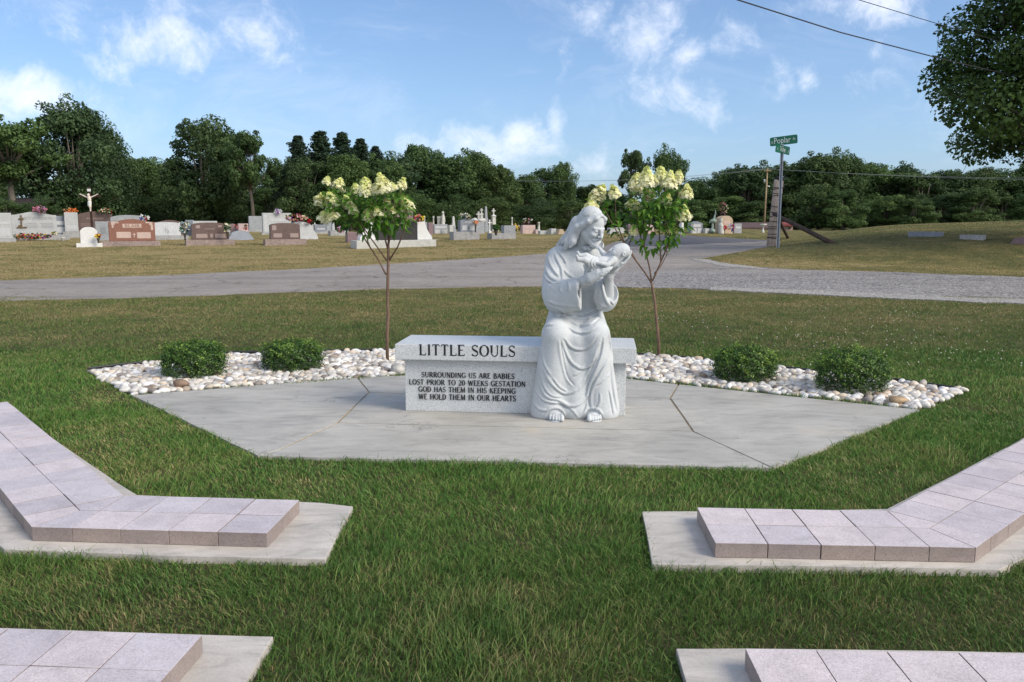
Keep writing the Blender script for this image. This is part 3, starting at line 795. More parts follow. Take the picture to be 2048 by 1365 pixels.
def add_text(bm, s, x0, z0, h, width, y, T_=0.115, t_=0.055, serif=0.13, M=None):
    """letters of height h standing in the xz plane at depth y, squeezed to width"""
    k = width / text_width(s)
    Mx = M or Matrix.Identity(4)
    lift = [0]
    def stroke(pl, w):
        lift[0] = (lift[0] + 1) % 9
        yy = y - 0.00004 * lift[0]
        n = len(pl)
        vs = []
        for i in range(n):
            a = pl[max(i - 1, 0)]; b = pl[min(i + 1, n - 1)]
            dx, dz = (b[0] - a[0]) * k, (b[1] - a[1]) * h
            L = math.hypot(dx, dz) or 1
            nx, nz = -dz / L * w * h / 2, dx / L * w * h / 2
            px, pz = x0 + (cx + pl[i][0]) * k, z0 + pl[i][1] * h
            vs.append((bm.verts.new(Mx @ Vector((px + nx, yy, pz + nz))), bm.verts.new(Mx @ Vector((px - nx, yy, pz - nz)))))
        for i in range(n - 1):
            bm.faces.new((vs[i][0], vs[i][1], vs[i + 1][1], vs[i + 1][0]))
    cx = 0.0
    for ch in s:
        adv, strokes, serifs = GL[ch]
        for pl, kind in strokes: stroke(pl, T_ if kind == 'T' else t_)
        for sx, sz in serifs:
            zz = min(max(sz, 0.025), 0.975)
            q = serif * h / k
            stroke([(sx - q, zz), (sx + q, zz)], 0.05)
        cx += adv + 0.06

def build_bench():
    A = G(811, 822, PZ); B = G(1250, 833, PZ)
    ang = math.atan2(B.y - A.y, B.x - A.x)
    L = (B - A).length
    c = (A + B) / 2
    t = thing("memorial_bench", "grey granite memorial bench lettered LITTLE SOULS, standing on the patio", "bench", (c.x, c.y, PZ), ang)
    g = granite("grey_granite", (0.54, 0.555, 0.555), (0.60, 1.20), 280.0, 0.38, 0.5, 0.05)
    bm = bmesh.new(); add_box(bm, 0, 0.19, 0.1815, L, 0.37, 0.363, 0.004)
    obj("pedestal", bm_mesh("pedestal", bm), g, t)
    bm = bmesh.new(); add_box(bm, 0.005, 0.19, 0.4155, L + 0.118, 0.475, 0.105, 0.005)
    obj("seat_slab", bm_mesh("seat_slab", bm), g, t)
    ink = plain("letter_black", (0.018, 0.018, 0.020), 0.6, 0.1, 30)
    def inv(u, v, y):          # pixel -> bench coordinates on its front plane
        Mi = t_m.inverted(); o = Mi @ Vector((0, 0, CAM_H)); d = Mi.to_3x3() @ ray(u, v)
        k = (y - o.y) / d.y
        p = o + d * k
        return p.x, p.z
    t_m = Matrix.Translation((c.x, c.y, PZ)) @ Matrix.Rotation(ang, 4, 'Z')
    yf = 0.19 - 0.475 / 2 - 0.0009
    bm = bmesh.new()
    x0, z0 = inv(838, 710.5, yf); x1, z1 = inv(1031, 714.5, yf); zt = inv(838, 688.5, yf)[1]
    add_text(bm, "LITTLE SOULS", x0, (z0 + z1) / 2, zt - z0, x1 - x0, yf, 0.18, 0.095)
    obj("lettering", bm_mesh("lettering", bm), ink, t)["label"] = "black inscription LITTLE SOULS on the edge of the seat slab"
    for s, (ua, ub, vt, vb) in (("SURROUNDING US ARE BABIES", (843, 1029, 744, 754.5)), ("LOST PRIOR TO 20 WEEKS GESTATION", (818, 1051, 758.5, 769)),
                                ("GOD HAS THEM IN HIS KEEPING", (837, 1031, 773, 783.5)), ("WE HOLD THEM IN OUR HEARTS", (837, 1032, 787.5, 798.5))):
        bm = bmesh.new()
        x0, z0 = inv(ua, vb, -0.0009); x1, _ = inv(ub, vb + 1, -0.0009); zt = inv(ua, vt, -0.0009)[1]
        add_text(bm, s, x0, z0 - 0.001, zt - z0, x1 - x0, -0.0009, 0.21, 0.125, 0.13)
        obj("lettering", bm_mesh("lettering", bm), ink, t)["label"] = "black inscription line " + s + " on the pedestal"

build_lawn(); build_roads(); build_patio(); build_bed(); build_pavers(); build_bench()
# ------------------------------------------------------------------ carved statue (signed distance fields meshed into one skin each)
STATUE_DY = -0.10
def SW(u, v, Y):
    return W(u, v, Y + STATUE_DY)
class Field:
    def __init__(s, lo, hi, h):
        s.lo = np.array(lo, np.float32); s.h = h
        s.n = np.ceil((np.array(hi) - np.array(lo)) / h).astype(int) + 1
        s.F = np.full(s.n, 10.0, np.float32)
        s.ax = [s.lo[i] + h * np.arange(s.n[i], dtype=np.float32) for i in range(3)]
    def sl(s, lo, hi):
        a = np.clip(np.floor((np.array(lo) - s.lo) / s.h).astype(int), 0, s.n)
        b = np.clip(np.ceil((np.array(hi) - s.lo) / s.h).astype(int) + 1, 0, s.n)
        return tuple(slice(a[i], b[i]) for i in range(3))
    def grid(s, q):
        return (s.ax[0][q[0]][:, None, None], s.ax[1][q[1]][None, :, None], s.ax[2][q[2]][None, None, :])
    def op(s, fn, lo, hi, k=0.01, mode='u'):
        pad = max(k, 0.02) + 0.02
        q = s.sl(np.array(lo) - pad, np.array(hi) + pad)
        if any(x.stop <= x.start for x in q): return
        F = s.F[q]
        d = fn(*s.grid(q)).astype(np.float32)
        if mode == 'u':
            h = np.clip(0.5 + 0.5 * (F - d) / k, 0, 1)
            s.F[q] = F * (1 - h) + d * h - k * h * (1 - h)
        else:
            h = np.clip(0.5 - 0.5 * (F + d) / k, 0, 1)
            s.F[q] = F * (1 - h) - d * h + k * h * (1 - h)
    def cap(s, a, b, ra, rb=None, k=0.01, mode='u', sq=None):
        """round cone from a to b; sq = (nx,ny,nz,f) squeezes space along that direction"""
        rb = ra if rb is None else rb
        a = np.array(a, np.float32); b = np.array(b, np.float32)
        ab = b - a; L = max(float(ab @ ab), 1e-9)
        def fn(X, Y, Z):
            t = np.clip(((X - a[0]) * ab[0] + (Y - a[1]) * ab[1] + (Z - a[2]) * ab[2]) / L, 0, 1)
            return np.sqrt((X - a[0] - t * ab[0]) ** 2 + (Y - a[1] - t * ab[1]) ** 2 + (Z - a[2] - t * ab[2]) ** 2) - (ra + (rb - ra) * t)
        m = max(ra, rb)
        s.op(fn, np.minimum(a, b) - m, np.maximum(a, b) + m, k, mode)
    def chain(s, pts, r, k=0.008, mode='u'):
        if not hasattr(r, '__len__'): r = [r] * len(pts)
        for i in range(len(pts) - 1): s.cap(pts[i], pts[i + 1], r[i], r[i + 1], k, mode)
    def ell(s, c, r, k=0.01, mode='u', M=None):
        c = np.array(c, np.float32); r = np.array(r, np.float32)
        Mi = np.array(M.inverted() if M is not None else Matrix.Identity(3), np.float32)
        def fn(X, Y, Z):
            x, y, z = X - c[0], Y - c[1], Z - c[2]
            p = [(Mi[i, 0] * x + Mi[i, 1] * y + Mi[i, 2] * z) for i in range(3)]
            k0 = np.sqrt((p[0] / r[0]) ** 2 + (p[1] / r[1]) ** 2 + (p[2] / r[2]) ** 2)
            k1 = np.sqrt((p[0] / r[0] ** 2) ** 2 + (p[1] / r[1] ** 2) ** 2 + (p[2] / r[2] ** 2) ** 2) + 1e-6
            return k0 * (k0 - 1) / k1
        m = r.max()
        s.op(fn, c - m, c + m, k, mode)
    def plane_cut(s, p, nrm, lo, hi, k=0.004):
        """remove what lies beyond the plane inside the box"""
        p = np.array(p); nrm = np.array(nrm) / np.linalg.norm(nrm)
        q = s.sl(lo, hi)
        X, Y, Z = s.grid(q)
        d = (X - p[0]) * nrm[0] + (Y - p[1]) * nrm[1] + (Z - p[2]) * nrm[2]
        s.F[q] = np.maximum(s.F[q], d)
    def crease(s, pts, amp, w, taper=True):
        """raise (amp > 0) or carve (amp < 0) a soft fold along the polyline"""
        pts = np.array(pts, np.float32)
        pad = 3 * w
        q = s.sl(pts.min(0) - pad, pts.max(0) + pad)
        if any(x.stop <= x.start for x in q): return
        X, Y, Z = s.grid(q)
        best = np.full(s.F[q].shape, 9.0, np.float32); par = np.zeros_like(best)
        n = len(pts) - 1
        for i in range(n):
            a, ab = pts[i], pts[i + 1] - pts[i]
            L = max(float(ab @ ab), 1e-9)
            t = np.clip(((X - a[0]) * ab[0] + (Y - a[1]) * ab[1] + (Z - a[2]) * ab[2]) / L, 0, 1)
            d = (X - a[0] - t * ab[0]) ** 2 + (Y - a[1] - t * ab[1]) ** 2 + (Z - a[2] - t * ab[2]) ** 2
            m = d < best
            best = np.where(m, d, best); par = np.where(m, (i + t) / n, par)
        e = np.exp(-best / (w * w))
        if taper: e = e * np.clip(np.minimum(par, 1 - par) / 0.22 + 0.15, 0, 1)
        s.F[q] -= amp * e
    def hit(s, u, v, y0=4.95, y1=5.85):
        """first surface point along the photograph's ray"""
        d = np.array(ray(u, v))
        ys = np.arange(y0, y1, s.h * 0.5)
        P = np.stack([d[0] * ys, ys, CAM_H + d[2] * ys], 1)
        I = np.round((P - s.lo) / s.h).astype(int)
        ok = np.all((I >= 0) & (I < s.n), 1)
        f = np.full(len(ys), 9.0)
        f[ok] = s.F[I[ok, 0], I[ok, 1], I[ok, 2]]
        j = np.argmax(f < 0)
        return P[j] if f[j] < 0 else None
    def curve(s, uv):
        """smooth polyline through pixels, laid on the surface"""
        uv = np.array(uv, float)
        n = len(uv)
        out = []
        for i in range(n - 1):
            p0, p1, p2, p3 = uv[max(i - 1, 0)], uv[i], uv[i + 1], uv[min(i + 2, n - 1)]
            for t in np.linspace(0, 1, 5)[:-1]:
                out.append(0.5 * ((2 * p1) + (-p0 + p2) * t + (2 * p0 - 5 * p1 + 4 * p2 - p3) * t * t + (-p0 + 3 * p1 - 3 * p2 + p3) * t ** 3))
        out.append(uv[-1])
        P = [s.hit(*p) for p in out]
        return [p for p in P if p is not None]
    def fold(s, uv, amp=0.009, w=0.011, off=(3.2, -1.5)):
        amp *= 1.7; w *= 0.80
        """a carved fold: a groove with a rounded ridge beside it (off in pixels)"""
        g = s.curve(uv)
        r = s.curve([(p[0] + off[0], p[1] + off[1]) for p in uv])
        if len(g) > 1: s.crease(g, -amp, w * 0.75)
        if len(r) > 1: s.crease(r, amp * 0.8, w)
    def mesh(s, name, base):
        import openvdb
        g = openvdb.FloatGrid(3 * s.h)
        g.copyFromArray(np.ascontiguousarray(np.clip(s.F, -3 * s.h, 3 * s.h)))
        p, t, q = g.convertToPolygons(isovalue=0.0, adaptivity=0.0)
        V = s.lo + p * s.h - np.array(base)
        me = np_mesh(name, V, [f for f in (q[:, ::-1], t[:, ::-1]) if len(f)], smooth=True)
        return me

ST = np.array((0.37, 5.52, 0.02))          # base of the statue on the patio
def Z1(*pts): return [(x / 2.843 + 1000, y / 2.843 + 390) for x, y in pts]      # pixels read off two enlargements
def Z2(*pts): return [(x / 6.205 + 1070, y / 6.205 + 400) for x, y in pts]

def build_robe():
    f = Field((0.05, 5.08, 0.0), (0.82, 5.92, 1.24), 0.0036)
    c = f.cap
    # trunk
    c(SW(1152, 640, 5.80), SW(1150, 560, 5.75), 0.165, 0.165, 0.02)
    c(SW(1150, 560, 5.75), SW(1156, 515, 5.75), 0.165, 0.12, 0.04)
    c(SW(1122, 518, 5.74), SW(1190, 516, 5.74), 0.075, 0.07, 0.05)
    c(SW(1172, 560, 5.68), SW(1178, 610, 5.68), 0.10, 0.10, 0.05)
    c(SW(1126, 622, 5.70), SW(1160, 630, 5.66), 0.09, 0.09, 0.05)
    # lap
    for hx, kx in ((1124, 1112), (1180, 1191)):
        c(SW(hx, 645, 5.80), SW(kx, 666, 5.46), 0.105, 0.088, 0.05)
    c(SW(1150, 652, 5.75), SW(1152, 676, 5.47), 0.12, 0.072, 0.05)
    # skirt over the shins, flaring to the hem
    c(SW(1113, 676, 5.45), SW(1102, 815, 5.50), 0.088, 0.115, 0.04)
    c(SW(1190, 674, 5.45), SW(1200, 815, 5.50), 0.086, 0.112, 0.04)
    c(SW(1152, 690, 5.47), SW(1150, 815, 5.50), 0.075, 0.115, 0.05)
    c(SW(1100, 700, 5.49), SW(1090, 822, 5.51), 0.062, 0.098, 0.04)
    c(SW(1200, 690, 5.49), SW(1209, 822, 5.51), 0.062, 0.095, 0.04)
    # near arm: shoulder, upper arm, wide sleeve
    c(SW(1116, 520, 5.72), SW(1110, 585, 5.62), 0.085, 0.085, 0.04)
    c(SW(1112, 560, 5.66), SW(1112, 600, 5.58), 0.080, 0.078, 0.04)
    c(SW(1118, 583, 5.56), SW(1166, 575, 5.42), 0.075, 0.062, 0.03)
    c(SW(1114, 598, 5.56), SW(1166, 594, 5.43), 0.074, 0.062, 0.03)
    c(SW(1118, 606, 5.57), SW(1166, 606, 5.44), 0.070, 0.044, 0.03)
    # cuff cut square, with a hollow mouth round the wrist
    cp, cn = SW(1160, 590, 5.43), np.array((0.975, -0.20, 0.05))
    f.plane_cut(np.array(cp), cn, np.array(SW(1160, 625, 5.30)) - (0.03, 0.09, 0.02), np.array(SW(1205, 548, 5.50)) + (0.05, 0.03, 0.02))
    f.cap(np.array(SW(1150, 585, 5.45)), np.array(SW(1180, 582, 5.38)), 0.042, 0.048, 0.01, 's')
    # far arm: shoulder and hanging bell sleeve
    c(SW(1192, 522, 5.74), SW(1208, 585, 5.62), 0.072, 0.06, 0.04)
    f.ell(SW(1211, 590, 5.54), (0.085, 0.10, 0.112), 0.03)
    f.ell(SW(1226, 570, 5.47), (0.056, 0.10, 0.108), 0.012, 's')
    # neck hole with rolled collar
    ring = [SW(1158, 489, 5.70), SW(1162, 493, 5.645), SW(1170, 497, 5.615), SW(1180, 498, 5.61), SW(1189, 494, 5.63), SW(1193, 488, 5.68), SW(1188, 481, 5.76), SW(1172, 480, 5.79), SW(1160, 484, 5.76), SW(1158, 489, 5.70)]
    f.chain(ring, 0.012, 0.012)
    # hem stands on the patio, back against the bench
    f.F = np.maximum(f.F, (0.0205 - f.ax[2])[None, None, :])
    F = f.fold
    # --- skirt swags between the knees
    L = (0, -4.0)
    F(Z1((362, 822), (395, 868), (440, 890), (490, 884), (530, 845), (552, 805)), 0.010, 0.011, L)
    F(Z1((352, 850), (385, 935), (430, 985), (470, 999), (510, 982), (548, 925), (572, 840)), 0.011, 0.012, L)
    F(Z1((346, 830), (352, 900), (372, 1000), (392, 1050), (420, 1082)), 0.009, 0.010, (-3.5, 0))
    F(Z1((240, 1000), (290, 1082), (345, 1132), (400, 1138), (455, 1105), (500, 1030), (535, 950), (560, 860)), 0.011, 0.012, L)
    F(Z1((300, 1050), (335, 1100), (380, 1128)), 0.008, 0.009, L)
    F(Z1((583, 815), (570, 900), (530, 1010), (500, 1085), (484, 1150)), 0.011, 0.011, (3.5, 0))
    F(Z1((607, 940), (565, 1010), (528, 1080), (508, 1150), (514, 1215)), 0.009, 0.010, (3.5, 0))
    F(Z1((622, 1030), (590, 1062), (548, 1092)), 0.008, 0.009, (0, -3.5))
    F(Z1((612, 790), (627, 880), (628, 1000), (640, 1120), (662, 1235)), 0.009, 0.010, (3.4, 0))
    F(Z1((200, 1120), (240, 1172), (300, 1192), (360, 1195), (410, 1235), (448, 1282)), 0.011, 0.011, L)
    F(Z1((218, 1080), (262, 1155), (330, 1178), (400, 1212), (462, 1196), (505, 1140)), 0.011, 0.012, L)
    F(Z1((185, 1190), (225, 1230), (268, 1236)), 0.010, 0.010, L)
    F(Z1((232, 1030), (250, 1100), (290, 1150), (340, 1160)), 0.008, 0.010, L)
    F(Z1((248, 800), (236, 880), (244, 960), (280, 1025)), 0.008, 0.010, (3, 0))
    F(Z1((420, 1040), (450, 1020), (485, 975)), 0.006, 0.009, L)
    F(Z1((560, 1130), (560, 1180), (530, 1235)), 0.007, 0.009, (3, 0))
    F(Z1((615, 1110), (630, 1190), (640, 1250)), 0.007, 0.008, (3, 0))
    F(Z1((430, 1280), (470, 1235), (490, 1190)), 0.007, 0.009, (3, 0))
    # arches of the hem over the feet
    F(Z1((262, 1262), (280, 1232), (318, 1222), (352, 1236), (366, 1268)), 0.012, 0.010, (0, -4))
    F(Z1((474, 1270), (495, 1234), (530, 1224), (566, 1238), (580, 1270)), 0.012, 0.010, (0, -4))
    # --- lap and waist
    F(Z1((380, 690), (440, 712), (505, 706), (552, 675)), 0.007, 0.011, L)
    F(Z1((385, 715), (440, 748), (510, 744), (566, 700)), 0.006, 0.011, L)
    F(Z1((372, 745), (430, 790), (500, 792), (560, 752)), 0.006, 0.012, L)
    F(Z1((330, 662), (400, 690), (470, 692), (540, 668), (585, 640)), 0.013, 0.012, (0, -5))
    F(Z1((268, 700), (300, 690), (345, 700)), 0.006, 0.010, L)
    F(Z1((240, 772), (262, 752), (300, 745)), 0.006, 0.010, L)
    # --- near sleeve
    F(Z2((246, 600), (300, 680), (345, 745), (372, 800)), 0.009, 0.011, (3, 0))
    F(Z2((228, 690), (280, 800), (312, 880), (318, 990)), 0.010, 0.012, (3.5, 0))
    F(Z2((150, 720), (180, 820), (225, 900), (285, 970)), 0.010, 0.012, (2, -3))
    F(Z2((118, 830), (150, 930), (205, 1000), (270, 1022)), 0.010, 0.012, (1, -4))
    F(Z2((108, 950), (150, 1018), (215, 1048)), 0.009, 0.012, (0, -4))
    F(Z2((200, 1150), (225, 1090), (268, 1050), (310, 1035)), 0.009, 0.010, (0, -3.5))
    F(Z2((318, 1160), (296, 1100), (310, 1040)), 0.009, 0.009, (3, 0))
    F(Z2((412, 1145), (405, 1080), (385, 1010)), 0.010, 0.010, (3, 0))
    F(Z2((150, 1280), (260, 1320), (400, 1340), (530, 1350)), 0.006, 0.012, (0, -4))
    F(Z2((525, 965), (530, 1080), (540, 1200), (555, 1340)), 0.009, 0.008, (3, 0))
    # --- chest and far sleeve
    F(Z2((745, 1010), (740, 1120), (712, 1250)), 0.011, 0.011, (3, 0))
    F(Z2((345, 870), (400, 940), (480, 985)), 0.006, 0.011, (0, -3))
    F([(1202, 562), (1203, 580), (1209, 600), (1217, 613)], 0.010, 0.008, (2.6, 0))
    F([(1207, 552), (1208, 574), (1215, 596), (1225, 610)], 0.009, 0.007, (2.6, 0))
    F(Z2((800, 1300), (830, 1335), (880, 1345)), 0.008, 0.009, (0, -3))
    F(Z2((590, 800), (620, 880), (615, 930)), 0.007, 0.010, (2, 0))
    # soft unevenness of hand finished stone
    return f

HC = np.array(SW(1183.5, 453.5, 5.61))
HR = Matrix.Rotation(R(40), 3, 'Z') @ Matrix.Rotation(R(25), 3, 'X') @ Matrix.Rotation(R(2), 3, 'Y')
HS = 0.94
def hp(x, y, z):
    """head point in metres, face looking along -y"""
    return HC + np.array(HR @ Vector((x * HS, y * HS, z * HS)))
def hell(f, c, r, k=0.01, mode='u', rx=0.0):
    f.ell(hp(*c), np.array(r) * HS, k, mode, HR @ Matrix.Rotation(rx, 3, 'X'))
def hcap(f, a, b, ra, rb=None, k=0.006, mode='u'):
    f.cap(hp(*a), hp(*b), ra * HS, (rb if rb is not None else ra) * HS, k, mode)

def finger(f, pts, r0, r1, k=0.004):
    f.chain([np.array(p) for p in pts], list(np.linspace(r0, r1, len(pts))), k)

def build_body():
    f = Field((0.09, 5.04, 0.0), (0.86, 5.87, 1.46), 0.0036)
    # core inside the robe, so that the figure is one body
    f.cap(SW(1152, 645, 5.80), SW(1154, 520, 5.76), 0.12, 0.11, 0.03)
    for kx, ax in ((1114, 1112), (1190, 1186)):
        f.cap(SW(1152 + (kx - 1152) * 0.8, 650, 5.78), SW(kx, 680, 5.48), 0.07, 0.06, 0.02)
        f.cap(SW(kx, 680, 5.48), SW(ax, 818, 5.50), 0.055, 0.035, 0.02)
        f.cap(SW(ax, 818, 5.50), SW(ax, 832, 5.42), 0.035, 0.030, 0.02)
    # neck and head
    f.cap(SW(1164, 512, 5.75), hp(0, 0.03, -0.045), 0.072, 0.062, 0.03)
    hell(f, (0, 0.012, 0.035), (0.074, 0.094, 0.088), 0.01)
    hell(f, (0, -0.028, -0.025), (0.061, 0.064, 0.088), 0.025)
    hcap(f, (-0.052, 0.0, -0.05), (-0.014, -0.072, -0.098), 0.022, 0.020, 0.02)
    hcap(f, (0.052, 0.0, -0.05), (0.014, -0.072, -0.098), 0.022, 0.020, 0.02)
    hell(f, (0, -0.078, -0.100), (0.024, 0.020, 0.024), 0.018)
    for s in (-1, 1):
        hell(f, (s * 0.031, -0.102, 0.002), (0.021, 0.017, 0.013), 0.010, 's')
        hell(f, (s * 0.031, -0.077, 0.001), (0.0165, 0.0155, 0.0135), 0.003)
        hcap(f, (s * 0.050, -0.070, 0.017), (s * 0.014, -0.090, 0.018), 0.0065, 0.0065, 0.012)
        hell(f, (s * 0.040, -0.072, -0.028), (0.020, 0.018, 0.017), 0.02)
        f.crease([hp(s * x, y, z) for x, y, z in ((0.016, -0.093, -0.005), (0.026, -0.0955, -0.009), (0.037, -0.0935, -0.0085), (0.047, -0.085, -0.003))], -0.0045, 0.0042)
        f.crease([hp(s * x, y, z) for x, y, z in ((0.016, -0.093, 0.010), (0.030, -0.094, 0.013), (0.046, -0.085, 0.008))], -0.0035, 0.004)
        # ear
        hell(f, (s * 0.076, 0.012, -0.006), (0.010, 0.019, 0.031), 0.006)
        hell(f, (s * 0.084, 0.008, -0.003), (0.008, 0.010, 0.018), 0.004, 's')
        # moustache and beard along the jaw
        hcap(f, (s * 0.004, -0.103, -0.050), (s * 0.028, -0.086, -0.067), 0.0075, 0.005, 0.005)
        f.crease([hp(s * x, y, z) for x, y, z in ((0.020, -0.100, -0.030), (0.027, -0.092, -0.045), (0.034, -0.082, -0.060))], -0.003, 0.006)
        for q in range(5):
            a = 0.006 + q * 0.010
            f.crease([hp(s * a, -0.100 + q * 0.008, -0.086 + q * 0.006), hp(s * a * 0.9, -0.098 + q * 0.008, -0.100 + q * 0.006), hp(s * a * 0.7, -0.090 + q * 0.007, -0.116 + q * 0.006)], -0.0025, 0.0035)
    hcap(f, (0, -0.090, 0.020), (0, -0.117, -0.026), 0.0095, 0.0115, 0.010)
    hell(f, (0, -0.116, -0.029), (0.0125, 0.0125, 0.010), 0.006)
    for s in (-1, 1):
        hell(f, (s * 0.0125, -0.105, -0.032), (0.0085, 0.010, 0.0085), 0.005)
    hcap(f, (-0.019, -0.093, -0.063), (0.019, -0.093, -0.063), 0.0062, 0.0062, 0.006)
    hcap(f, (-0.016, -0.093, -0.074), (0.016, -0.093, -0.074), 0.0075, 0.0075, 0.006)
    f.crease([hp(x, y, z) for x, y, z in ((-0.024, -0.090, -0.067), (-0.010, -0.1005, -0.0685), (0, -0.102, -0.068), (0.010, -0.1005, -0.0685), (0.024, -0.090, -0.067))], -0.007, 0.0048)
    hell(f, (0, -0.090, -0.101), (0.024, 0.017, 0.022), 0.010)
    # near arm and hand under the child: palm up, four fingers running to the right
    el, wr = np.array(SW(1118, 590, 5.58)), np.array(SW(1168, 563, 5.42))
    f.cap(SW(1118, 525, 5.72), el, 0.045, 0.042, 0.02)
    f.cap(el, wr, 0.042, 0.031, 0.02)
    f.cap(wr, SW(1180, 556, 5.385), 0.031, 0.032, 0.02)
    f.cap(SW(1180, 553, 5.38), SW(1196, 545, 5.355), 0.034, 0.026, 0.015)
    f.cap(SW(1182, 560, 5.36), SW(1196, 553, 5.345), 0.026, 0.022, 0.015)
    rows = [((1194, 544), (1206, 540), (1216, 537), (1224, 535.5), 5.335), ((1194, 548.5), (1206, 545), (1215, 541), (1221, 538.5), 5.325),
            ((1193, 553), (1203, 549.5), (1211, 546), (1217, 543), 5.325), ((1190, 557), (1199, 554.5), (1206, 551), (1211, 548.5), 5.332)]
    for i, r in enumerate(rows):
        Y = r[4]
        P = [SW(*r[0], Y + 0.012), SW(*r[1], Y), SW(*r[2], Y + 0.002), SW(*r[3], Y + 0.008)]
        finger(f, P, (0.0105, 0.0112, 0.0105, 0.0092)[i], (0.0078, 0.0085, 0.008, 0.007)[i], 0.0025)
    finger(f, [SW(1180, 547, 5.39), SW(1190, 539, 5.40), SW(1199, 535, 5.41)], 0.014, 0.010, 0.008)      # thumb behind the child
    # far arm, forearm upright in the sleeve, hand cupping the child's head
    f.cap(SW(1192, 525, 5.74), SW(1214, 598, 5.58), 0.045, 0.042, 0.02)
    f.cap(SW(1216, 598, 5.56), SW(1217, 552, 5.47), 0.042, 0.030, 0.02)
    f.cap(SW(1217, 552, 5.47), SW(1228, 536, 5.455), 0.030, 0.030, 0.02)
    f.cap(SW(1226, 538, 5.45), SW(1240, 528, 5.455), 0.030, 0.026, 0.015)
    for i, (a, b, c_, d_, Y) in enumerate([((1236, 531), (1248, 526), (1256, 517), (1260, 508), 5.425), ((1238, 530), (1250, 524), (1258, 514), (1262, 504), 5.450),
                                           ((1238, 529), (1250, 523), (1258, 513), (1261.5, 503), 5.475), ((1236, 529), (1247, 523), (1254, 515), (1257.5, 507), 5.498)]):
        finger(f, [SW(*a, Y), SW(*b, Y), SW(*c_, Y), SW(*d_, Y)], 0.0115, 0.008, 0.0025)
    finger(f, [SW(1226, 540, 5.425), SW(1236, 533, 5.395), SW(1244, 527, 5.385)], 0.013, 0.0095, 0.006)
    # feet
    for cx, s in ((1111.5, 1), (1186, -1)):                       # s: side of the big toe in the picture
        base = np.array(G(cx, 836, 0.02))
        cx0 = base[0]
        f.ell((cx0, 5.36, 0.045), (0.050, 0.10, 0.034), 0.01)
        offs = [-0.0385, -0.0205, -0.0025, 0.0150, 0.0350] if s > 0 else [0.0385, 0.0205, 0.0025, -0.0150, -0.0350]
        for i, o in enumerate(offs):
            r = (0.0095, 0.0098, 0.0102, 0.0105, 0.0145)[i]
            front = (5.252, 5.238, 5.230, 5.226, 5.222)[i]
            finger(f, [(cx0 + o * 0.9, front + 0.055, 0.052), (cx0 + o, front + 0.022, 0.049), (cx0 + o, front + 0.006, 0.036)], r, r * 0.95, 0.0025)
        f.ell((cx0, 5.295, 0.018), (0.054, 0.082, 0.012), 0.004)       # thin sole the toes rest on
    f.F = np.maximum(f.F, (0.0205 - f.ax[2])[None, None, :])
    return f

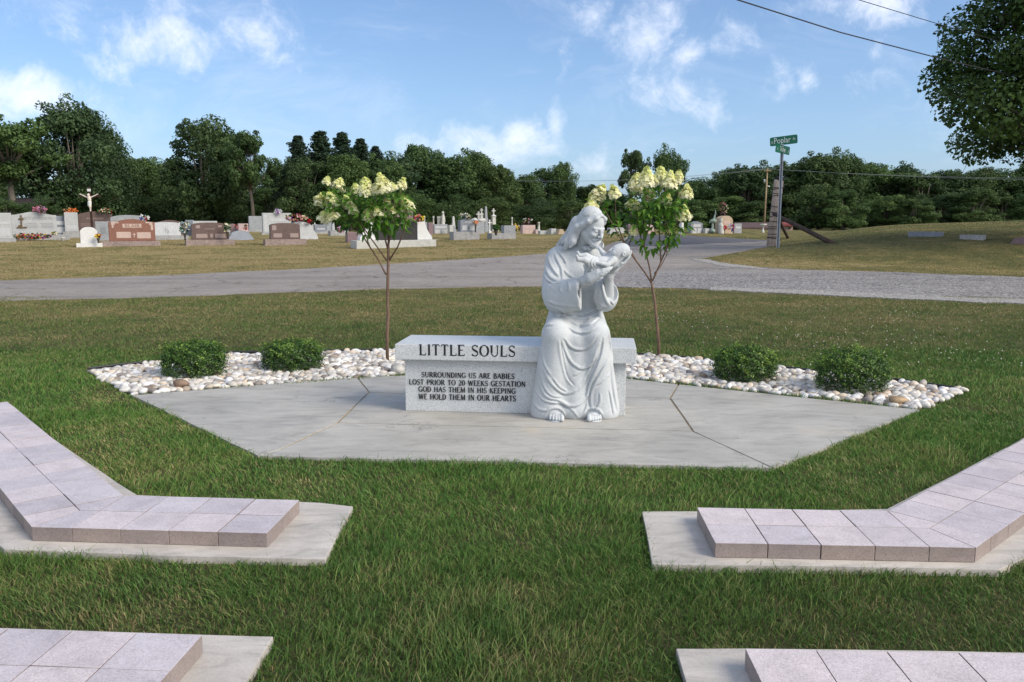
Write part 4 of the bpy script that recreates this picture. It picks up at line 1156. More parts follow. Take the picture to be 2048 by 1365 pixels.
def build_hair():
    f = Field((0.24, 5.26, 0.92), (0.78, 5.82, 1.47), 0.0033)
    hell(f, (0, 0.028, 0.044), (0.083, 0.094, 0.090), 0.01)
    hell(f, (0, 0.055, 0.005), (0.074, 0.072, 0.080), 0.03)
    # masses at both sides of the face, falling to the shoulders
    def strand(pts, r, k=0.012): f.chain([np.array(p) for p in pts], r, k)
    s0 = [hp(-0.006, -0.048, 0.106), hp(-0.042, -0.050, 0.082), hp(-0.070, -0.022, 0.045), hp(-0.080, 0.012, 0.005), hp(-0.087, 0.040, -0.04)]
    strand(s0, [0.012, 0.016, 0.020, 0.022, 0.028])
    strand([hp(-0.087, 0.040, -0.03), SW(1147, 470, 5.63), SW(1136, 486, 5.64), SW(1130, 497, 5.64)], [0.032, 0.040, 0.034, 0.014])
    strand([hp(-0.04, 0.10, -0.02), SW(1140, 474, 5.70), SW(1128, 484, 5.74), SW(1116, 492, 5.76)], [0.048, 0.040, 0.032, 0.014])
    strand([SW(1150, 468, 5.62), SW(1146, 484, 5.60), SW(1140, 494, 5.60)], [0.024, 0.022, 0.010])
    strand([hp(0.006, -0.048, 0.106), hp(0.042, -0.050, 0.082), hp(0.070, -0.022, 0.045), hp(0.080, 0.012, 0.005), hp(0.084, 0.030, -0.04)], [0.012, 0.016, 0.020, 0.022, 0.026])
    strand([hp(0.084, 0.025, -0.03), SW(1198, 478, 5.60), SW(1202, 492, 5.60), SW(1203, 500, 5.61)], [0.028, 0.026, 0.018, 0.009])
    strand([hp(0.05, 0.09, -0.04), SW(1190, 488, 5.78), SW(1188, 500, 5.80)], [0.05, 0.045, 0.03])
    # carve the face free
    hell(f, (0, -0.088, -0.03), (0.064, 0.075, 0.098), 0.006, 's')
    hell(f, (0, -0.085, 0.022), (0.050, 0.050, 0.050), 0.006, 's')
    # locks: long carved lines that follow the fall of the hair
    rng = random.Random(5)
    def lock(pts, amp=-0.0055, w=0.0055):
        f.crease([np.array(p) for p in pts], amp, w)
    for s in (-1, 1):
        for i in range(10):
            t = i / 9
            y0 = -0.075 + t * 0.13
            lock([hp(s * 0.004, y0, 0.128 - 0.02 * t), hp(s * 0.045, y0 + 0.018, 0.112 - 0.02 * t), hp(s * 0.078, y0 + 0.045, 0.062 - 0.012 * t), hp(s * 0.094, y0 * 0.5 + 0.055, 0.012 - 0.02 * t), hp(s * 0.10, 0.05 + 0.03 * t, -0.045)], -0.0065)
    for i in range(9):
        dx = i * 4.0
        lo = rng.uniform(-2, 2)
        pts = [(1160 - dx * 0.55, 455 + dx * 0.10), (1153 - dx * 0.75, 467 + lo * 0.4), (1149 - dx * 0.85 + lo, 479), (1146 - dx * 0.9 - lo, 489), (1143 - dx * 0.85 + lo, 499)]
        P = f.curve(pts)
        if len(P) > 1:
            f.crease(P, -0.013, 0.0055)
        P = f.curve([(u - 2.0, v) for u, v in pts])
        if len(P) > 1: f.crease(P, 0.007, 0.0055)
    for i in range(4):
        pts = [(1196 + i * 2.2, 470), (1198 + i * 2, 480), (1200 + i * 1.4, 492)]
        P = f.curve(pts)
        if len(P) > 1: f.crease(P, -0.004, 0.004)
    return f

def build_infant():
    f = Field((0.38, 5.10, 0.90), (0.86, 5.46, 1.28), 0.003)
    bc = np.array(SW(1240, 503, 5.415))
    BR = Matrix.Rotation(R(10), 3, 'Y') @ Matrix.Rotation(R(14), 3, 'Z')
    def bp(x, y, z): return bc + np.array(BR @ Vector((x, y, z)))          # face looks along -x and up
    f.ell(bc, (0.053, 0.046, 0.047), 0.01, 'u', BR)
    f.ell(bp(0.022, 0, 0.010), (0.042, 0.043, 0.043), 0.02, 'u', BR)
    f.ell(bp(-0.030, 0, -0.014), (0.036, 0.038, 0.036), 0.02, 'u', BR)
    for s in (-1, 1):
        f.ell(bp(-0.046, s * 0.020, -0.020), (0.016, 0.016, 0.017), 0.010)
        f.ell(bp(-0.058, s * 0.017, 0.007), (0.012, 0.012, 0.009), 0.006, 's')
        f.ell(bp(-0.0505, s * 0.0165, 0.006), (0.0085, 0.009, 0.0075), 0.002)
        f.ell(bp(0.010, s * 0.051, -0.014), (0.012, 0.007, 0.016), 0.003)
        f.ell(bp(0.008, s * 0.057, -0.012), (0.006, 0.005, 0.009), 0.002, 's')
    f.ell(bp(-0.068, 0, -0.007), (0.011, 0.008, 0.009), 0.006)
    f.cap(bp(-0.058, 0, 0.008), bp(-0.066, 0, -0.004), 0.006, 0.006, 0.006)
    f.cap(bp(-0.060, -0.007, -0.022), bp(-0.060, 0.007, -0.022), 0.005, 0.005, 0.004)
    f.cap(bp(-0.056, -0.005, -0.031), bp(-0.056, 0.005, -0.031), 0.0055, 0.0055, 0.004)
    f.ell(bp(-0.050, 0, -0.042), (0.012, 0.013, 0.010), 0.010)
    # trunk lying along the hand
    f.cap(bp(-0.012, 0, -0.045), SW(1222, 525, 5.41), 0.034, 0.034, 0.02)
    f.cap(SW(1223, 525, 5.41), SW(1204, 528, 5.405), 0.043, 0.043, 0.02)
    f.cap(SW(1204, 528, 5.405), SW(1186, 527, 5.40), 0.043, 0.040, 0.02)
    # legs
    f.cap(SW(1188, 522, 5.395), SW(1172, 513, 5.37), 0.028, 0.022, 0.012)
    f.cap(SW(1172, 513, 5.37), SW(1159, 512, 5.365), 0.021, 0.0155, 0.008)
    f.cap(SW(1158, 513, 5.365), SW(1155.5, 505, 5.355), 0.0125, 0.0095, 0.006)
    f.cap(SW(1188, 527, 5.36), SW(1170, 521, 5.335), 0.026, 0.020, 0.012)
    f.cap(SW(1170, 521, 5.335), SW(1157, 519, 5.33), 0.019, 0.014, 0.008)
    f.cap(SW(1156, 520, 5.33), SW(1153.5, 512.5, 5.32), 0.012, 0.009, 0.006)
    # near arm along the side
    f.cap(SW(1227, 521, 5.375), SW(1214, 530.5, 5.345), 0.021, 0.017, 0.010)
    f.cap(SW(1214, 530.5, 5.345), SW(1203, 528, 5.338), 0.016, 0.0125, 0.006)
    f.ell(SW(1199, 526.5, 5.337), (0.014, 0.010, 0.009), 0.004)
    for q in range(4):
        finger(f, [SW(1197, 525 + q * 1.1, 5.333), SW(1193.5, 525.4 + q * 1.3, 5.335)], 0.0042, 0.0036, 0.0015)
    f.crease([SW(1213, 526, 5.33), SW(1216, 530, 5.325), SW(1216, 534, 5.33)], -0.004, 0.004)
    # raised far arm reaching to the beard
    f.cap(SW(1217, 517, 5.43), SW(1205, 506, 5.445), 0.022, 0.017, 0.012)
    f.cap(SW(1205, 506, 5.445), SW(1198.5, 497, 5.465), 0.0155, 0.011, 0.006)
    for q in range(4):
        finger(f, [SW(1198 - q * 1.1, 496.5 + q * 0.6, 5.462), SW(1196.3 - q * 1.3, 491.5 + q * 1.2, 5.468)], 0.0045, 0.0036, 0.0015)
    return f
def build_cloth():
    f = Field((0.38, 5.10, 0.88), (0.80, 5.46, 1.24), 0.003)
    f.cap(SW(1201, 529.5, 5.405), SW(1183, 528, 5.40), 0.046, 0.046, 0.012)
    f.cap(SW(1184, 527, 5.37), SW(1178, 524, 5.36), 0.038, 0.034, 0.012)
    f.cap(SW(1180, 533, 5.385), SW(1174, 548, 5.40), 0.030, 0.020, 0.015)
    f.cap(SW(1175, 545, 5.41), SW(1170, 560, 5.43), 0.024, 0.012, 0.012)
    f.cap(SW(1196, 536, 5.38), SW(1183, 540, 5.375), 0.030, 0.022, 0.015)
    for pts, a in ((((1186, 515), (1180, 522), (1181, 532), (1188, 538)), 0.007), (((1192, 518), (1186, 525), (1188, 534), (1196, 539)), 0.006),
                   (((1180, 517), (1175, 524), (1175, 534)), 0.007), (((1200, 533), (1206, 537), (1212, 538)), 0.005), (((1176, 534), (1172, 545), (1169, 555)), 0.007),
                   (((1182, 538), (1177, 546), (1174, 554)), 0.007)):
        f.fold(pts, a, 0.008, (2.2, 0.5))
    return f

def build_statue():
    m = granite("carved_pale_granite", (0.50, 0.525, 0.535), (0.70, 1.12), 380.0, 0.75, 0.22, 0.07)
    t = thing("seated_statue", "pale carved stone figure in a long robe, seated on the bench cradling an infant", "statue", ST)
    for nm, fn in (("body", build_body), ("robe", build_robe), ("hair", build_hair)):
        obj(nm, fn().mesh(nm, ST), m, t)
    inf = obj("infant", build_infant().mesh("infant", ST), m, t)
    inf["label"] = "carved stone baby lying on the figure's hand, one arm raised"
    obj("swaddling_cloth", build_cloth().mesh("swaddling_cloth", ST), m, inf)
build_statue()
# ------------------------------------------------------------------ grass blades, standing on the lawn
def build_grass():
    rng = np.random.default_rng(11)
    patio = np.array([(p.x, p.y) for p in shrink([G(u, v, PZ) for u, v in PATIO], 0.018)])
    bed = np.array([(p.x, p.y) for p in [G(u, v, 0) for u, v in BED]])
    road = np.array([(p.x, p.y) for p in shrink([GT(*p) for p in ROAD_NEAR + ROAD_FAR + ROAD_BACK], 0.10)])
    pads = [np.array([(p.x, p.y) for p in shrink([Vector((a, b, 0)) for a, b in P[::1]], 0.012)]) for P in PAD]
    VV, FF, TT = [], [], []
    off = 0
    zones = [(1.7, 3.2, 16000, 3), (3.2, 5.6, 10500, 3), (5.6, 8.4, 4600, 3), (8.4, 14.5, 2100, 1), (14.5, 24, 620, 1), (24, 36, 230, 1)]
    for y0, y1, dens, seg in zones:
        w1 = 0.72 * y1 + 0.8
        n = int(dens * (y1 - y0) * 2 * w1)
        x = rng.uniform(-w1, w1, n); y = rng.uniform(y0, y1, n)
        k = np.abs(x) < 0.72 * y + 0.8
        x, y = x[k], y[k]
        m = np.ones(len(x), bool)
        if y0 < 9:
            m &= ~in_poly(x, y, patio) & ~in_poly(x, y, bed)
            for P in pads: m &= ~in_poly(x, y, P)
            for P in PAV: m &= ~in_poly(x, y, P)
        else:
            m &= ~in_poly(x, y, road)
        x, y = x[m], y[m]
        n = len(x)
        z = terrain(x, y)
        # tufts: blades gather round clump centres and share their lean
        cl = np.sin(x * 9.1 + 2.0 * np.sin(y * 5.3)) * np.sin(y * 8.3 + 2.1 * np.sin(x * 6.1))
        cl2 = np.sin(x * 2.3 + 1.3 * np.sin(y * 1.7)) * np.sin(y * 2.1 + 1.1 * np.sin(x * 1.9))
        far = np.clip((y - 5) / 6, 0, 1)
        cl3 = np.sin(x * 1.15 + 2.2 * np.sin(y * 1.05 + 0.6)) * np.sin(y * 1.4 + 1.7 * np.sin(x * 0.9))
        h = (0.027 + 0.009 * cl + 0.007 * cl2 + 0.004 * cl3) * rng.uniform(0.55, 1.35, n) * (1 - 0.30 * far)
        if y0 > 14: h = h * 0.85
        long_ = rng.uniform(size=n) < 0.035
        h = np.where(long_, h * 1.7, h)
        wd = np.maximum(0.0017, y * 0.00050) * rng.uniform(0.7, 1.3, n)
        a = rng.uniform(0, 2 * np.pi, n)
        lean_a = a + rng.normal(0, 0.5, n) + 1.2 * cl2
        lean = h * np.abs(rng.normal(0.75, 0.50, n))
        ux, uy = np.cos(a), np.sin(a)
        lx, ly = np.cos(lean_a) * lean, np.sin(lean_a) * lean
        tone = np.clip(rng.normal(0.5, 0.22, n) + 0.07 * cl + 0.06 * cl2, 0.1, 0.95)
        dry = rng.uniform(size=n) < (0.10 + 0.10 * (cl2 < -0.35) + 0.22 * (cl3 < -0.62) + 0.10 * (cl < -0.6))
        tone = np.where(dry, rng.uniform(0.8, 1.35, n), tone)
        bl = np.stack([x - ux * wd, y - uy * wd, z], 1); br = np.stack([x + ux * wd, y + uy * wd, z], 1)
        tip = np.stack([x + lx, y + ly, z + h], 1)
        if seg == 3:
            ml = np.stack([x + 0.34 * lx - 0.8 * ux * wd, y + 0.34 * ly - 0.8 * uy * wd, z + 0.62 * h], 1)
            mr = np.stack([x + 0.34 * lx + 0.8 * ux * wd, y + 0.34 * ly + 0.8 * uy * wd, z + 0.62 * h], 1)
            V = np.stack([bl, br, mr, ml, tip], 1).reshape(-1, 3)
            i = off + np.arange(n) * 5
            F = np.concatenate([np.stack([i, i + 1, i + 2], 1), np.stack([i, i + 2, i + 3], 1), np.stack([i + 3, i + 2, i + 4], 1)])
            TT.append(np.repeat(tone, 5)); off += 5 * n
        else:
            V = np.stack([bl, br, tip], 1).reshape(-1, 3)
            i = off + np.arange(n) * 3
            F = np.stack([i, i + 1, i + 2], 1)
            TT.append(np.repeat(tone, 3)); off += 3 * n
        VV.append(V); FF.append(F)
    me = np_mesh("grass", np.concatenate(VV), np.concatenate(FF))
    set_attr(me, "tone", np.concatenate(TT))
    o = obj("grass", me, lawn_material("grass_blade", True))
    tag(o, "mown green lawn grass round the patio and out to the headstones", "grass", kind='stuff')
    # white clover heads in the lawn
    bmi = bmesh.new(); bmesh.ops.create_icosphere(bmi, subdivisions=1, radius=1.0)
    U = np.array([v.co[:] for v in bmi.verts]); Fi = np.array([[v.index for v in f.verts] for f in bmi.faces]); bmi.free()
    n = 520
    u = rng.uniform(1250, 2150, n); v = rng.uniform(612, 770, n)
    P = np.array([G(a, b) for a, b in zip(u, v)])
    k = ~in_poly(P[:, 0], P[:, 1], bed) & (P[:, 1] < 13.4) & (np.sin(P[:, 0] * 1.3) * np.sin(P[:, 1] * 1.1 + 1) + rng.uniform(-0.8, 0.8, n) > 0)
    P = P[k]; n = len(P)
    V = (U[None] * rng.uniform(0.004, 0.007, n)[:, None, None] + P[:, None] + np.array([0, 0, 1]) * rng.uniform(0.035, 0.06, n)[:, None, None]).reshape(-1, 3)
    F = (Fi[None] + (np.arange(n) * len(U))[:, None, None]).reshape(-1, 3)
    o = obj("clover_flowers", np_mesh("clover_flowers", V, F, True), plain("clover_white", (0.62, 0.60, 0.50), 0.8, 0.2, 60))
    tag(o, "small white clover heads scattered through the lawn at the right", "clover", kind='stuff')
build_grass()
# ------------------------------------------------------------------ leaves and plants
def leaf_mat(name, stops, rough=0.55, trans=0.35, spec=0.35, attr='tone', hue=0.0):
    m, t = material(name)
    a = t.n('ShaderNodeAttribute', attribute_name=attr)
    r = t.ramp((a, 'Fac'), stops)
    oi = t.n('ShaderNodeObjectInfo')
    hv = t.ramp((oi, 'Random'), [(0.0, (0.80, 0.84, 0.95)), (0.35, (1.0, 0.95, 0.9)), (0.65, (1.0, 1.08, 1.0)), (1.0, (1.12, 1.12, 1.0))])
    t.out(t.mix(hue, r, t.mix(1.0, r, (hv, 0), 'MULTIPLY')), rough, None, spec, trans=trans)
    return m
def bark_mat(name, col, sc=14):
    m, t = material(name)
    c = t.coord('Object')
    mp = t.n('ShaderNodeMapping', {'Vector': c}); mp.inputs['Scale'].default_value = (sc, sc, sc * 0.22)
    n = t.noise(mp, 1.0, 6, 0.7, 0.5)
    r = t.ramp(n, [(0.3, tuple(x * 0.55 for x in col)), (0.7, tuple(x * 1.25 for x in col))])
    t.out(r, 0.9, t.bump(n, 0.8, 0.02), 0.15)
    return m
def unit(v): return v / (np.linalg.norm(v, axis=-1, keepdims=True) + 1e-9)
def cards(C, N, S, rng, aspect=0.55, fold=0.25):
    """pointed, folded leaf at each C facing roughly N; 4 verts, 2 faces"""
    n = len(C)
    N = unit(N)
    r = unit(rng.normal(size=(n, 3)))
    a = unit(np.cross(N, r)); b = np.cross(N, a)
    S = S[:, None]
    V = np.stack([C - a * S * 0.5, C + b * S * aspect * 0.5 + N * S * fold * 0.5, C + a * S * 0.5, C - b * S * aspect * 0.5 + N * S * fold * 0.5], 1).reshape(-1, 3)
    i = np.arange(n) * 4
    F = np.concatenate([np.stack([i, i + 1, i + 2], 1), np.stack([i, i + 2, i + 3], 1)])
    return V, F
def long_leaf(rng, P, D, L, W, tone, droop=0.4):
    """lance shaped leaf with a midrib: 8 verts"""
    D = D / np.linalg.norm(D)
    side = np.cross(D, (0, 0, 1.0)); side /= (np.linalg.norm(side) + 1e-6)
    up = np.cross(side, D)
    roll = rng.uniform(-0.5, 0.5)
    side, up = side * math.cos(roll) + up * math.sin(roll), up * math.cos(roll) - side * math.sin(roll)
    V = []
    for t, w in ((0, 0.05), (0.3, 0.9), (0.62, 0.8), (1.0, 0.0)):
        c = P + D * L * t + np.array((0, 0, -1.0)) * droop * L * t * t
        if w == 0: V += [c]
        else: V += [c - side * W * w * 0.5 + up * W * 0.12 * w, c, c + side * W * w * 0.5 + up * W * 0.12 * w]
    F = [[0, 1, 4], [0, 4, 3], [1, 2, 5], [1, 5, 4], [3, 4, 7], [3, 7, 6], [4, 5, 8], [4, 8, 7], [6, 7, 9], [7, 8, 9]]
    return np.array(V), np.array(F)

def build_boxwoods():
    rng = np.random.default_rng(21)
    m = leaf_mat("boxwood_leaf", [(0.0, (0.024, 0.060, 0.010)), (0.45, (0.040, 0.100, 0.014)), (0.74, (0.105, 0.205, 0.026)), (1.0, (0.30, 0.42, 0.06))], 0.4, 0.25, 0.45)
    bark = bark_mat("boxwood_bark", (0.12, 0.095, 0.06))
    spots = [(384, 754, 124, 78, "leftmost round green boxwood, the first of four in the river stones"), (583, 740, 118, 66, "smaller dark green boxwood between the leftmost boxwood and the bench"),
             (1492, 762, 118, 76, "round green boxwood nearest the bench on its right side"), (1708, 783, 140, 92, "largest boxwood with a bright shoot on top, at the right end of the bed")]
    for i, (u, v, w, h, lab) in enumerate(spots):
        c = G(u, v, 0.02)
        dep = c.y * CP + CAM_H * SP
        rx = w / FPX * dep / 2; hz = h / FPX * dep * 1.0
        c = Vector((c.x, c.y + rx * 0.22, -0.01))
        t = thing("boxwood_shrub", lab, "shrub", c, 0, "boxwood shrubs in the river stones")
        n = 17000
        d = unit(rng.normal(size=(n, 3)))
        d[:, 2] = np.where(rng.uniform(size=n) < 0.30, -np.abs(d[:, 2]) * 0.7, np.abs(d[:, 2]))
        d = unit(d)
        ph = rng.uniform(0, 6, 6)
        bump = 1 + 0.09 * np.sin(d[:, 0] * 5 + ph[0]) * np.sin(d[:, 1] * 6 + ph[1]) + 0.10 * np.sin(d[:, 0] * 11 + ph[2] + d[:, 2] * 7) * np.sin(d[:, 1] * 12 + ph[3]) + 0.05 * np.sin(d[:, 2] * 19 + d[:, 0] * 17 + ph[4])
        shell = 1 - np.abs(rng.normal(0, 0.13, n))
        r = bump * shell * np.where(rng.uniform(size=n) < 0.16, rng.uniform(1.0, 1.20, n), 1.0)
        sq = ((1 - np.abs(d[:, 2]) ** 2.8) ** (1 / 2.8) / np.sqrt(np.maximum(1e-4, 1 - d[:, 2] ** 2)))[:, None]
        P = d * np.concatenate([sq, sq, np.ones_like(sq)], 1) * r[:, None] * np.array((rx, rx * 0.92, hz * 0.56)) + np.array((0, 0, hz * 0.42))
        P[:, 2] = np.maximum(P[:, 2], rng.uniform(0.01, 0.05, n))
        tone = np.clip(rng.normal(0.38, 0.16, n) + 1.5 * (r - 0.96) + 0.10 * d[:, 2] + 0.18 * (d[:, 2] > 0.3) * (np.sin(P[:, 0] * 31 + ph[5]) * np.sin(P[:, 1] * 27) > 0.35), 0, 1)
        if i == 3:                                   # upright new shoots on the largest shrub
            k = 260
            sh = rng.choice(4, k); sx = np.array((-0.10, 0.02, 0.05, -0.22))[sh] ; sz = np.array((0.02, 0.07, 0.05, 0.03))[sh]
            q = rng.uniform(size=k)
            P2 = np.stack([sx + rng.normal(0, 0.012, k), rng.normal(-0.02, 0.015, k), hz * 0.93 - 0.06 * np.abs(sx) * 4 + q * sz], 1)
            P = np.concatenate([P, P2]); d = np.concatenate([d, unit(rng.normal(size=(k, 3)) + (0, -0.5, 0.6))]); tone = np.concatenate([tone, rng.uniform(0.7, 1.0, k)])
        nn = len(P)
        V, F = cards(P, d + rng.normal(0, 0.55, (nn, 3)), rng.uniform(0.010, 0.019, nn), rng, 0.6)
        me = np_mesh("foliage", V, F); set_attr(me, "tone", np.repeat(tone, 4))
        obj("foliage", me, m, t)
        bm = bmesh.new()
        for k in range(26):
            a = rng.uniform(0, 6.28); s = rng.uniform(0.2, 0.8)
            add_tube(bm, [(0.02 * math.cos(a), 0.02 * math.sin(a), -0.02), (rx * s * 0.5 * math.cos(a), rx * s * 0.5 * math.sin(a), hz * 0.35), (rx * s * math.cos(a), rx * s * math.sin(a), hz * rng.uniform(0.5, 0.85))], [0.008, 0.005, 0.002], 5)
        obj("stems", bm_mesh("stems", bm, True), bark, t)

FLORET = None
def panicle(rng, w, h):
    """cone of four petalled florets, base at z = 0"""
    C, N, tone = [], [], []
    n = int(125 * (w * h / 0.012) ** 0.6) + 30
    for i in range(n):
        t = rng.uniform() ** 1.25
        r = 0.5 * w * (1 - 0.82 * t ** 1.9) * rng.uniform(0.55, 1.32)
        a = rng.uniform(0, 6.28)
        C.append((r * math.cos(a), r * math.sin(a), h * t - 0.02 * w)); N.append((math.cos(a), math.sin(a), 0.45 + 0.9 * t)); tone.append(np.clip(t * 0.85 + rng.normal(0, 0.16), 0, 1))
    C = np.array(C); N = unit(np.array(N) + rng.normal(0, 0.25, (n, 3))); tone = np.array(tone)
    r = unit(rng.normal(size=(n, 3))); a = unit(np.cross(N, r)); b = np.cross(N, a)
    S = rng.uniform(0.013, 0.024, n)[:, None] * np.where(tone > 0.75, 0.65, 1.0)[:, None]
    V, F = [], []
    for k in range(4):
        ca, sa = math.cos(k * math.pi / 2), math.sin(k * math.pi / 2)
        d = a * ca + b * sa; e = -a * sa + b * ca
        V.append(np.stack([C, C + d * S * 0.6 + e * S * 0.48 + N * S * 0.18, C + d * S * 1.1 + N * S * 0.05, C + d * S * 0.6 - e * S * 0.48 + N * S * 0.18], 1).reshape(-1, 3))
        i = np.arange(n) * 4 + k * 4 * n
        F.append(np.concatenate([np.stack([i, i + 1, i + 2], 1), np.stack([i, i + 2, i + 3], 1)]))
    me = np_mesh("flower_head", np.concatenate(V), np.concatenate(F))
    set_attr(me, "tone", np.tile(np.repeat(tone, 4), 4))
    return me
def build_hydrangeas():
    rng = np.random.default_rng(33)
    leaf = leaf_mat("hydrangea_leaf", [(0.0, (0.050, 0.130, 0.016)), (0.5, (0.105, 0.240, 0.028)), (1.0, (0.220, 0.360, 0.056))], 0.45, 0.40, 0.4)
    fl = leaf_mat("hydrangea_bloom", [(0.0, (0.85, 0.83, 0.60)), (0.45, (0.84, 0.83, 0.46)), (0.8, (0.70, 0.74, 0.24)), (1.0, (0.52, 0.62, 0.13))], 0.7, 0.30, 0.15)
    bark = bark_mat("hydrangea_bark", (0.19, 0.125, 0.090), 30)
    defs = [
        dict(label="small standard tree with creamy flower heads, left of the bench", Y=7.72, trunk=[(775, 725), (774, 680), (776, 630), (775, 585), (776, 548), (777, 505), (777, 470)], tr=(0.016, 0.013, 0.007),
             br=[[(772, 550), (758, 522), (740, 495), (722, 466), (704, 440), (690, 420)], [(774, 522), (757, 498), (738, 472), (722, 448), (700, 405)], [(776, 500), (768, 470), (757, 440), (745, 410), (735, 385)], [(777, 490), (783, 460), (790, 430), (788, 395)],
                 [(778, 522), (795, 495), (806, 468), (812, 440), (814, 420)], [(777, 480), (773, 440), (769, 400), (769, 378)], [(722, 466), (690, 440), (665, 420), (650, 408)], [(704, 440), (680, 410), (672, 392)], [(740, 495), (728, 462), (714, 430), (712, 395)], [(757, 440), (752, 415), (752, 392)], [(790, 430), (800, 400), (802, 382)]],
             fl=[(653, 361, 15, 13), (675, 367, 26, 19), (637, 397, 22, 22), (668, 399, 30, 28), (646, 430, 23, 24), (668, 427, 24, 22), (696, 401, 17, 21), (713, 376, 20, 17), (732, 370, 30, 30), (751, 375, 20, 16), (770, 366, 31, 36), (787, 373, 16, 12), (802, 367, 18, 20), (818, 406, 24, 28), (777, 408, 22, 23), (755, 423, 16, 14), (735, 429, 22, 22), (708, 417, 16, 14), (787, 424, 13, 12)],
             crown=[(770, 415, 55, 45, 0.30, 250), (735, 420, 50, 45, 0.30, 190), (690, 410, 42, 36, 0.24, 120), (660, 405, 24, 30, 0.16, 50), (806, 425, 20, 38, 0.2, 80), (765, 446, 56, 18, 0.28, 60), (700, 438, 30, 16, 0.2, 26)]),
        dict(label="small standard tree with creamy flower heads and open branches, right of the statue", Y=7.86, trunk=[(1318, 719), (1317, 680), (1313, 640), (1310, 605), (1303, 566)], tr=(0.016, 0.013, 0.011),
             br=[[(1303, 566), (1288, 543), (1272, 522), (1255, 498), (1240, 475), (1226, 450), (1212, 425), (1198, 398)], [(1272, 522), (1262, 505), (1245, 478), (1232, 440), (1230, 395)], [(1303, 564), (1300, 540), (1294, 515), (1288, 488), (1287, 455), (1292, 420), (1295, 375)], [(1305, 562), (1313, 545), (1322, 524), (1332, 500), (1340, 472), (1348, 440), (1358, 400), (1354, 362)],
                 [(1322, 524), (1320, 490), (1318, 455), (1322, 400), (1323, 362)], [(1294, 515), (1284, 485), (1276, 450), (1270, 400), (1271, 375)], [(1332, 500), (1350, 465), (1362, 440)], [(1308, 548), (1322, 532), (1334, 510), (1330, 470), (1334, 410)], [(1288, 488), (1300, 450), (1312, 410), (1336, 372)], [(1255, 498), (1266, 470), (1262, 430), (1264, 415)], [(1340, 472), (1362, 430), (1372, 395)]],
             fl=[(1194, 380, 28, 28), (1192, 396, 26, 20), (1183, 411, 28, 17), (1230, 382, 22, 21), (1271, 363, 28, 32), (1294, 352, 31, 33), (1308, 362, 15, 13), (1323, 350, 28, 32), (1338, 360, 27, 28), (1354, 351, 20, 21), (1297, 386, 24, 21), (1331, 397, 20, 20), (1372, 383, 22, 25), (1258, 408, 18, 17), (1273, 410, 18, 16), (1365, 424, 32, 26), (1265, 461, 12, 17)],
             crown=[(1300, 405, 45, 28, 0.28, 150), (1335, 405, 38, 30, 0.28, 140), (1305, 440, 50, 28, 0.26, 120), (1352, 445, 24, 36, 0.2, 70), (1275, 470, 18, 26, 0.14, 36), (1336, 475, 18, 24, 0.16, 50), (1300, 490, 20, 18, 0.14, 22), (1198, 415, 26, 18, 0.16, 46), (1228, 415, 18, 24, 0.14, 30), (1232, 455, 22, 18, 0.12, 16), (1268, 425, 20, 20, 0.18, 34)]),
    ]
    for D in defs:
        Y = D['Y']
        base = G(*D['trunk'][0], 0.0)
        Y = base.y
        t = thing("hydrangea_tree", D['label'], "tree", base, 0, "hydrangea trees in the river stones")
        L = lambda u, v, dy: np.array(W(u, v, Y + dy)) - np.array(base)
        bm = bmesh.new()
        tp = [L(u, v, 0) for u, v in D['trunk']]
        tp[0] = np.array((0, 0, -0.03))
        n = len(tp)
        a, b, c = D['tr']
        add_tube(bm, tp, [a + (b - a) * i / (n - 2) if i < n - 1 else c for i in range(n)], 9)
        obj("trunk", bm_mesh("trunk", bm, True), bark, t)
        LV, LF, LT = [], [], []
        off = 0
        def leaf_at(P, d, l, tone):
            nonlocal off
            V, F = long_leaf(rng, P, d, l, l * rng.uniform(0.48, 0.62), tone, rng.uniform(0.15, 0.6))
            LV.append(V); LF.append(F + off); LT.append(np.full(len(V), tone)); off += len(V)
        ends = []
        for bi, br in enumerate(D['br']):
            dy = rng.uniform(-0.20, 0.20)
            pts = [L(u, v, dy * min(1, i / 3)) for i, (u, v) in enumerate(br)]
            bm = bmesh.new()
            r0 = 0.0085 if bi < 5 else 0.0055
            add_tube(bm, pts, [r0 + (0.0035 - r0) * i / (len(pts) - 1) for i in range(len(pts))], 6)
            obj("branch", bm_mesh("branch", bm, True), bark, t)
            for i in range(len(pts) // 2, len(pts)):
                for k in range(3):
                    d = rng.normal(size=3) + (0, 0, 0.3)
                    leaf_at(pts[i] + rng.normal(0, 0.02, 3), d, rng.uniform(0.05, 0.085), np.clip(rng.normal(0.45, 0.2), 0, 1))
        for u, v, ru, rv, ry, k in D['crown']:
            for _ in range(k):
                q = rng.normal(size=3); q /= np.linalg.norm(q); q *= rng.uniform(0.25, 1.0) ** 0.5
                P = L(u + q[0] * ru, v - q[2] * rv, q[1] * ry)
                d = q * (1, 1, 0.6) + rng.normal(0, 0.45, 3) + (0, 0, 0.1)
                leaf_at(P, d, rng.uniform(0.048, 0.088), np.clip(rng.normal(0.48, 0.24) + 0.18 * q[2], 0, 1))
        me = np_mesh("foliage", np.concatenate(LV), np.concatenate(LF)); set_attr(me, "tone", np.concatenate(LT))
        obj("foliage", me, leaf, t)
        for u, v, w, h in D['fl']:
            dy = rng.uniform(-0.26, 0.10)
            k = (Y * CP) / FPX
            o = obj("flower_head", panicle(rng, w * k * 0.90, h * k * 1.05), fl, t, L(u, v + h / 2, dy))
            o.rotation_euler = (rng.uniform(-0.15, 0.5), rng.uniform(-0.35, 0.35) + (u - D['trunk'][0][0]) * 0.0022, rng.uniform(0, 6))

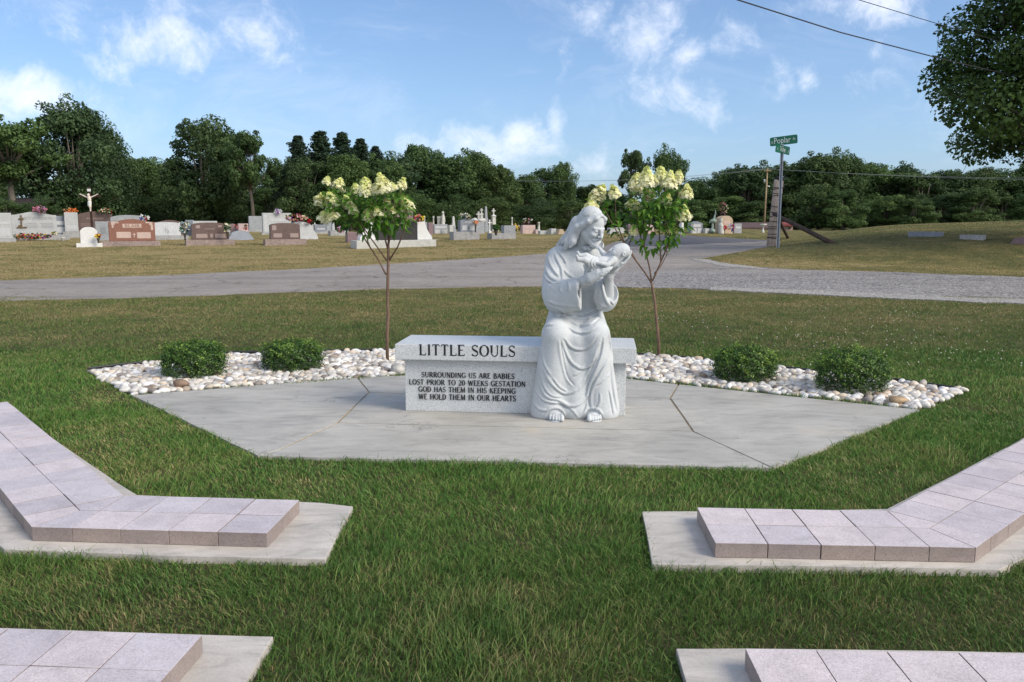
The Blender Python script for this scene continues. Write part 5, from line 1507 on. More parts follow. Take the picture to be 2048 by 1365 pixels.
# ------------------------------------------------------------------ background trees
def tree_mesh(rng, H, Rc, kind):
    """returns (trunk mesh, crown mesh) of a tree standing at the origin"""
    bm = bmesh.new()
    C, N, S, T_ = [], [], [], []
    def lobe(c, r, n, size, tone, flat=0.8):
        d = unit(rng.normal(size=(n, 3)))
        rad = r * np.clip(1 - np.abs(rng.normal(0, 0.26, n)), 0.15, 1.1)
        P = c + d * rad[:, None] * np.array((1, 1, flat))
        C.append(P); N.append(d + rng.normal(0, 0.6, (n, 3)) + (0, 0, 0.35)); S.append(size * rng.uniform(0.6, 1.35, n)); T_.append(np.clip(tone + rng.normal(0, 0.10, n), 0, 1))
    if kind == 'pine':
        add_tube(bm, [(0, 0, -0.3), (0.05, 0, H * 0.5), (0, 0.05, H * 0.97)], [0.22, 0.14, 0.03], 7)
        z = H * 0.10
        while z < H * 0.985:
            t = z / H
            reach = Rc * (1 - t) ** 0.85 * rng.uniform(0.55, 1.20) + 0.12
            m = 6
            a0 = rng.uniform(0, 6.28)
            for k in range(m):
                a = a0 + k * 6.28 / m + rng.uniform(-0.3, 0.3)
                rr = reach * rng.uniform(0.55, 1.15)
                tipz = z + rr * 0.22
                add_tube(bm, [(0, 0, z), (rr * 0.55 * math.cos(a), rr * 0.55 * math.sin(a), z + rr * 0.05), (rr * math.cos(a), rr * math.sin(a), tipz)], [0.05, 0.03, 0.012], 4)
                for s in (0.4, 0.65, 0.85, 1.0):
                    c = np.array((rr * s * math.cos(a), rr * s * math.sin(a), z + (tipz - z) * s * s))
                    lobe(c, 0.16 + 0.17 * rr * (1 - s * 0.5), 22, 0.17 + 0.08 * (1 - t), rng.uniform(0.2, 0.6), 1.0)
            z += H * rng.uniform(0.020, 0.034)
        lobe(np.array((0, 0, H * 0.97)), 0.15, 24, 0.25, 0.5, 2.6)
    else:
        n_l = dict(round=58, open=34, oak=52, young=40, shrub=30, tall=48)[kind]
        z0 = dict(round=0.02, open=0.36, oak=0.06, young=0.0, shrub=0.0, tall=0.0)[kind]
        forks = H * (z0 + 0.12)
        tilt = np.array((rng.uniform(-0.04, 0.04) * H, rng.uniform(-0.04, 0.04) * H, 0))
        tr = 0.018 * H + 0.05
        add_tube(bm, [(0, 0, -0.4), tuple(tilt * 0.4 + (0, 0, forks * 0.6)), tuple(tilt + (0, 0, forks)), tuple(tilt + (0, 0, H * 0.72))], [tr * 1.25, tr, tr * 0.8, tr * 0.22], 8)
        for i in range(n_l):
            zz = rng.uniform(0, 1)
            if kind == 'round': zc = z0 + 0.09 + zz * (0.84 - z0); env = math.sin(math.pi * min(1, (zc - z0 + 0.16) / (1.10 - z0))) ** 0.6
            elif kind == 'open': zc = z0 + 0.1 + zz * (0.84 - z0); env = math.sin(math.pi * (0.22 + 0.70 * zz)) ** 0.7
            elif kind == 'tall': zc = z0 + zz * (0.92 - z0); env = (1 - zz) ** 0.45 * 0.8 + 0.15
            else: zc = z0 + 0.08 + zz * (0.82 - z0); env = math.sin(math.pi * (0.25 + 0.65 * zz)) ** 0.6
            a = rng.uniform(0, 6.28); rad = Rc * env * rng.uniform(0.25, 0.86)
            c = np.array((rad * math.cos(a), rad * math.sin(a), zc * H)) + tilt
            r = Rc * rng.uniform(0.22, 0.38) * (0.78 if kind == 'open' else 1.0)
            add_tube(bm, [tuple(tilt * 0.8 + (0, 0, forks * rng.uniform(0.8, 1.2))), tuple(c * (0.5, 0.5, 0.62) + (0, 0, forks * 0.30)), tuple(c)], [tr * 0.45, tr * 0.25, tr * 0.06], 5)
            lobe(c, r, int(330 * (1.0 if kind != 'open' else 0.75)), 0.20 + 0.008 * H, rng.uniform(0.15, 0.75), 0.72)
            for _ in range(3):
                d = unit(rng.normal(size=3)); lobe(c + d * r * 0.95, r * 0.36, 60, 0.18 + 0.006 * H, rng.uniform(0.2, 0.8), 0.8)
    C = np.concatenate(C); N = np.concatenate(N); S = np.concatenate(S); T_ = np.concatenate(T_)
    C[:, 2] = np.maximum(C[:, 2], 0.05)
    V, F = cards(C, N, S, rng, 0.62, 0.2)
    me = np_mesh("crown", V, F); set_attr(me, "tone", np.repeat(T_, 4))
    return bm_mesh("trunk", bm, True), me
def build_trees():
    rng = np.random.default_rng(77)
    mats = {
        'dark': leaf_mat("dark_tree_leaf", [(0.0, (0.036, 0.066, 0.026)), (0.5, (0.066, 0.112, 0.040)), (1.0, (0.112, 0.170, 0.058))], 0.6, 0.25, 0.2, hue=1.0),
        'mid': leaf_mat("green_tree_leaf", [(0.0, (0.042, 0.075, 0.026)), (0.5, (0.080, 0.132, 0.044)), (1.0, (0.135, 0.200, 0.066))], 0.6, 0.30, 0.2, hue=1.0),
        'pine': leaf_mat("pine_needles", [(0.0, (0.020, 0.038, 0.024)), (0.5, (0.036, 0.062, 0.036)), (1.0, (0.064, 0.098, 0.054))], 0.7, 0.15, 0.15, hue=1.0)}
    bark = bark_mat("grey_bark", (0.16, 0.14, 0.115), 4)
    meshes = {}
    H0 = 10.0
    for kind, Rc, k in (('round', 5.2, 2), ('open', 4.0, 2), ('oak', 4.2, 3), ('tall', 3.0, 2), ('young', 3.6, 2), ('pine', 2.9, 3), ('shrub', 5.0, 2)):
        meshes[kind] = [tree_mesh(rng, H0, Rc, kind) + (Rc,) for _ in range(k)]
    def tree(u, Y, vt, wpx, kind, mat, lab, group, name="tree", var=0, rot=None):
        dep = Y
        x = (u - 1024) / FPX * Y * 1.0
        z = T(x, Y)
        top = W(u, vt, Y).z
        H = top - z
        x = W(u, (vt + 445) / 2, Y).x
        tm, cm, Rc = meshes[kind][var % len(meshes[kind])]
        t = thing(name, lab, "tree", (x, Y, z), rng.uniform(0, 6.28) if rot is None else rot, group)
        sx = (wpx / 2 / FPX * Y) / Rc
        t.scale = (sx, sx, H / H0)
        obj("trunk", tm, bark, t); obj("crown", cm, mats[mat], t)
        # the mesh is shared: each copy keeps the material set on its slot
        return t
    # left of the frame: the maple with bare limbs, the great round tree, its neighbours
    tree(20, 60, 224, 210, 'open', 'mid', "thin topped tree at the left edge, its pale forked trunk rising beside the dark building", None, "deciduous_tree", 0)
    tree(148, 64, 216, 250, 'round', 'mid', "broad round crowned tree, the largest at the left behind the crucifix", None, "deciduous_tree", 0)
    tree(268, 74, 312, 140, 'oak', 'dark', "low dark tree between the broad round tree and the flat topped oak", None, "deciduous_tree", 1)
    tree(402, 66, 228, 185, 'oak', 'dark', "tall flat topped dark oak standing left of the leaning tree", None, "deciduous_tree", 0)
    tree(505, 62, 260, 120, 'open', 'dark', "leaning open crowned tree with its bare trunk showing, left of the pines", None, "deciduous_tree", 1)
    for i, (u, vt, w) in enumerate(((598, 270, 150), (642, 262, 170), (686, 264, 165), (722, 276, 150), (752, 292, 120))):
        tree(u, 64 + (i % 2) * 3, vt, w, 'pine', 'pine', f"dark pine in the clump behind the left flowering tree, {ORD[i]} from the left", "pines behind the headstones", "pine_tree", i)
    for i, (u, vt, w, Y) in enumerate(((795, 303, 150, 78), (850, 299, 160, 80), (905, 306, 150, 79), (955, 312, 130, 82), (995, 328, 110, 80), (1045, 356, 120, 84))):
        tree(u, Y, vt, w, ('oak', 'round')[i % 2], 'mid' if i % 3 == 1 else 'dark', f"dark tree in the row left of the statue's head, {ORD[i]} from the left", "trees in the row left of the statue", "deciduous_tree", i)
    for i, (u, vt, w, Y, k) in enumerate(((1090, 330, 120, 92, 'oak'), (1124, 322, 60, 90, 'oak'), (1165, 364, 120, 95, 'young'), (1215, 370, 120, 96, 'young'))):
        tree(u, Y, vt, w, k, 'mid', f"green tree rising behind the statue, {ORD[i]} from the left", "trees behind the statue", "deciduous_tree", i)
    tree(1262, 92, 299, 74, 'open', 'dark', "thin dark tree, the left of the pair above the right flowering tree", "pair of tall dark trees", "deciduous_tree", 1)
    tree(1336, 92, 297, 100, 'oak', 'dark', "rounded dark tree, the right of the pair above the right flowering tree", "pair of tall dark trees", "deciduous_tree", 2)
    for i, (u, vt, w, Y, k) in enumerate(((330, 314, 130, 78, 'oak'), (462, 322, 130, 76, 'round'), (552, 322, 110, 78, 'oak'), (612, 312, 120, 62, 'oak'), (700, 308, 130, 62, 'oak'), (768, 314, 120, 63, 'oak'), (-30, 250, 190, 72, 'round'), (226, 268, 130, 70, 'round'))):
        tree(u, Y, vt, w, k, 'pine' if 2 < i < 6 else 'dark', f"rounded dark tree in the left tree line's second row, by the {('flat topped oak', 'leaning tree', 'pines, set back', 'first pine', 'fourth pine', 'last pine', 'left edge', 'broadest tree')[i]}", "second row of the left tree line", "deciduous_tree", i)
    right = [(1404, 352, 80, 98), (1450, 342, 84, 96), (1497, 328, 92, 95), (1545, 340, 80, 99), (1592, 316, 86, 96), (1642, 303, 92, 94), (1692, 316, 84, 96), (1745, 324, 96, 97), (1798, 336, 90, 98), (1850, 332, 90, 95), (1905, 338, 96, 98), (1958, 341, 84, 96), (2010, 334, 96, 98), (2066, 336, 96, 97), (2130, 332, 100, 97)]
    for i, (u, vt, w, Y) in enumerate(right):
        tree(u, Y, vt, w * 1.55, ('oak', 'round', 'oak', 'round', 'young')[i % 5], 'mid' if i % 4 == 2 else 'dark', f"tall dark tree of the far right tree line, {ORD[i]} from the left", "tall trees of the right tree line", "deciduous_tree", i)
    front = [(1385, 392, 80, 84), (1440, 385, 86, 85), (1500, 398, 80, 83), (1620, 356, 84, 82), (1690, 372, 86, 80), (1765, 382, 80, 82), (1830, 392, 80, 80), (1890, 378, 84, 82), (1950, 372, 86, 80), (2010, 384, 80, 82), (2075, 375, 84, 80)]
    for i, (u, vt, w, Y) in enumerate(front):
        tree(u, Y, vt, w * 1.15, 'young', 'mid', f"lighter young tree in front of the right tree line, {ORD[i]} from the left", "young trees along the right tree line", "young_tree", i)
    low = [(-60, 372, 120, 50), (10, 396, 90, 49), (72, 392, 100, 50), (210, 372, 130, 70), (320, 378, 120, 72), (385, 390, 110, 70), (455, 388, 110, 70), (540, 372, 110, 72), (600, 390, 110, 73), (670, 384, 110, 73), (740, 388, 110, 73), (820, 384, 120, 72), (900, 388, 120, 74), (980, 392, 110, 75), (1060, 398, 110, 78), (1140, 400, 110, 80)]
    for i, (u, vt, w, Y) in enumerate(low):
        tree(u, Y, vt, w, 'shrub', 'dark' if i % 3 else 'mid', f"dark undergrowth bush at the foot of the tree line, {ORD[i]} from the left", "bushes under the left tree line", "bush", i)
    # the far wood closing the gaps
    C, N, S, T_ = [], [], [], []
    r2 = np.random.default_rng(5)
    for u in np.arange(-700, 2900, 22):
        Y = r2.uniform(116, 128)
        x = (u - 1024) / FPX * Y
        vt = 398 + 14 * math.sin(u * 0.021) + r2.uniform(-10, 10) - (20 if u > 1500 else 0)
        top = W(u, vt, Y).z
        n = 520
        c = np.stack([x + r2.normal(0, 1.5, n), Y + r2.normal(0, 1.6, n), r2.uniform(0.0, 1.0, n) ** 0.8 * top], 1)
        C.append(c); N.append(r2.normal(size=(n, 3)) + (0, -0.4, 0.4)); S.append(r2.uniform(0.3, 0.7, n)); T_.append(np.clip(r2.uniform(0.1, 0.6) + r2.normal(0, 0.1, n), 0, 1))
    V, F = cards(np.concatenate(C), np.concatenate(N), np.concatenate(S), r2, 0.7, 0.2)
    me = np_mesh("far_wood", V, F); set_attr(me, "tone", np.repeat(np.concatenate(T_), 4))
    tag(obj("far_wood", me, mats['dark']), "far-off wood closing the horizon behind the tree line", "wood", kind='stuff')

def big_tree(base, H, Rc, zlow, nleaf, label, seed, group=None, lean=(0, 0), podded=True, lobes=92, size=0.145):
    """near broadleaf tree: limbs, leaf clumps and hanging pods"""
    rng = np.random.default_rng(seed)
    leaf = _plain.setdefault("catalpa", None) or leaf_mat("catalpa_leaf", [(0.0, (0.038, 0.072, 0.020)), (0.5, (0.075, 0.132, 0.030)), (1.0, (0.130, 0.200, 0.046))], 0.5, 0.35, 0.3)
    _plain["catalpa"] = leaf
    bark = _plain.get("catalpa_bark") or bark_mat("catalpa_bark", (0.105, 0.090, 0.075), 6)
    _plain["catalpa_bark"] = bark
    t = thing("catalpa_tree", label, "tree", base, 0, group)
    bm = bmesh.new()
    fork = zlow * 0.9
    add_tube(bm, [(0, 0, -0.4), (0.05, 0, fork * 0.6), (0.1, 0.05, fork), (0.15, 0.1, H * 0.6)], [0.38, 0.30, 0.27, 0.10], 10)
    C, N, S, T_, tips = [], [], [], [], []
    for i in range(lobes):
        z = rng.uniform(zlow, H * 0.94)
        r = Rc * rng.uniform(0.17, 0.25)
        env = np.interp(z, (zlow, zlow + 0.7, zlow + 1.5, zlow + 2.4, zlow + 3.6, zlow + 5.2, H), (3.9, 4.7, 4.4, 3.7, 3.5, 2.5, 1.0))
        a = rng.uniform(0, 6.28)
        rad = max(0.0, env - 0.8 * r) * rng.uniform(0.10, 1.0) ** 0.6
        c = np.array((rad * math.cos(a) + lean[0], rad * math.sin(a), z))
        mid = c * (0.5, 0.5, 0.6) + (0, 0, fork * 0.35)
        add_tube(bm, [(0.08, 0.05, fork * rng.uniform(0.85, 1.5)), tuple(mid), tuple(c * 0.8 + mid * 0.2), tuple(c)], [0.11, 0.065, 0.03, 0.012], 6)
        n = nleaf // lobes
        d = unit(rng.normal(size=(n, 3)))
        rr = r * np.clip(rng.uniform(0.15, 1.0, n) ** 0.45, 0, 1)
        P = c + d * rr[:, None] * (1.1, 1.1, 0.8)
        for k in range(5):
            e = c + unit(rng.normal(size=3)) * r * rng.uniform(0.7, 1.1)
            add_tube(bm, [tuple(c), tuple((c + e) / 2 + rng.normal(0, 0.05, 3)), tuple(e)], [0.018, 0.012, 0.005], 4)
            tips.append(e)
        tone = rng.uniform(0.2, 0.7)
        C.append(P); N.append(d * 0.5 + rng.normal(0, 0.55, (n, 3)) + (0, 0, 0.6)); S.append(size * rng.uniform(0.6, 1.3, n)); T_.append(np.clip(tone + rng.normal(0, 0.14, n), 0, 1))
    V, F = cards(np.concatenate(C), np.concatenate(N), np.concatenate(S), rng, 0.72, 0.22)
    me = np_mesh("crown", V, F); set_attr(me, "tone", np.repeat(np.concatenate(T_), 4))
    obj("trunk", bm_mesh("trunk", bm, True), bark, t)
    obj("crown", me, leaf, t)
    if podded:
        bm = bmesh.new()
        for e in tips[::2]:
            for k in range(3):
                p = np.array(e) + rng.normal(0, 0.12, 3)
                l = rng.uniform(0.25, 0.45)
                add_tube(bm, [tuple(p), tuple(p + (0.01, 0.01, -l * 0.5)), tuple(p + (0.0, 0.02, -l))], [0.006, 0.007, 0.003], 4)
        o = obj("seed_pods", bm_mesh("seed_pods", bm), plain("pod_green", (0.07, 0.09, 0.03), 0.6, 0.3), t)
        o["kind"] = 'stuff'
build_boxwoods(); build_hydrangeas(); build_trees()
b = W(2120, 445, 24.0)
big_tree((b.x, 24.0, T(b.x, 24.0)), 10.8, 4.8, 2.9, 88000, "large leafy catalpa with hanging pods overhanging the hill at the right edge", 6)
# ------------------------------------------------------------------ burial ground: headstones, flowers, crucifix, sheds
YAW = R(27)
GR = {
 'light': lambda: granite("light_grey_granite", (0.40, 0.41, 0.41), (0.7, 1.2), 60, 0.6, 0.3, 0.08),
 'grey': lambda: granite("mid_grey_granite", (0.275, 0.29, 0.305), (0.6, 1.25), 60, 0.6, 0.3, 0.08),
 'blue': lambda: granite("blue_grey_granite", (0.20, 0.22, 0.25), (0.6, 1.25), 60, 0.55, 0.35, 0.08),
 'white': lambda: granite("white_marble", (0.60, 0.60, 0.585), (0.95, 1.04), 60, 0.6, 0.3, 0.05),
 'offwhite': lambda: granite("weathered_limestone", (0.44, 0.44, 0.41), (0.9, 1.08), 60, 0.8, 0.2, 0.15),
 'brown': lambda: granite("mahogany_granite", (0.115, 0.075, 0.066), (0.6, 1.35), 60, 0.45, 0.45, 0.10),
 'rust': lambda: granite("rust_granite", (0.215, 0.100, 0.070), (0.7, 1.25), 60, 0.5, 0.4, 0.10),
 'pink': lambda: granite("pink_granite", (0.42, 0.32, 0.31), (0.7, 1.25), 60, 0.6, 0.3, 0.10),
 'tan': lambda: granite("tan_stone", (0.40, 0.31, 0.22), (0.85, 1.12), 60, 0.75, 0.2, 0.12),
 'black': lambda: granite("black_granite", (0.030, 0.028, 0.027), (0.8, 1.4), 60, 0.3, 0.5, 0.10),
 'plum': lambda: granite("plum_granite", (0.20, 0.135, 0.145), (0.7, 1.3), 60, 0.55, 0.35, 0.10),
 'brownbase': lambda: granite("rough_brown_granite", (0.26, 0.205, 0.185), (0.7, 1.3), 40, 0.85, 0.15, 0.18),
 'greybase': lambda: granite("rough_grey_granite", (0.31, 0.31, 0.31), (0.7, 1.25), 40, 0.85, 0.15, 0.18),
 'panel_p': lambda: granite("frosted_rose_panel", (0.47, 0.36, 0.31), (0.85, 1.12), 60, 0.8, 0.15, 0.06),
 'panel_b': lambda: granite("frosted_brown_panel", (0.30, 0.235, 0.215), (0.85, 1.12), 60, 0.8, 0.15, 0.06),
 'panel_g': lambda: granite("frosted_grey_panel", (0.44, 0.45, 0.46), (0.9, 1.08), 60, 0.8, 0.15, 0.06),
 'mark': lambda: plain("incised_grey", (0.26, 0.27, 0.285), 0.8, 0.2, 30),
 'bronze': lambda: plain("bronze", (0.16, 0.105, 0.045), 0.5, 0.3, 30, 0.4, 0.3),
}
def outline(style, w, h):
    a = w / 2
    if style == 'dome': return [(-a, 0), (a, 0), (a, h * 0.86)] + [(a * math.cos(math.pi * t), h * 0.86 + h * 0.14 * math.sin(math.pi * t)) for t in np.linspace(0.08, 0.92, 11)] + [(-a, h * 0.86)]
    if style == 'serp':
        top = [(a * (1 - 2 * t), h * (0.86 + 0.14 * (0.5 - 0.5 * math.cos(2 * math.pi * t)))) for t in np.linspace(0, 1, 15)]
        return [(-a, 0), (a, 0)] + top
    if style == 'tablet': return [(-a, 0), (a, 0), (a, h * 0.78), (a * 0.86, h * 0.80)] + [(a * 0.86 * math.cos(math.pi * t), h * 0.80 + h * 0.20 * math.sin(math.pi * t)) for t in np.linspace(0.06, 0.94, 9)] + [(-a * 0.86, h * 0.80), (-a, h * 0.78)]
    if style == 'bell':
        q = [(1.0, 0), (0.985, 0.12), (0.93, 0.30), (0.84, 0.46), (0.74, 0.58), (0.70, 0.68), (0.66, 0.80), (0.52, 0.91), (0.25, 0.98), (0, 1)]
        return [(-a, 0)] + [(a * x, h * z) for x, z in q] + [(-a * x, h * z) for x, z in q[::-1][1:-1]]
    if style == 'wing':
        return [(-a, 0), (a, 0), (a * 0.98, h * 0.14), (a * 0.60, h * 0.34), (a * 0.25, h * 0.62), (a * 0.05, h * 0.86), (0, h), (-a, h)]
    if style == 'gable': return [(-a, 0), (a, 0), (a, h * 0.85), (0, h), (-a, h * 0.85)]
    if style == 'round': return [(-a, 0), (a, 0), (a, h * 0.72)] + [(a * math.cos(math.pi * t), h * 0.72 + h * 0.28 * math.sin(math.pi * t)) for t in np.linspace(0.1, 0.9, 9)] + [(-a, h * 0.72)]
    return [(-a, 0), (a, 0), (a, h), (-a, h)]
def stone(lab, u0, u1, vt, vb, style='flat', mat='grey', base=None, bmat=None, th=0.24, panels=(), text=None, yaw=YAW, group=None, vg=None, slant=0.0, name="headstone", cat="headstone", marks=()):
    """headstone whose face runs from u0 to u1 and vt to vb in the photograph; base=(u0,u1,vb) is its plinth"""
    vbase = base[2] if base else (vg or vb)
    uc = (base[0] + base[1]) / 2 if base else (u0 + u1) / 2
    g = GT(uc, vbase)
    dep = g.y * CP - (g.z - CAM_H) * SP
    k = dep / FPX
    sight = math.atan2(-g.x, g.y)                 # how the face is turned to the camera
    ang = yaw - sight
    cf = max(0.55, math.cos(ang))
    t = thing(name, lab, cat, (g.x, g.y + 0.2, g.z - 0.02), yaw, group)
    z0 = 0.0
    if base:
        bh = (base[2] - vb) * k + 0.02
        bw = ((base[1] - base[0]) * k - (th + 0.16) * abs(math.sin(ang)) * 0.6) / cf
        bm = bmesh.new(); add_box(bm, 0, 0, bh / 2 - 0.03, bw, th + 0.16, bh + 0.06, 0.012)
        obj("plinth", bm_mesh("plinth", bm), GR[bmat or ('brownbase' if mat in ('brown', 'rust', 'plum') else 'greybase')](), t)
        z0 = bh + 0.0015
    else:
        z0 = -0.05
    w = max(0.12, ((u1 - u0) * k - th * abs(math.sin(ang)) * 0.6) / cf)
    h = (vb - vt) * k + (0.05 if not base else 0)
    off = ((u0 + u1) / 2 - uc) * k / cf
    bm = bmesh.new()
    P = outline(style, w, h)
    add_profile(bm, P, -th / 2, th / 2, 0.010)
    if slant:
        for v in bm.verts:
            if v.co.y < 0: v.co.y += slant * v.co.z
    for v in bm.verts: v.co += Vector((off, 0, z0))
    body = obj("tablet", bm_mesh("tablet", bm), GR[mat](), t)
    yf = -th / 2 - 0.003
    for (x0, x1, zz0, zz1, pm) in panels:
        bm = bmesh.new(); add_box(bm, off + (x0 + x1) / 2 * w, yf + 0.002, z0 + (zz0 + zz1) / 2 * h, (x1 - x0) * w, 0.012, (zz1 - zz0) * h, 0.002)
        if slant:
            for v in bm.verts: v.co.y += slant * (v.co.z - z0)
        obj("panel", bm_mesh("panel", bm), GR[pm](), t)
    if text:
        s, x0, x1, zz0, zz1, tm, proud = text
        bm = bmesh.new()
        add_text(bm, s, off + x0 * w, z0 + zz0 * h, (zz1 - zz0) * h, (x1 - x0) * w, yf - proud, 0.2, 0.11, 0.12)
        obj("lettering", bm_mesh("lettering", bm), GR[tm](), t)
    if marks:
        bm = bmesh.new()
        for j, (x0, x1, zz0, zz1) in enumerate(marks):
            add_box(bm, off + (x0 + x1) / 2 * w, yf + 0.001, z0 + (zz0 + zz1) / 2 * h, (x1 - x0) * w, 0.010, (zz1 - zz0) * h)
        if slant:
            for v in bm.verts: v.co.y += slant * (v.co.z - z0)
        obj("carving", bm_mesh("carving", bm), GR['panel_b' if mat in ('brown', 'plum') else 'panel_p' if mat == 'rust' else 'mark'](), t)
    return t, g, k, z0 + h
def lines(x0, x1, z0, z1, n):
    """rows of small cut letters suggested by short bars"""
    r = random.Random(int(x0 * 999 + z0 * 77 + n)); out = []
    for i in range(n):
        z = z1 - (i + 0.5) * (z1 - z0) / n; x = x0 + r.uniform(0, 0.04)
        while x < x1:
            l = r.uniform(0.008, 0.016); out.append((x, x + l, z - 0.25 * (z1 - z0) / n, z + 0.25 * (z1 - z0) / n)); x += l + 0.012
    return out
FLM = {}
def flower_mat():
    if 'm' not in FLM:
        m, t = material("silk_petals")
        a = t.n('ShaderNodeAttribute', attribute_name='col', attribute_type='GEOMETRY')
        t.out((a, 'Color'), 0.7, None, 0.2, trans=0.25)
        FLM['m'] = m
    return FLM['m']
PALETTE = {'pink': (0.75, 0.30, 0.40), 'lilac': (0.55, 0.36, 0.66), 'orange': (0.80, 0.26, 0.07), 'peach': (0.80, 0.48, 0.30), 'cream': (0.80, 0.72, 0.52), 'white': (0.82, 0.82, 0.80), 'red': (0.58, 0.03, 0.04),
           'yellow': (0.78, 0.62, 0.08), 'blue': (0.12, 0.17, 0.55), 'purple': (0.30, 0.06, 0.32), 'green': (0.04, 0.11, 0.02), 'wine': (0.26, 0.02, 0.05), 'aqua': (0.35, 0.55, 0.58), 'dry': (0.22, 0.13, 0.08)}
def flowers(lab, u, v, wpx, hpx, Y, cols, n=70, name="flower_spray", cat="flowers", vase=None, group=None, seed=None, green=0.35):
    """bunch of blooms centred at the pixel, at distance Y; vase = (width px, height px)"""
    rng = np.random.default_rng(int(u * 7 + v) if seed is None else seed)
    k = Y * CP / FPX
    c = W(u, v, Y)
    rx, rz = wpx * k / 2, hpx * k / 2
    zb = -rz
    t = thing(name, lab, cat, c + Vector((0, 0, zb)), 0, group)
    C, col, S = [], [], []
    for i in range(n):
        d = rng.normal(size=3); d /= np.linalg.norm(d); d *= rng.uniform(0.3, 1.0) ** 0.5
        C.append((d[0] * rx, d[1] * max(0.12, rx * 0.45), rz + d[2] * rz))
        nm = 'green' if rng.uniform() < green else cols[min(len(cols) - 1, int((d[0] * 0.5 + 0.5 + rng.normal(0, 0.14)) * len(cols)) if rng.uniform() < 0.75 else rng.integers(len(cols)))]
        nm = nm if nm else 'green'
        col.append(np.array(PALETTE[nm]) * rng.uniform(0.8, 1.1)); S.append(rng.uniform(0.055, 0.095) if nm != 'green' else rng.uniform(0.07, 0.12))
    C = np.array(C); S = np.array(S)
    V, F = [], []
    for kk in range(3):
        v_, f_ = cards(C + rng.normal(0, 0.012, C.shape), rng.normal(size=C.shape) + (0, -0.3, 0.4), S, rng, 0.8, 0.3)
        F.append(f_ + len(V) * len(v_)); V.append(v_)
    me = np_mesh("blooms", np.concatenate(V), np.concatenate(F))
    a = me.attributes.new("col", 'FLOAT_COLOR', 'POINT')
    cc = np.concatenate([np.tile(np.repeat(np.array(col), 4, 0), (3, 1)), np.ones((12 * n, 1))], 1)
    a.data.foreach_set("color", cc.astype(np.float32).ravel())
    obj("blooms", me, flower_mat(), t)
    if vase:
        bm = bmesh.new(); vw, vh = vase[0] * k / 2, vase[1] * k
        add_lathe(bm, [(vw * 0.7, -vh), (vw * 0.55, -vh * 0.75), (vw * 0.8, -vh * 0.3), (vw, 0.0), (vw * 0.9, 0.03)], 10)
        obj("vase", bm_mesh("vase", bm, True), plain("vase_dark", (0.06, 0.05, 0.045), 0.4, 0.2, 20), t)
    return t

def cross_profile(bm, w, h, t, bar, armz, M=None, y0=None):
    q = bar / 2; a = w / 2
    pts = [(-q, 0), (q, 0), (q, armz - q), (a, armz - q), (a, armz + q), (q, armz + q), (q, h), (-q, h), (-q, armz + q), (-a, armz + q), (-a, armz - q), (-q, armz - q)]
    add_profile(bm, pts, -t / 2, t / 2, 0.0, M)

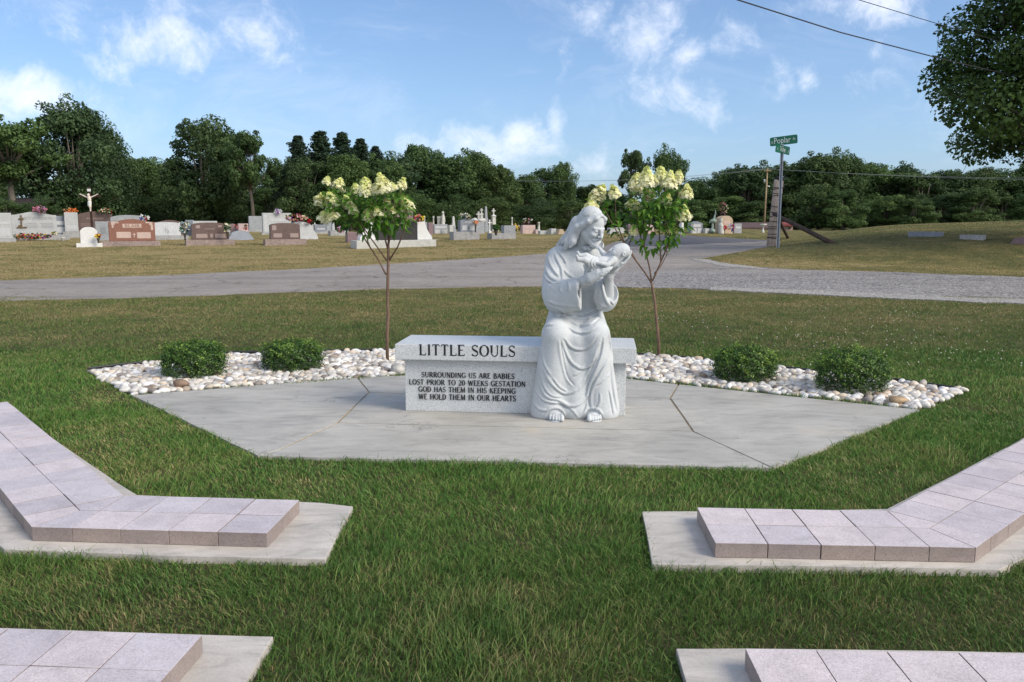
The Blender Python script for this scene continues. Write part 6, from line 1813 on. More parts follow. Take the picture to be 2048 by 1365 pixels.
def build_cemetery():
    two = lambda m, z0=0.12, z1=0.45: [(-0.36, -0.08, z0, z1, m), (0.10, 0.38, z0, z1, m)]
    S = stone
    # ---- front rows, left to right
    S("grey headstone cut off by the left edge of the photo", -26, 17, 427, 478, 'flat', 'light', (-34, 22, 485), panels=[(-0.3, 0.42, 0.55, 0.66, 'panel_g'), (-0.3, 0.42, 0.1, 0.42, 'panel_g')])
    t, g, k, H = S("wide pale grey headstone with a bronze cross and bright flowers along its foot", 25, 106, 425, 470, 'serp', 'light', (14, 128, 481), text=("MCCARRINON", -0.24, 0.42, 0.66, 0.78, 'mark', 0.001), marks=lines(-0.22, 0.06, 0.28, 0.52, 4) + lines(0.14, 0.42, 0.28, 0.52, 4))
    bm = bmesh.new()
    cross_profile(bm, 9 * k, 25 * k, 0.03, 2.0 * k, 18 * k)
    Mx = Matrix.Translation((-26 * k, -0.155, 0.2 + 16 * k))
    for v in bm.verts: v.co = Mx @ v.co
    add_box(bm, -26 * k, -0.150, 0.2 + 17 * k, 17 * k, 0.03, 2.0 * k)
    add_box(bm, -29 * k, -0.150, 0.2 + 19.5 * k, 5 * k, 0.03, 4.0 * k)
    obj("bronze_cross", bm_mesh("bronze_cross", bm), GR['bronze'](), t)
    Yf = g.y - 0.35
    flowers("long multicoloured garland of flowers along the foot of the pale headstone with bronze cross", 62, 473, 88, 12, Yf, ['red', 'orange', 'yellow', 'red', 'wine', 'yellow', 'red', 'purple'], 170, "flower_garland", green=0.3)
    flowers("red and cream flower at the left end of the multicoloured garland", 18, 467, 12, 9, Yf, ['cream', 'red'], 26, green=0.1)
    flowers("yellow flower at the right end of the multicoloured garland", 109, 467, 9, 8, Yf, ['yellow', 'cream'], 20, green=0.2)
    S("blue grey headstone with two frosted panels, right of the bronze cross stone", 107, 128, 428, 472, 'flat', 'blue', vg=476, panels=[(-0.4, 0.35, 0.62, 0.78, 'panel_g'), (-0.4, 0.4, 0.28, 0.52, 'panel_g')])
    S("light grey headstone on a low base under the orange flowers", 128, 152, 426, 464, 'flat', 'light', (124, 153, 476), panels=[(-0.38, 0.38, 0.12, 0.34, 'panel_g')])
    t, g, k, H = S("wide dark brown headstone behind the small white marker", 152, 219, 424, 462, 'serp', 'brown', (143, 222, 472), marks=lines(-0.2, 0.25, 0.55, 0.72, 1) + lines(-0.38, -0.1, 0.2, 0.4, 2))
    flowers("cream and wine red spray on the wide dark brown headstone", 212, 421.5, 38, 11, g.y + 0.2, ['cream', 'peach', 'cream', 'wine', 'peach'], 70)
    flowers("bright orange flowers on the light grey headstone at the left", 141, 422, 29, 11, g.y - 0.2, ['peach', 'orange', 'orange'], 70, green=0.12)
    flowers("pink and lilac spray on top of the bronze cross headstone", 80, 419, 32, 14, Yf + 0.4, ['pink', 'pink', 'lilac', 'pink'], 70, green=0.15)
    S("small white round topped marker on a white base, brightest at the left", 158, 189, 455, 487, 'tablet', 'white', (150, 197, 495), 'white', 0.13)
    S("plain pale grey headstone between the small white marker and the BLAIR headstone", 189, 216, 441, 480, 'flat', 'grey', vg=482, marks=lines(-0.2, 0.2, 0.4, 0.7, 4))
    flowers("red and lime flower on the grass right of the small white marker", 196, 473, 13, 9, 29.5, ['yellow', 'red'], 26, vase=(6, 9))
    S("blue grey dome topped headstone half hidden behind the BLAIR headstone", 222, 287, 426, 470, 'dome', 'grey', vg=474)
    flowers("white, red and blue bouquet behind the right shoulder of the BLAIR headstone", 290, 436, 22, 13, 32.5, ['blue', 'white', 'red', 'white'], 44, green=0.15)
    S("reddish brown headstone lettered BLAIR on a rough base", 218, 303, 439, 483, 'serp', 'rust', (203, 312, 493), th=0.28,
      panels=[(-0.20, 0.21, 0.60, 0.78, 'panel_p'), (-0.34, -0.03, 0.14, 0.42, 'panel_p'), (0.10, 0.40, 0.12, 0.40, 'panel_p')], text=("BLAIR", -0.15, 0.17, 0.63, 0.755, 'rust', 0.008),
      marks=[(-0.44, -0.36, 0.74, 0.88), (-0.43, -0.39, 0.60, 0.74), (-0.36, -0.28, 0.80, 0.88), (0.38, 0.45, 0.72, 0.86), (0.41, 0.46, 0.50, 0.72), (0.30, 0.38, 0.80, 0.87), (0.03, 0.05, 0.16, 0.38), (0.005, 0.075, 0.28, 0.32)])
    S("brown headstone behind, above the pale slanted headstone right of BLAIR", 306, 368, 425, 455, 'serp', 'brown', vg=470, marks=lines(-0.05, 0.3, 0.45, 0.7, 1))
    S("low pale grey slant headstone with dark carved streaks, right of BLAIR", 304, 357, 445, 472, 'dome', 'light', (300, 371, 480), th=0.34, slant=0.35, marks=[(-0.06, -0.03, 0.2, 0.6), (0.0, 0.03, 0.15, 0.5), (0.05, 0.08, 0.2, 0.4)])
    S("tall light grey headstone behind the brown one with two flower vases", 384, 431, 425, 455, 'flat', 'light', vg=472)
    S("blue grey block headstone left of the tall light grey headstone", 369, 385, 426, 458, 'flat', 'blue', vg=472)
    t, g, k, H = S("brown headstone with flower vases at both ends, right of BLAIR", 382, 449, 446, 480, 'dome', 'brown', (370, 464, 491), marks=[(-0.38, -0.26, 0.66, 0.84), (0.26, 0.36, 0.72, 0.84)] + lines(-0.12, 0.14, 0.55, 0.70, 1), panels=[(-0.38, -0.06, 0.10, 0.34, 'panel_b'), (0.16, 0.46, 0.10, 0.34, 'panel_b'), (0.02, 0.10, 0.12, 0.34, 'panel_b')])
    flowers("white and aqua flowers in a vase at the left end of the brown headstone", 369, 455, 24, 26, g.y - 0.1, ['white', 'aqua', 'white', 'cream'], 60, vase=(6, 12), green=0.3)
    flowers("white and yellow flowers in a vase at the right end of the brown headstone", 455, 456, 14, 20, g.y, ['yellow', 'white', 'cream'], 44, vase=(6, 12), green=0.35)
    S("low blue grey slant marker in the grass right of the brown headstone with vases", 452, 505, 460, 480, 'bell', 'blue', vg=481, th=0.35, slant=0.4)
    S("small pale headstone seen between the tall grey stones", 432, 457, 437, 452, 'flat', 'grey', vg=468)
    S("dark plum headstone, small, left of the pinkish one", 453, 473, 443, 463, 'gable', 'plum', vg=467)
    S("small pinkish headstone with red flowers beside it", 474, 494, 440, 460, 'flat', 'pink', vg=467)
    flowers("red flowers between the small plum and pinkish headstones", 473, 454, 7, 8, 38.5, ['red', 'pink'], 20, green=0.2)
    flowers("pink flowers at the right of the small pinkish headstone", 491, 455, 8, 11, 38.5, ['pink', 'red'], 22, green=0.2)
    S("grey block headstone left of the large pale grey headstone", 496, 522, 433, 460, 'flat', 'grey', (494, 522, 464))
    t, g, k, H = S("large pale grey headstone behind the brown one beneath the left flowering tree", 524, 580, 427, 466, 'flat', 'light', (520, 590, 469), panels=[(-0.22, 0.3, 0.58, 0.72, 'panel_g'), (-0.46, -0.34, 0.05, 0.9, 'panel_g')])
    flowers("lilac white flowers on top of the large pale grey headstone", 556, 424, 18, 11, g.y, ['white', 'lilac', 'white'], 40, green=0.1)
    t, g, k, H = S("pale bell shaped headstone behind the brown one, a pink spray on top", 562, 634, 440, 477, 'bell', 'light', vg=480, th=0.34, slant=0.2, marks=lines(0.18, 0.34, 0.06, 0.16, 1))
    flowers("big pink and purple spray lying on the bell shaped headstone", 592, 436, 52, 16, g.y - 0.1, ['cream', 'purple', 'peach', 'wine', 'pink', 'peach', 'cream'], 120, green=0.15)
    flowers("dark red flowers at the right shoulder of the bell shaped headstone", 620, 443, 10, 9, g.y + 0.2, ['red', 'wine'], 26, green=0.15)
    S("brown headstone left of the left flowering tree, plain grey brown base", 538, 597, 447, 479, 'dome', 'brown', (526, 609, 491), marks=[(-0.44, -0.30, 0.55, 0.85)], panels=[(-0.40, -0.12, 0.10, 0.36, 'panel_b'), (0.16, 0.44, 0.10, 0.36, 'panel_b')])
    t, g, k, H = S("small white tablet topped with a finial, behind the red flowers", 623, 634, 435, 450, 'flat', 'offwhite', vg=464, th=0.15)
    bm = bmesh.new(); add_lathe(bm, [(0.05, 0), (0.06, 0.05), (0.02, 0.10), (0.005, 0.16)], 8); obj("finial", bm_mesh("finial", bm, True), GR['offwhite'](), t, (0, 0, H))
    S("low grey stepped stones beyond the bell shaped headstone", 626, 650, 450, 464, 'flat', 'blue', (624, 652, 468), panels=[(-0.3, 0.4, 0.3, 0.5, 'panel_g')])
    S("narrow grey upright stone under the left lobe of the flowering tree", 650, 661, 440, 461, 'flat', 'grey', (648, 672, 465))
    S("grey wedge stone under the left flowering tree", 661, 668, 444, 462, 'bell', 'light', (656, 694, 472), 'greybase')
    S("dark stone half hidden by the left flowering tree's leaves", 690, 722, 462, 484, 'flat', 'plum', vg=486, th=0.3)
    flowers("white and pink flowers beside the left flowering tree's lower leaves", 680, 460, 14, 12, 29.5, ['white', 'pink', 'lilac'], 36, green=0.15)
    # the large family monument behind the left flowering tree
    g = GT(785, 496); k = (g.y * CP) / FPX
    t = thing("family_monument", "large family monument of black panel and white scroll wings behind the left flowering tree", "monument", (g.x, g.y + 0.35, g.z - 0.02), YAW)
    cf = math.cos(YAW - math.atan2(g.x, g.y) * -1) or 1; cf = 0.93
    Wd = 156 * k / cf
    bm = bmesh.new(); add_box(bm, 0, 0, 8 * k - 0.03, Wd, 0.75, 16 * k + 0.06, 0.015); obj("plinth", bm_mesh("plinth", bm), GR['offwhite'](), t)
    z0 = 16 * k + 0.002
    bm = bmesh.new(); add_box(bm, 0.06, 0, z0 + 19 * k, 82 * k / cf, 0.22, 38 * k, 0.01); obj("panel", bm_mesh("panel", bm), GR['black'](), t)
    bm = bmesh.new(); add_box(bm, 0.06 + 16 * k, 0, z0 + 38 * k + 12 * k + 0.002, 42 * k, 0.20, 24 * k, 0.01); obj("upper_panel", bm_mesh("upper_panel", bm), GR['plum'](), t)
    for s in (1, -1):
        bm = bmesh.new(); add_profile(bm, [(p[0] * s, p[1]) for p in outline('wing', 30 * k / cf, 37 * k)], -0.16, 0.16, 0.01)
        for v in bm.verts: v.co += Vector((0.06 + s * (41 * k / cf + 15.5 * k / cf), 0, z0))
        obj("scroll_wing", bm_mesh("scroll_wing", bm), GR['white'](), t)
    flowers("pink and peach spray on the right wing of the family monument", 838, 437, 22, 15, g.y + 0.3, ['pink', 'red', 'peach', 'yellow'], 60, green=0.2)
    # ---- centre
    S("pale stone ledge in the grass right of the family monument", 846, 876, 478, 479.5, 'flat', 'offwhite', vg=480.5, th=0.4)
    S("grey headstone touching the right wing of the family monument", 843, 853, 445, 470, 'flat', 'grey', (841, 862, 472))
    S("dark pink narrow headstone right of the family monument", 853, 865, 442, 466, 'flat', 'plum', vg=469, th=0.3)
    t, g, k, H = S("wide grey double headstone below the white draped figure", 865, 894, 447, 466, 'flat', 'grey', vg=467.5, panels=[(-0.42, 0.42, 0.62, 0.82, 'panel_g'), (-0.42, -0.06, 0.08, 0.5, 'panel_g'), (0.08, 0.42, 0.08, 0.5, 'panel_g')])
    for lab, u, vt, vb, r in (("slim white post right of the monument's flowers", 849, 431, 452, 2.0), ("slim white post left of the white draped figure", 867, 431, 450, 2.0), ("slim white column standing alone left of the pinkish headstone", 1024, 433, 455, 1.6), ("short thick pale post right of the pinkish headstone", 1077.5, 443, 458, 2.6)):
        gg = GT(u, 461.5); kk = gg.y * CP / FPX
        bm = bmesh.new(); hh = (461.5 - vt) * kk
        add_lathe(bm, [(r * kk * 1.3, -0.1), (r * kk * 1.3, 0.1), (r * kk * 0.9, 0.12), (r * kk * 0.8, hh * 0.86), (r * kk * 1.15, hh * 0.9), (r * kk * 1.1, hh * 0.96), (r * kk * 0.4, hh)], 10)
        tag(obj("grave_post", bm_mesh("grave_post", bm, True), GR['offwhite'](), None, gg), lab, "grave post")
    # white draped figure beside a pedestal
    gg = GT(884, 462); kk = gg.y * CP / FPX
    t = thing("grave_statue", "white draped figure leaning on a tall pedestal among the far graves", "statue", gg, 0)
    bm = bmesh.new(); add_box(bm, -5 * kk, 0.1, 13 * kk, 8 * kk, 8 * kk, 26 * kk, 0.02); add_box(bm, -5 * kk, 0.1, 28 * kk, 9 * kk, 9 * kk, 4 * kk, 0.02); add_box(bm, 0, 0.1, 4 * kk, 22 * kk, 10 * kk, 8 * kk, 0.02)
    obj("pedestal", bm_mesh("pedestal", bm), GR['offwhite'](), t)
    f = Field((-12 * kk, -12 * kk, 6 * kk), (16 * kk, 12 * kk, 44 * kk), 0.02)
    f.cap((2 * kk, -3 * kk, 8 * kk), (2 * kk, -2 * kk, 24 * kk), 5.2 * kk, 3.4 * kk, 0.05); f.cap((2 * kk, -2 * kk, 24 * kk), (2 * kk, -2 * kk, 31 * kk), 3.6 * kk, 2.6 * kk, 0.05)
    f.ell((2.3 * kk, -2.4 * kk, 37 * kk), (2.5 * kk, 2.6 * kk, 3.1 * kk), 0.04); f.cap((4.6 * kk, -2 * kk, 29 * kk), (6.2 * kk, -3 * kk, 20 * kk), 1.5 * kk, 1.2 * kk, 0.04); f.cap((-0.6 * kk, -2 * kk, 29 * kk), (-3.6 * kk, -1 * kk, 29.5 * kk), 1.5 * kk, 1.2 * kk, 0.04)
    f.cap((2 * kk, -2 * kk, 38 * kk), (4 * kk, 0, 26 * kk), 2.2 * kk, 2.2 * kk, 0.05); f.cap((6 * kk, -3 * kk, 8 * kk), (9 * kk, -3 * kk, 7 * kk), 4 * kk, 2.5 * kk, 0.05)
    obj("figure", f.mesh("figure", (0, 0, 0)), GR['offwhite'](), t)
    S("mossy greenish headstone left of the white obelisk stub", 896, 905, 448, 466, 'flat', 'offwhite', vg=468)
    def obelisk(lab, u, vt, vb, wb, mat='offwhite', cross=False, vg=462):
        gg = GT(u, vg); kk = gg.y * CP / FPX
        t = thing("obelisk", lab, "obelisk", gg, YAW)
        hb = (vg - vb) * kk; H = (vg - vt) * kk; a = wb * kk / 2
        bm = bmesh.new(); add_box(bm, 0, 0, hb * 0.25 - 0.04, 2.5 * a, 2.5 * a, hb * 0.5 + 0.08, 0.02); add_box(bm, 0, 0, hb * 0.75, 2.0 * a, 2.0 * a, hb * 0.5 - 0.004, 0.01)
        obj("plinth", bm_mesh("plinth", bm), GR['grey'](), t)
        bm = bmesh.new(); top = H if not cross else hb + (H - hb) * 0.66
        lv = [(0.78, hb + 0.002), (0.5, hb + (top - hb) * 0.90), (0.02, top)] if not cross else [(0.85, hb + 0.002), (0.72, hb + (top - hb) * 0.80), (1.0, hb + (top - hb) * 0.83), (1.0, hb + (top - hb) * 0.88), (0.35, top)]
        rings = [[bm.verts.new((sx * a * s, sy * a * s, z)) for sx, sy in ((-1, -1), (1, -1), (1, 1), (-1, 1))] for s, z in lv]
        for i in range(len(rings) - 1):
            for j in range(4): bm.faces.new((rings[i][j], rings[i][(j + 1) % 4], rings[i + 1][(j + 1) % 4], rings[i + 1][j]))
        bm.faces.new(rings[-1])
        obj("shaft", bm_mesh("shaft", bm), GR[mat](), t)
        if cross:
            bm = bmesh.new(); hh = H - top; cross_profile(bm, hh * 0.62, hh, 0.10, hh * 0.2, hh * 0.62)
            obj("cross", bm_mesh("cross", bm), GR[mat](), t, (0, 0, top - 0.01))
    obelisk("small pale obelisk left of the grey double headstone with flowers", 907, 433, 452, 7, vg=466)
    t, g, k, H = S("grey double headstone on a long blue grey ledge, flowers on top", 916, 950, 438, 464, 'serp', 'blue', (900, 957, 480), 'greybase', th=0.3, text=("HENRE", -0.22, 0.24, 0.66, 0.80, 'panel_g', 0.001), panels=[(-0.38, -0.06, 0.10, 0.46, 'panel_g'), (0.10, 0.42, 0.10, 0.46, 'panel_g')])
    flowers("white and cream spray on the grey double headstone in the centre", 930, 433, 29, 12, g.y + 0.1, ['cream', 'white', 'cream', 'white'], 60, green=0.45)
    flowers("peach flowers in a dark vase at the right end of the grey double headstone", 951, 446, 10, 8, g.y, ['peach', 'orange'], 26, vase=(4, 15), green=0.1)
    t, g, k, H = S("tall grey stone capped with white rockwork and a cross", 944, 968, 441, 466, 'flat', 'grey', vg=468, th=0.35)
    bm = bmesh.new()
    rr = random.Random(3)
    for i in range(9): bmesh.ops.create_icosphere(bm, subdivisions=2, radius=0.14, matrix=Matrix.Translation((rr.uniform(-0.25, 0.27), rr.uniform(-0.1, 0.1), H + rr.uniform(-0.02, 0.08))) @ Matrix.Diagonal((rr.uniform(0.8, 1.4), 1, rr.uniform(0.6, 1), 1)))
    obj("rockwork", bm_mesh("rockwork", bm, True), GR['offwhite'](), t)
    bm = bmesh.new(); cross_profile(bm, 9 * k, 16 * k, 0.12, 2.6 * k, 10.5 * k); obj("cross", bm_mesh("cross", bm), GR['offwhite'](), t, (0.02, 0.0, H + 0.10))
    obelisk("tall pale pedestal with a cross just left of the slender obelisk", 963, 417, 446, 7, cross=True, vg=464)
    obelisk("slender pointed grey obelisk, the tallest spire among the far graves", 972, 413, 437, 6.5, 'grey', vg=464)
    obelisk("pale column monument ending in a cross, right of the slender obelisk", 987, 416, 452, 9, cross=True, vg=462)
    gg = GT(979, 467); kk = gg.y * CP / FPX
    bm = bmesh.new(); cross_profile(bm, 7.5 * kk, 27 * kk, 0.10, 2.0 * kk, 21 * kk); add_box(bm, 0.0, 0, 2.5 * kk, 5 * kk, 0.2, 5 * kk, 0.01)
    o = obj("stone_cross", bm_mesh("stone_cross", bm), GR['white'](), None, gg); o.rotation_euler.z = YAW; tag(o, "thin white stone cross at the left of the planted ledge", "cross")
    S("broken pale slab leaning behind the planted ledge", 992, 998, 440, 452, 'round', 'offwhite', vg=462, th=0.15)
    S("grey green slant headstone on a ledge, with a planter beside it", 1003, 1030, 452, 467, 'flat', 'grey', (976, 1030, 479), 'greybase', th=0.3, marks=[(-0.3, -0.1, 0.3, 0.5), (-0.1, 0.1, 0.2, 0.34)])
    flowers("dark green planter on the ledge beside the thin white cross", 992, 456, 15, 14, 34.6, ['green', 'green', 'dry'], 50, "planter", "planter", vase=(8, 8), green=0.6)
    flowers("cream and peach flowers beside the pinkish headstone", 1032, 455, 15, 13, 36.5, ['peach', 'cream', 'yellow', 'peach'], 50, green=0.25)
    t, g, k, H = S("pinkish grey headstone with a white and dark spray on top", 1042, 1070, 448, 466, 'flat', 'pink', vg=468, panels=[(-0.30, 0.36, 0.66, 0.84, 'panel_p'), (-0.34, -0.04, 0.08, 0.5, 'panel_p'), (0.06, 0.40, 0.08, 0.5, 'panel_p')])
    flowers("white and dark spray on the pinkish headstone", 1054, 442, 23, 12, g.y + 0.1, ['white', 'cream', 'wine', 'pink', 'white'], 54, green=0.35)
    S("low pinkish stone right of the pinkish headstone", 1068, 1076, 457, 466, 'flat', 'pink', vg=468)
    S("low pale grey headstone near the statue's shoulder", 1077, 1096, 459, 467, 'flat', 'light', vg=469)
    S("light grey headstone at the statue's left sleeve", 1099, 1112, 455, 467, 'flat', 'light', vg=469)
    S("brownish headstone just left of the statue's hair", 1113, 1129, 456, 467, 'bell', 'tan', vg=469)
    # ---- right of the statue
    S("pale grey headstone seen beyond the infant's head", 1216, 1249, 453, 466, 'flat', 'light', vg=468, panels=[(-0.3, 0.3, 0.4, 0.6, 'panel_g')])
    S("dark brown headstone left of the right flowering tree", 1253, 1276, 445, 466, 'gable', 'plum', vg=468)
    S("tan pink headstone hidden behind the right flowering tree", 1287, 1308, 447, 466, 'tablet', 'pink', vg=468)
    S("tall narrow white stone right of the right flowering tree", 1360, 1368, 443, 467, 'flat', 'white', vg=469, th=0.2)
    S("grey double headstone with a low gable, right of the right flowering tree", 1378, 1406, 441, 466, 'gable', 'blue', vg=467.5, panels=[(-0.30, 0.32, 0.58, 0.78, 'panel_g'), (-0.36, -0.02, 0.12, 0.5, 'panel_g'), (0.06, 0.38, 0.12, 0.5, 'panel_g')])
    S("low pale grey stone between the grey double headstone and the heron figure", 1407, 1426, 455, 466, 'flat', 'light', vg=467.5, marks=[(-0.2, 0.2, 0.4, 0.6)])
    t, g, k, H = S("tan round topped headstone with dried flowers above it", 1434, 1465, 430, 466, 'round', 'tan', vg=467.5, th=0.35, panels=[(-0.25, 0.25, 0.58, 0.72, 'panel_p')])
    flowers("tall dried brown arrangement above the tan round topped headstone", 1446, 417, 20, 26, g.y + 0.3, ['dry', 'dry', 'pink', 'dry', 'cream'], 60, green=0.25)
    flowers("red balloon shaped flowers in front of the tan headstone", 1449, 455, 9, 9, g.y - 0.4, ['red', 'pink'], 26, vase=(2, 8), green=0.0)
    flowers("red, white and blue flowers at the right foot of the tan headstone", 1462, 456, 15, 15, g.y - 0.4, ['red', 'white', 'blue', 'red'], 44, green=0.1)
    S("grey headstone right of the tan round topped headstone", 1465, 1484, 445, 465, 'flat', 'grey', vg=467, panels=[(-0.3, 0.35, 0.55, 0.75, 'panel_g')])
    # heron-like green figure and a pale angel
    kk = g.y * CP / FPX
    gg = GT(1425, 467.5)
    f = Field((-0.5, -0.3, -0.05), (0.5, 0.3, 1.3), 0.014)
    L = lambda u, v, y=0.0: ((u - 1425) * kk, y, (467.5 - v) * kk)
    f.chain([L(1429, 422), L(1429.5, 428), L(1428, 434), L(1427, 440)], [0.022, 0.028, 0.035, 0.06], 0.02)
    f.ell(L(1426, 443), (6.5 * kk, 0.10, 4.2 * kk), 0.03); f.cap(L(1421, 443), L(1417.5, 447), 0.05, 0.02, 0.03)
    f.cap(L(1426, 446), L(1426, 460), 0.028, 0.03, 0.02); f.cap(L(1424, 446), L(1423.5, 460), 0.026, 0.03, 0.02); f.ell(L(1425, 463), (5.5 * kk, 0.16, 4.5 * kk), 0.03)
    tag(obj("heron_ornament", f.mesh("heron_ornament", (0, 0, 0)), plain("verdigris", (0.22, 0.28, 0.24), 0.7, 0.3, 12), None, gg), "greenish metal heron ornament left of the tan headstone", "ornament")
    gg = GT(1442, 468.5)
    f = Field((-0.4, -0.3, -0.05), (0.4, 0.3, 1.0), 0.014)
    L = lambda u, v, y=0.0: ((u - 1442) * kk, y, (468.5 - v) * kk)
    f.cap(L(1442, 466), L(1441, 452), 0.13, 0.085, 0.04); f.cap(L(1441, 452), L(1441, 447), 0.09, 0.06, 0.03); f.ell(L(1441.5, 442.5), (0.065, 0.07, 0.085), 0.03); f.cap(L(1443, 450), L(1445, 455, -0.06), 0.03, 0.025, 0.02); f.cap(L(1439, 449, 0.05), L(1438, 457, 0.08), 0.06, 0.03, 0.03)
    tag(obj("angel_figure", f.mesh("angel_figure", (0, 0, 0)), GR['offwhite'](), None, gg), "small pale angel figure standing against the tan headstone", "figure")
    # bird bath beyond the wooden post
    gg = GT(1526, 466); kk = gg.y * CP / FPX
    bm = bmesh.new(); add_lathe(bm, [(3 * kk, -0.05), (2.2 * kk, 0.08), (1.0 * kk, 0.2), (1.0 * kk, 12 * kk), (5 * kk, 14.5 * kk), (6.8 * kk, 16 * kk), (6.8 * kk, 17.5 * kk), (5.5 * kk, 16.6 * kk)], 14)
    tag(obj("bird_bath", bm_mesh("bird_bath", bm, True), GR['white'](), None, gg), "white bird bath standing left of the wooden post", "bird bath")
    # ---- stones lying on the hill at the right
    S("low grey ledge marker with a bright white end, on the hill at the right", 1826, 1888, 463, 474, 'flat', 'blue', vg=474, th=0.30, yaw=R(-50), bmat=None)
    S("rough dark grey ledge marker on the hill, right of the longer one", 1930, 1975, 469.5, 481, 'flat', 'greybase', vg=481, th=0.28, yaw=R(-48))
    S("reddish rough stone on the hill at the right edge", 2030, 2085, 474, 490, 'bell', 'plum', vg=490, th=0.4, yaw=R(-40))
    # white cup on the grass
    gg = GT(126, 483); kk = gg.y * CP / FPX
    bm = bmesh.new(); add_lathe(bm, [(3.4 * kk, 0), (4.2 * kk, 6.4 * kk), (4.7 * kk, 6.8 * kk), (4.6 * kk, 7.4 * kk), (3.9 * kk, 7.2 * kk), (3.4 * kk, 5 * kk)], 14)
    tag(obj("white_pot", bm_mesh("white_pot", bm, True), GR['white'](), None, gg), "small white pot on the grass left of the small white marker", "pot")

    # ---- crucifix rising behind the dark brown headstone
    Yc = 38.0; gx = W(183, 440, Yc); k = Yc * CP / FPX
    zb = T(gx.x, Yc)
    t = thing("crucifix", "large crucifix with a pale figure rising behind the headstones at the left", "crucifix", (gx.x, Yc, zb), R(10))
    H = W(183, 374, Yc).z - zb; za = W(183, 392.5, Yc).z - zb
    bm = bmesh.new(); cross_profile(bm, 40 * k, H, 0.10, 3.4 * k, za); obj("cross", bm_mesh("cross", bm), plain("dark_wood", (0.045, 0.024, 0.018), 0.8, 0.3, 6), t)
    bm = bmesh.new(); add_box(bm, 0, -0.075, W(183, 381, Yc).z - zb, 6.6 * k, 0.04, 5.2 * k, 0.01); obj("plaque", bm_mesh("plaque", bm), GR['white'](), t)
    f = Field((-0.55, -0.40, zb * 0), (0.55, 0.1, H), 0.013)
    L = lambda u, v, y=-0.12: ((u - 183) * k, y, W(183, v, Yc).z - zb)
    skin = plain("painted_flesh", (0.66, 0.58, 0.50), 0.6, 0.12, 10)
    f.ell(L(182.5, 391, -0.16), (2.5 * k, 2.6 * k, 3.3 * k), 0.02)
    f.cap(L(183, 396), L(183.5, 400), 3.4 * k, 3.0 * k, 0.03); f.cap(L(183.5, 400), L(183.5, 406), 2.9 * k, 2.8 * k, 0.03)
    for s in (-1, 1):
        f.cap(L(183 + s * 3, 395.5), L(183 + s * 9.5, 392.5), 1.4 * k, 1.1 * k, 0.02); f.cap(L(183 + s * 9.5, 392.5), L(183 + s * 15.5, 389.3), 1.1 * k, 0.8 * k, 0.015)
        f.ell(L(183 + s * 16.5, 388.8), (1.3 * k, 0.02, 0.9 * k), 0.01)
        f.cap(L(183.5 + s * 1.5, 407), L(184 + s * 0.9, 414, -0.15), 2.0 * k, 1.5 * k, 0.02); f.cap(L(184 + s * 0.9, 414, -0.15), L(184 + s * 0.3, 421), 1.4 * k, 0.9 * k, 0.02)
        f.cap(L(184 + s * 0.3, 421), L(184 + s * 0.5, 423, -0.16), 0.9 * k, 0.6 * k, 0.01)
    fig = obj("figure", f.mesh("figure", (0, 0, 0)), skin, t)
    f = Field((-0.4, -0.40, 0), (0.4, 0.1, H), 0.013)
    f.cap(L(183.5, 405), L(183, 411), 3.5 * k, 3.4 * k, 0.03); f.cap(L(181, 406), L(180.6, 412), 1.5 * k, 1.0 * k, 0.02)
    obj("loincloth", f.mesh("loincloth", (0, 0, 0)), GR['white'](), fig)

    # ---- buildings half hidden by the trees
    def shed(lab, u0, u1, vt, ve, Y, depth, wallc, roofc, nm, over=0.25, gable=False):
        a, b = W(u0, ve, Y), W(u1, ve, Y)
        w = b.x - a.x; cx = (a.x + b.x) / 2; z = T(cx, Y)
        he = a.z - z; hr = W(u0, vt, Y).z - z
        t = thing("building", lab, "building", (cx, Y, z))
        bm = bmesh.new(); add_box(bm, 0, depth / 2, he / 2 - 0.2, w, depth, he + 0.4); obj("wall", bm_mesh("wall", bm), plain(nm + "_wall", wallc, 0.85, 0.2, 1.5), t)
        bm = bmesh.new()
        add_profile(bm, [(-0.3, 0), (depth / 2, hr - he), (depth + 0.3, 0), (depth + 0.3, 0.12), (depth / 2, hr - he + 0.12), (-0.3, 0.12)], -w / 2 - over, w / 2 + over, 0, Matrix.Translation((0, 0, he - 0.06)) @ Matrix.Rotation(math.pi / 2, 4, 'Z'))
        obj("roof", bm_mesh("roof", bm), plain(nm + "_roof", roofc, 0.9, 0.25, 3), t)
        for x in (-0.3, 0.22):
            bm = bmesh.new(); add_box(bm, x * w, -0.012, he * 0.5, min(1.0, w * 0.14), 0.05, he * 0.34); obj("window", bm_mesh("window", bm), plain("dark_glass", (0.02, 0.022, 0.025), 0.15, 0.2, 2, 0.5), t)
        return t
    shed("dark brown house with a broad roof behind the trees at the left edge", -90, 60, 396, 414, 58.0, 6.0, (0.030, 0.024, 0.025), (0.036, 0.028, 0.029), "left_house")
    shed("low brown roofed shed seen beyond the drive, left of the wooden post", 1487, 1545, 447, 457, 60.0, 3.5, (0.12, 0.10, 0.09), (0.095, 0.062, 0.058), "far_shed")
    shed("small tan shed beyond the leaning pole", 1561, 1586, 446, 451, 62.0, 2.5, (0.36, 0.27, 0.22), (0.20, 0.05, 0.05), "tan_shed", 0.08)

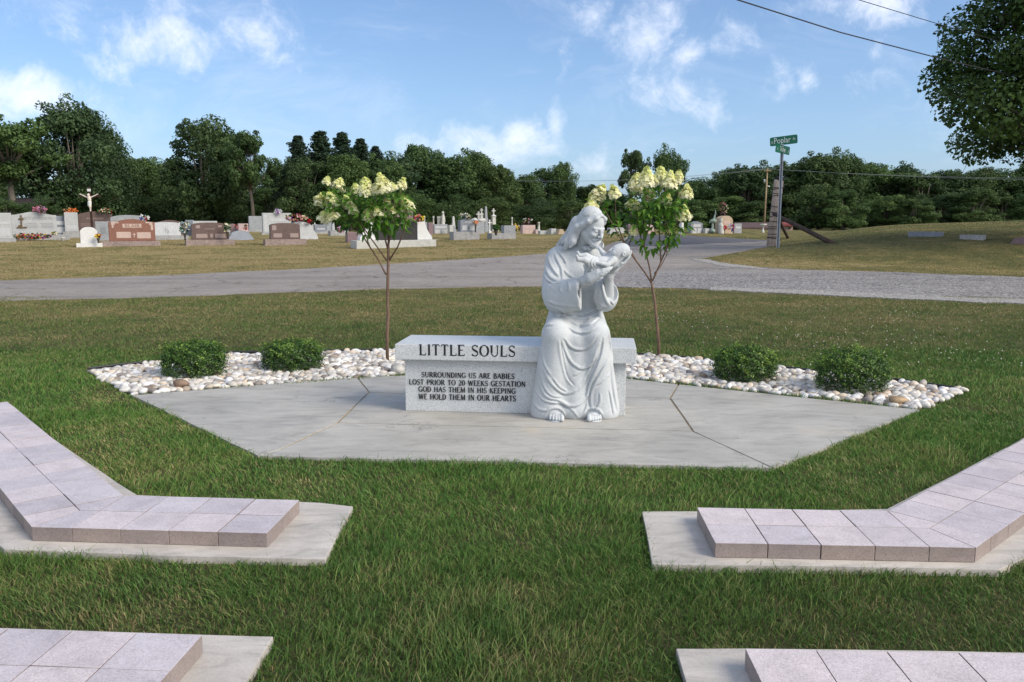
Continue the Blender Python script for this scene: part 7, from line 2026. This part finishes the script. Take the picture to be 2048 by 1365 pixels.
# ------------------------------------------------------------------ street sign, posts, wires
def sign_text(s, size):
    cu = bpy.data.curves.new("t", 'FONT'); cu.body = s; cu.size = size; cu.align_x = 'CENTER'; cu.align_y = 'CENTER'; cu.resolution_u = 3
    o = bpy.data.objects.new("t", cu); COL.objects.link(o)
    bpy.context.view_layer.update()
    me = bpy.data.meshes.new_from_object(o.evaluated_get(bpy.context.evaluated_depsgraph_get()))
    bpy.data.objects.remove(o); bpy.data.curves.remove(cu)
    return me
def build_street():
    g = GT(1556, 496)
    Y = g.y; k = Y * CP / FPX
    t = thing("street_sign", "green street name sign for Poplar and Vine on a steel post", "street sign", g)
    steel = plain("galvanised_steel", (0.36, 0.38, 0.41), 0.45, 0.2, 12, 0.5, 0.55)
    ztop = W(1562, 304, Y).z - g.z
    a = 3.2 * k
    bm = bmesh.new()
    pts = [(-a, -0.02), (-a * 0.55, -0.02), (-a * 0.4, 0.045), (a * 0.4, 0.045), (a * 0.55, -0.02), (a, -0.02), (a, -0.03), (a * 0.48, -0.03), (a * 0.32, 0.033), (-a * 0.32, 0.033), (-a * 0.48, -0.03), (-a, -0.03)]
    P = [Vector((x, y, 0)) for x, y in pts]; rot = Matrix.Rotation(R(-35), 3, 'Z')
    P = [rot @ p for p in P]
    add_prism(bm, [(p.x, p.y) for p in P], -0.4, ztop)
    obj("post", bm_mesh("post", bm), steel, t)
    gm, nt = material("sign_green"); c = nt.coord(); nt.out(nt.ramp(nt.noise(c, 4, 3), [(0.3, (0.004, 0.135, 0.070)), (0.7, (0.006, 0.165, 0.088))]), 0.35, None, 0.5)
    wm = plain("sign_white", (0.80, 0.82, 0.80), 0.4, 0.05, 10)
    def blade(u0, u1, vt, vb, yaw, parts, wm_scale, nm):
        w = (u1 - u0) * k / math.cos(yaw + math.atan2(g.x, g.y)); h = (vb - vt) * k
        z = W(1562, (vt + vb) / 2, Y).z - g.z
        x = ((u0 + u1) / 2 - 1562.5) * k
        Mx = Matrix.Translation((x, -0.01, z)) @ Matrix.Rotation(R(-4.5) if yaw < 0 else R(4), 4, 'Y') @ Matrix.Rotation(yaw, 4, 'Z')
        r = h * 0.16; q = []
        for cx, cz, a0 in ((w / 2 - r, h / 2 - r, 0), (-w / 2 + r, h / 2 - r, 90), (-w / 2 + r, -h / 2 + r, 180), (w / 2 - r, -h / 2 + r, 270)):
            q += [(cx + r * math.cos(R(a0 + i * 30)), cz + r * math.sin(R(a0 + i * 30))) for i in range(4)]
        bm = bmesh.new(); add_profile(bm, q, -0.004, 0.004)
        b = obj("blade", bm_mesh("blade", bm), gm, t); b.matrix_local = Mx
        for side in (1, -1):
            for s, fx, fz, size, sx in parts:
                me = sign_text(s, size * h)
                o = obj("lettering", me, wm, b)
                o.matrix_local = Matrix.Rotation(0 if side > 0 else math.pi, 4, 'Z') @ Matrix.Translation((fx * w, -0.0055, fz * h)) @ Matrix.Rotation(math.pi / 2, 4, 'X') @ Matrix.Diagonal((sx, 1, 1, 1))
        return b
    pf = [("S", -0.42, -0.10, 0.42, 0.9), ("Poplar", -0.05, 0.02, 0.95, 0.82), ("St", 0.38, 0.05, 0.42, 0.9)]
    blade(1538, 1589.5, 273, 290, R(-40), pf, 1, "poplar")["label"] = "upper green blade reading S Poplar St"
    pv = [("S", -0.36, -0.06, 0.40, 0.9), ("Vine", 0.0, 0.0, 0.95, 0.85), ("St", 0.40, -0.12, 0.40, 0.9)]
    blade(1549.5, 1576, 291.5, 307.5, R(46), pv, 1, "vine")["label"] = "lower green blade reading S Vine St"
    bm = bmesh.new(); z = W(1562, 292, Y).z - g.z; add_box(bm, 0, 0, z, 0.05, 0.05, 0.10, 0.005); obj("bracket", bm_mesh("bracket", bm), steel, t)
    # cut-off wooden pole, wrapped with wire
    g2 = GT(1543, 493.5); Yp = g2.y; kp = Yp * CP / FPX
    wood = bark_mat("weathered_pole", (0.36, 0.29, 0.235), 9)
    t = thing("wooden_post", "thick weathered wooden post, cut off and wrapped with wire, beside the street sign", "post", g2)
    hz = W(1550, 357, Yp).z - g2.z; dx = 9.0 * kp
    bm = bmesh.new(); add_tube(bm, [(0, 0, -0.3), (0, 0, 0.02), (dx * 0.35, 0, hz * 0.35), (dx, 0, hz)], [10.6 * kp, 10.3 * kp, 9.7 * kp, 9.2 * kp], 16)
    obj("shaft", bm_mesh("shaft", bm, True), wood, t)
    bm = bmesh.new()
    rr = random.Random(8)
    add_lathe(bm, [(9.35 * kp, -0.10), (9.4 * kp, 0.0), (8.6 * kp, 0.03), (4 * kp, 0.045), (0.01, 0.05)], 16)
    o = obj("burnt_cap", bm_mesh("burnt_cap", bm), plain("tarred_wood", (0.02, 0.018, 0.017), 0.8, 0.3), t, (dx, 0, hz + 0.005))
    for v in (376, 378, 388, 392, 414, 426, 433, 444, 455, 459, 470, 476, 478):
        z = hz * (495.5 - v) / (495.5 - 357); f = z / hz
        bm = bmesh.new(); r = (10.3 - 1.0 * f) * kp + 0.006; tl = rr.uniform(-0.035, 0.035)
        add_tube(bm, [(dx * f + r * math.cos(a), r * math.sin(a), z + tl * math.cos(a + 0.6)) for a in np.linspace(0, 2 * math.pi, 17)], 0.011, 5, False)
        obj("wire_wrap", bm_mesh("wire_wrap", bm), plain("rusty_wire", (0.035, 0.028, 0.025), 0.7, 0.3), t)
    # fallen pole leaning on the post
    tar = bark_mat("dark_pole", (0.080, 0.058, 0.046), 9)
    A = W(1547, 428, Yp - 0.32); B = GT(1670, 488); B.z -= 0.03
    bm = bmesh.new(); c = (A + B) / 2
    add_tube(bm, [B - c, (B - c) * 0.5, Vector((0, 0, 0)), (A - c) * 0.6, A - c], [4.3 * kp, 4.2 * kp, 4.0 * kp, 3.8 * kp, 3.0 * kp], 12)
    tag(obj("fallen_pole", bm_mesh("fallen_pole", bm, True), tar, None, c), "dark fallen pole leaning from the hill against the wooden post", "pole")
    A = W(1556, 436, Yp + 0.35); B = GT(1577, 476); B.z -= 0.05
    bm = bmesh.new(); c = (A + B) / 2
    add_tube(bm, [B - c, Vector((0, 0, 0)), A - c], [3.4 * kp, 3.6 * kp, 3.4 * kp], 10)
    tag(obj("fallen_pole", bm_mesh("fallen_pole", bm, True), tar, None, c), "short broken pole propped upright behind the steel sign post", "pole")
    # distant utility pole with cross arm, lamp and wires
    Yu = 72.0; k3 = Yu * CP / FPX
    b = W(1528, 455, Yu); zb = T(b.x, Yu)
    t = thing("utility_pole", "far wooden utility pole with a cross arm and a lamp, beyond the drive", "utility pole", (b.x, Yu, zb))
    zt = W(1530, 337, Yu).z - zb; za = W(1530, 342, Yu).z - zb
    pw = plain("pole_wood", (0.30, 0.22, 0.13), 0.85, 0.25, 3)
    bm = bmesh.new(); add_tube(bm, [(0, 0, -0.3), (2 * k3, 0, zt)], [1.9 * k3, 1.4 * k3], 8); obj("shaft", bm_mesh("shaft", bm, True), pw, t)
    bm = bmesh.new(); add_box(bm, 2 * k3, -0.1, za, 14 * k3, 0.12, 1.6 * k3); obj("cross_arm", bm_mesh("cross_arm", bm), pw, t)
    bm = bmesh.new(); zl = W(1530, 373, Yu).z - zb; add_tube(bm, [(1.5 * k3, 0, zl), (3.5 * k3, 0, zl + 0.03), (4.5 * k3, 0, zl)], [0.03, 0.03, 0.03], 5); add_lathe(bm, [(0.5 * k3, -1.4 * k3), (2.6 * k3, -1.0 * k3), (2.2 * k3, 0.6 * k3), (0.6 * k3, 1.2 * k3)], 10, Matrix.Translation((6.0 * k3, 0, zl)))
    obj("lamp", bm_mesh("lamp", bm, True), GR['white'](), t)
    bm = bmesh.new(); add_lathe(bm, [(1.6 * k3, 0), (1.7 * k3, 4 * k3), (1.4 * k3, 6.5 * k3), (0.5 * k3, 7 * k3)], 10, Matrix.Translation((-3 * k3, 0, W(1530, 366, Yu).z - zb))); obj("transformer", bm_mesh("transformer", bm, True), plain("transformer_grey", (0.4, 0.41, 0.42), 0.5, 0.1), t)
    def cable(lab, pts, r, sag=0.0, col=(0.03, 0.03, 0.035), nm="cable_black"):
        bm = bmesh.new(); P = []
        for i in range(len(pts) - 1):
            for j in range(10):
                q = j / 10; p = Vector(pts[i]).lerp(Vector(pts[i + 1]), q); P.append(p)
        P.append(Vector(pts[-1])); n = len(P) - 1
        for i, p in enumerate(P): p.z -= sag * 4 * (i / n) * (1 - i / n)
        c = P[n // 2].copy()
        add_tube(bm, [p - c for p in P], r, 5)
        tag(obj("overhead_cable", bm_mesh("overhead_cable", bm, True), plain(nm, col, 0.5, 0.1), None, c), lab, "cable")
    cable("lower black overhead cable crossing the sky into the right hand tree", [W(1180, -110, 13.5), W(1475, 0, 15), W(1680, 65, 17.3), W(1890, 120, 20.5), W(2060, 160, 23.5), W(2300, 215, 29)], 0.0125)
    cable("thin upper overhead cable ending in the right hand tree", [W(1400, -130, 16.5), W(1717, 0, 19), W(1905, 57, 21.5), W(2100, 110, 25)], 0.0085)
    tp = Vector((b.x + 2 * k3, Yu - 0.1, za + zb + 0.1))
    for dx, s in ((-6, "left"), (6, "right")):
        p = tp + Vector((dx * k3, 0, 0.05))
        cable(f"far pale wire running left from the {s} end of the distant cross arm", [p, Vector((p.x - 34, Yu + 14, p.z + 0.6))], 0.009, 1.0, (0.25, 0.27, 0.30), "wire_grey")
        cable(f"far pale wire running right from the {s} end of the distant cross arm", [p, Vector((p.x + 60, Yu - 6, p.z + 0.4 - dx * 0.03))], 0.009, 1.2, (0.25, 0.27, 0.30), "wire_grey")
build_cemetery(); build_street()
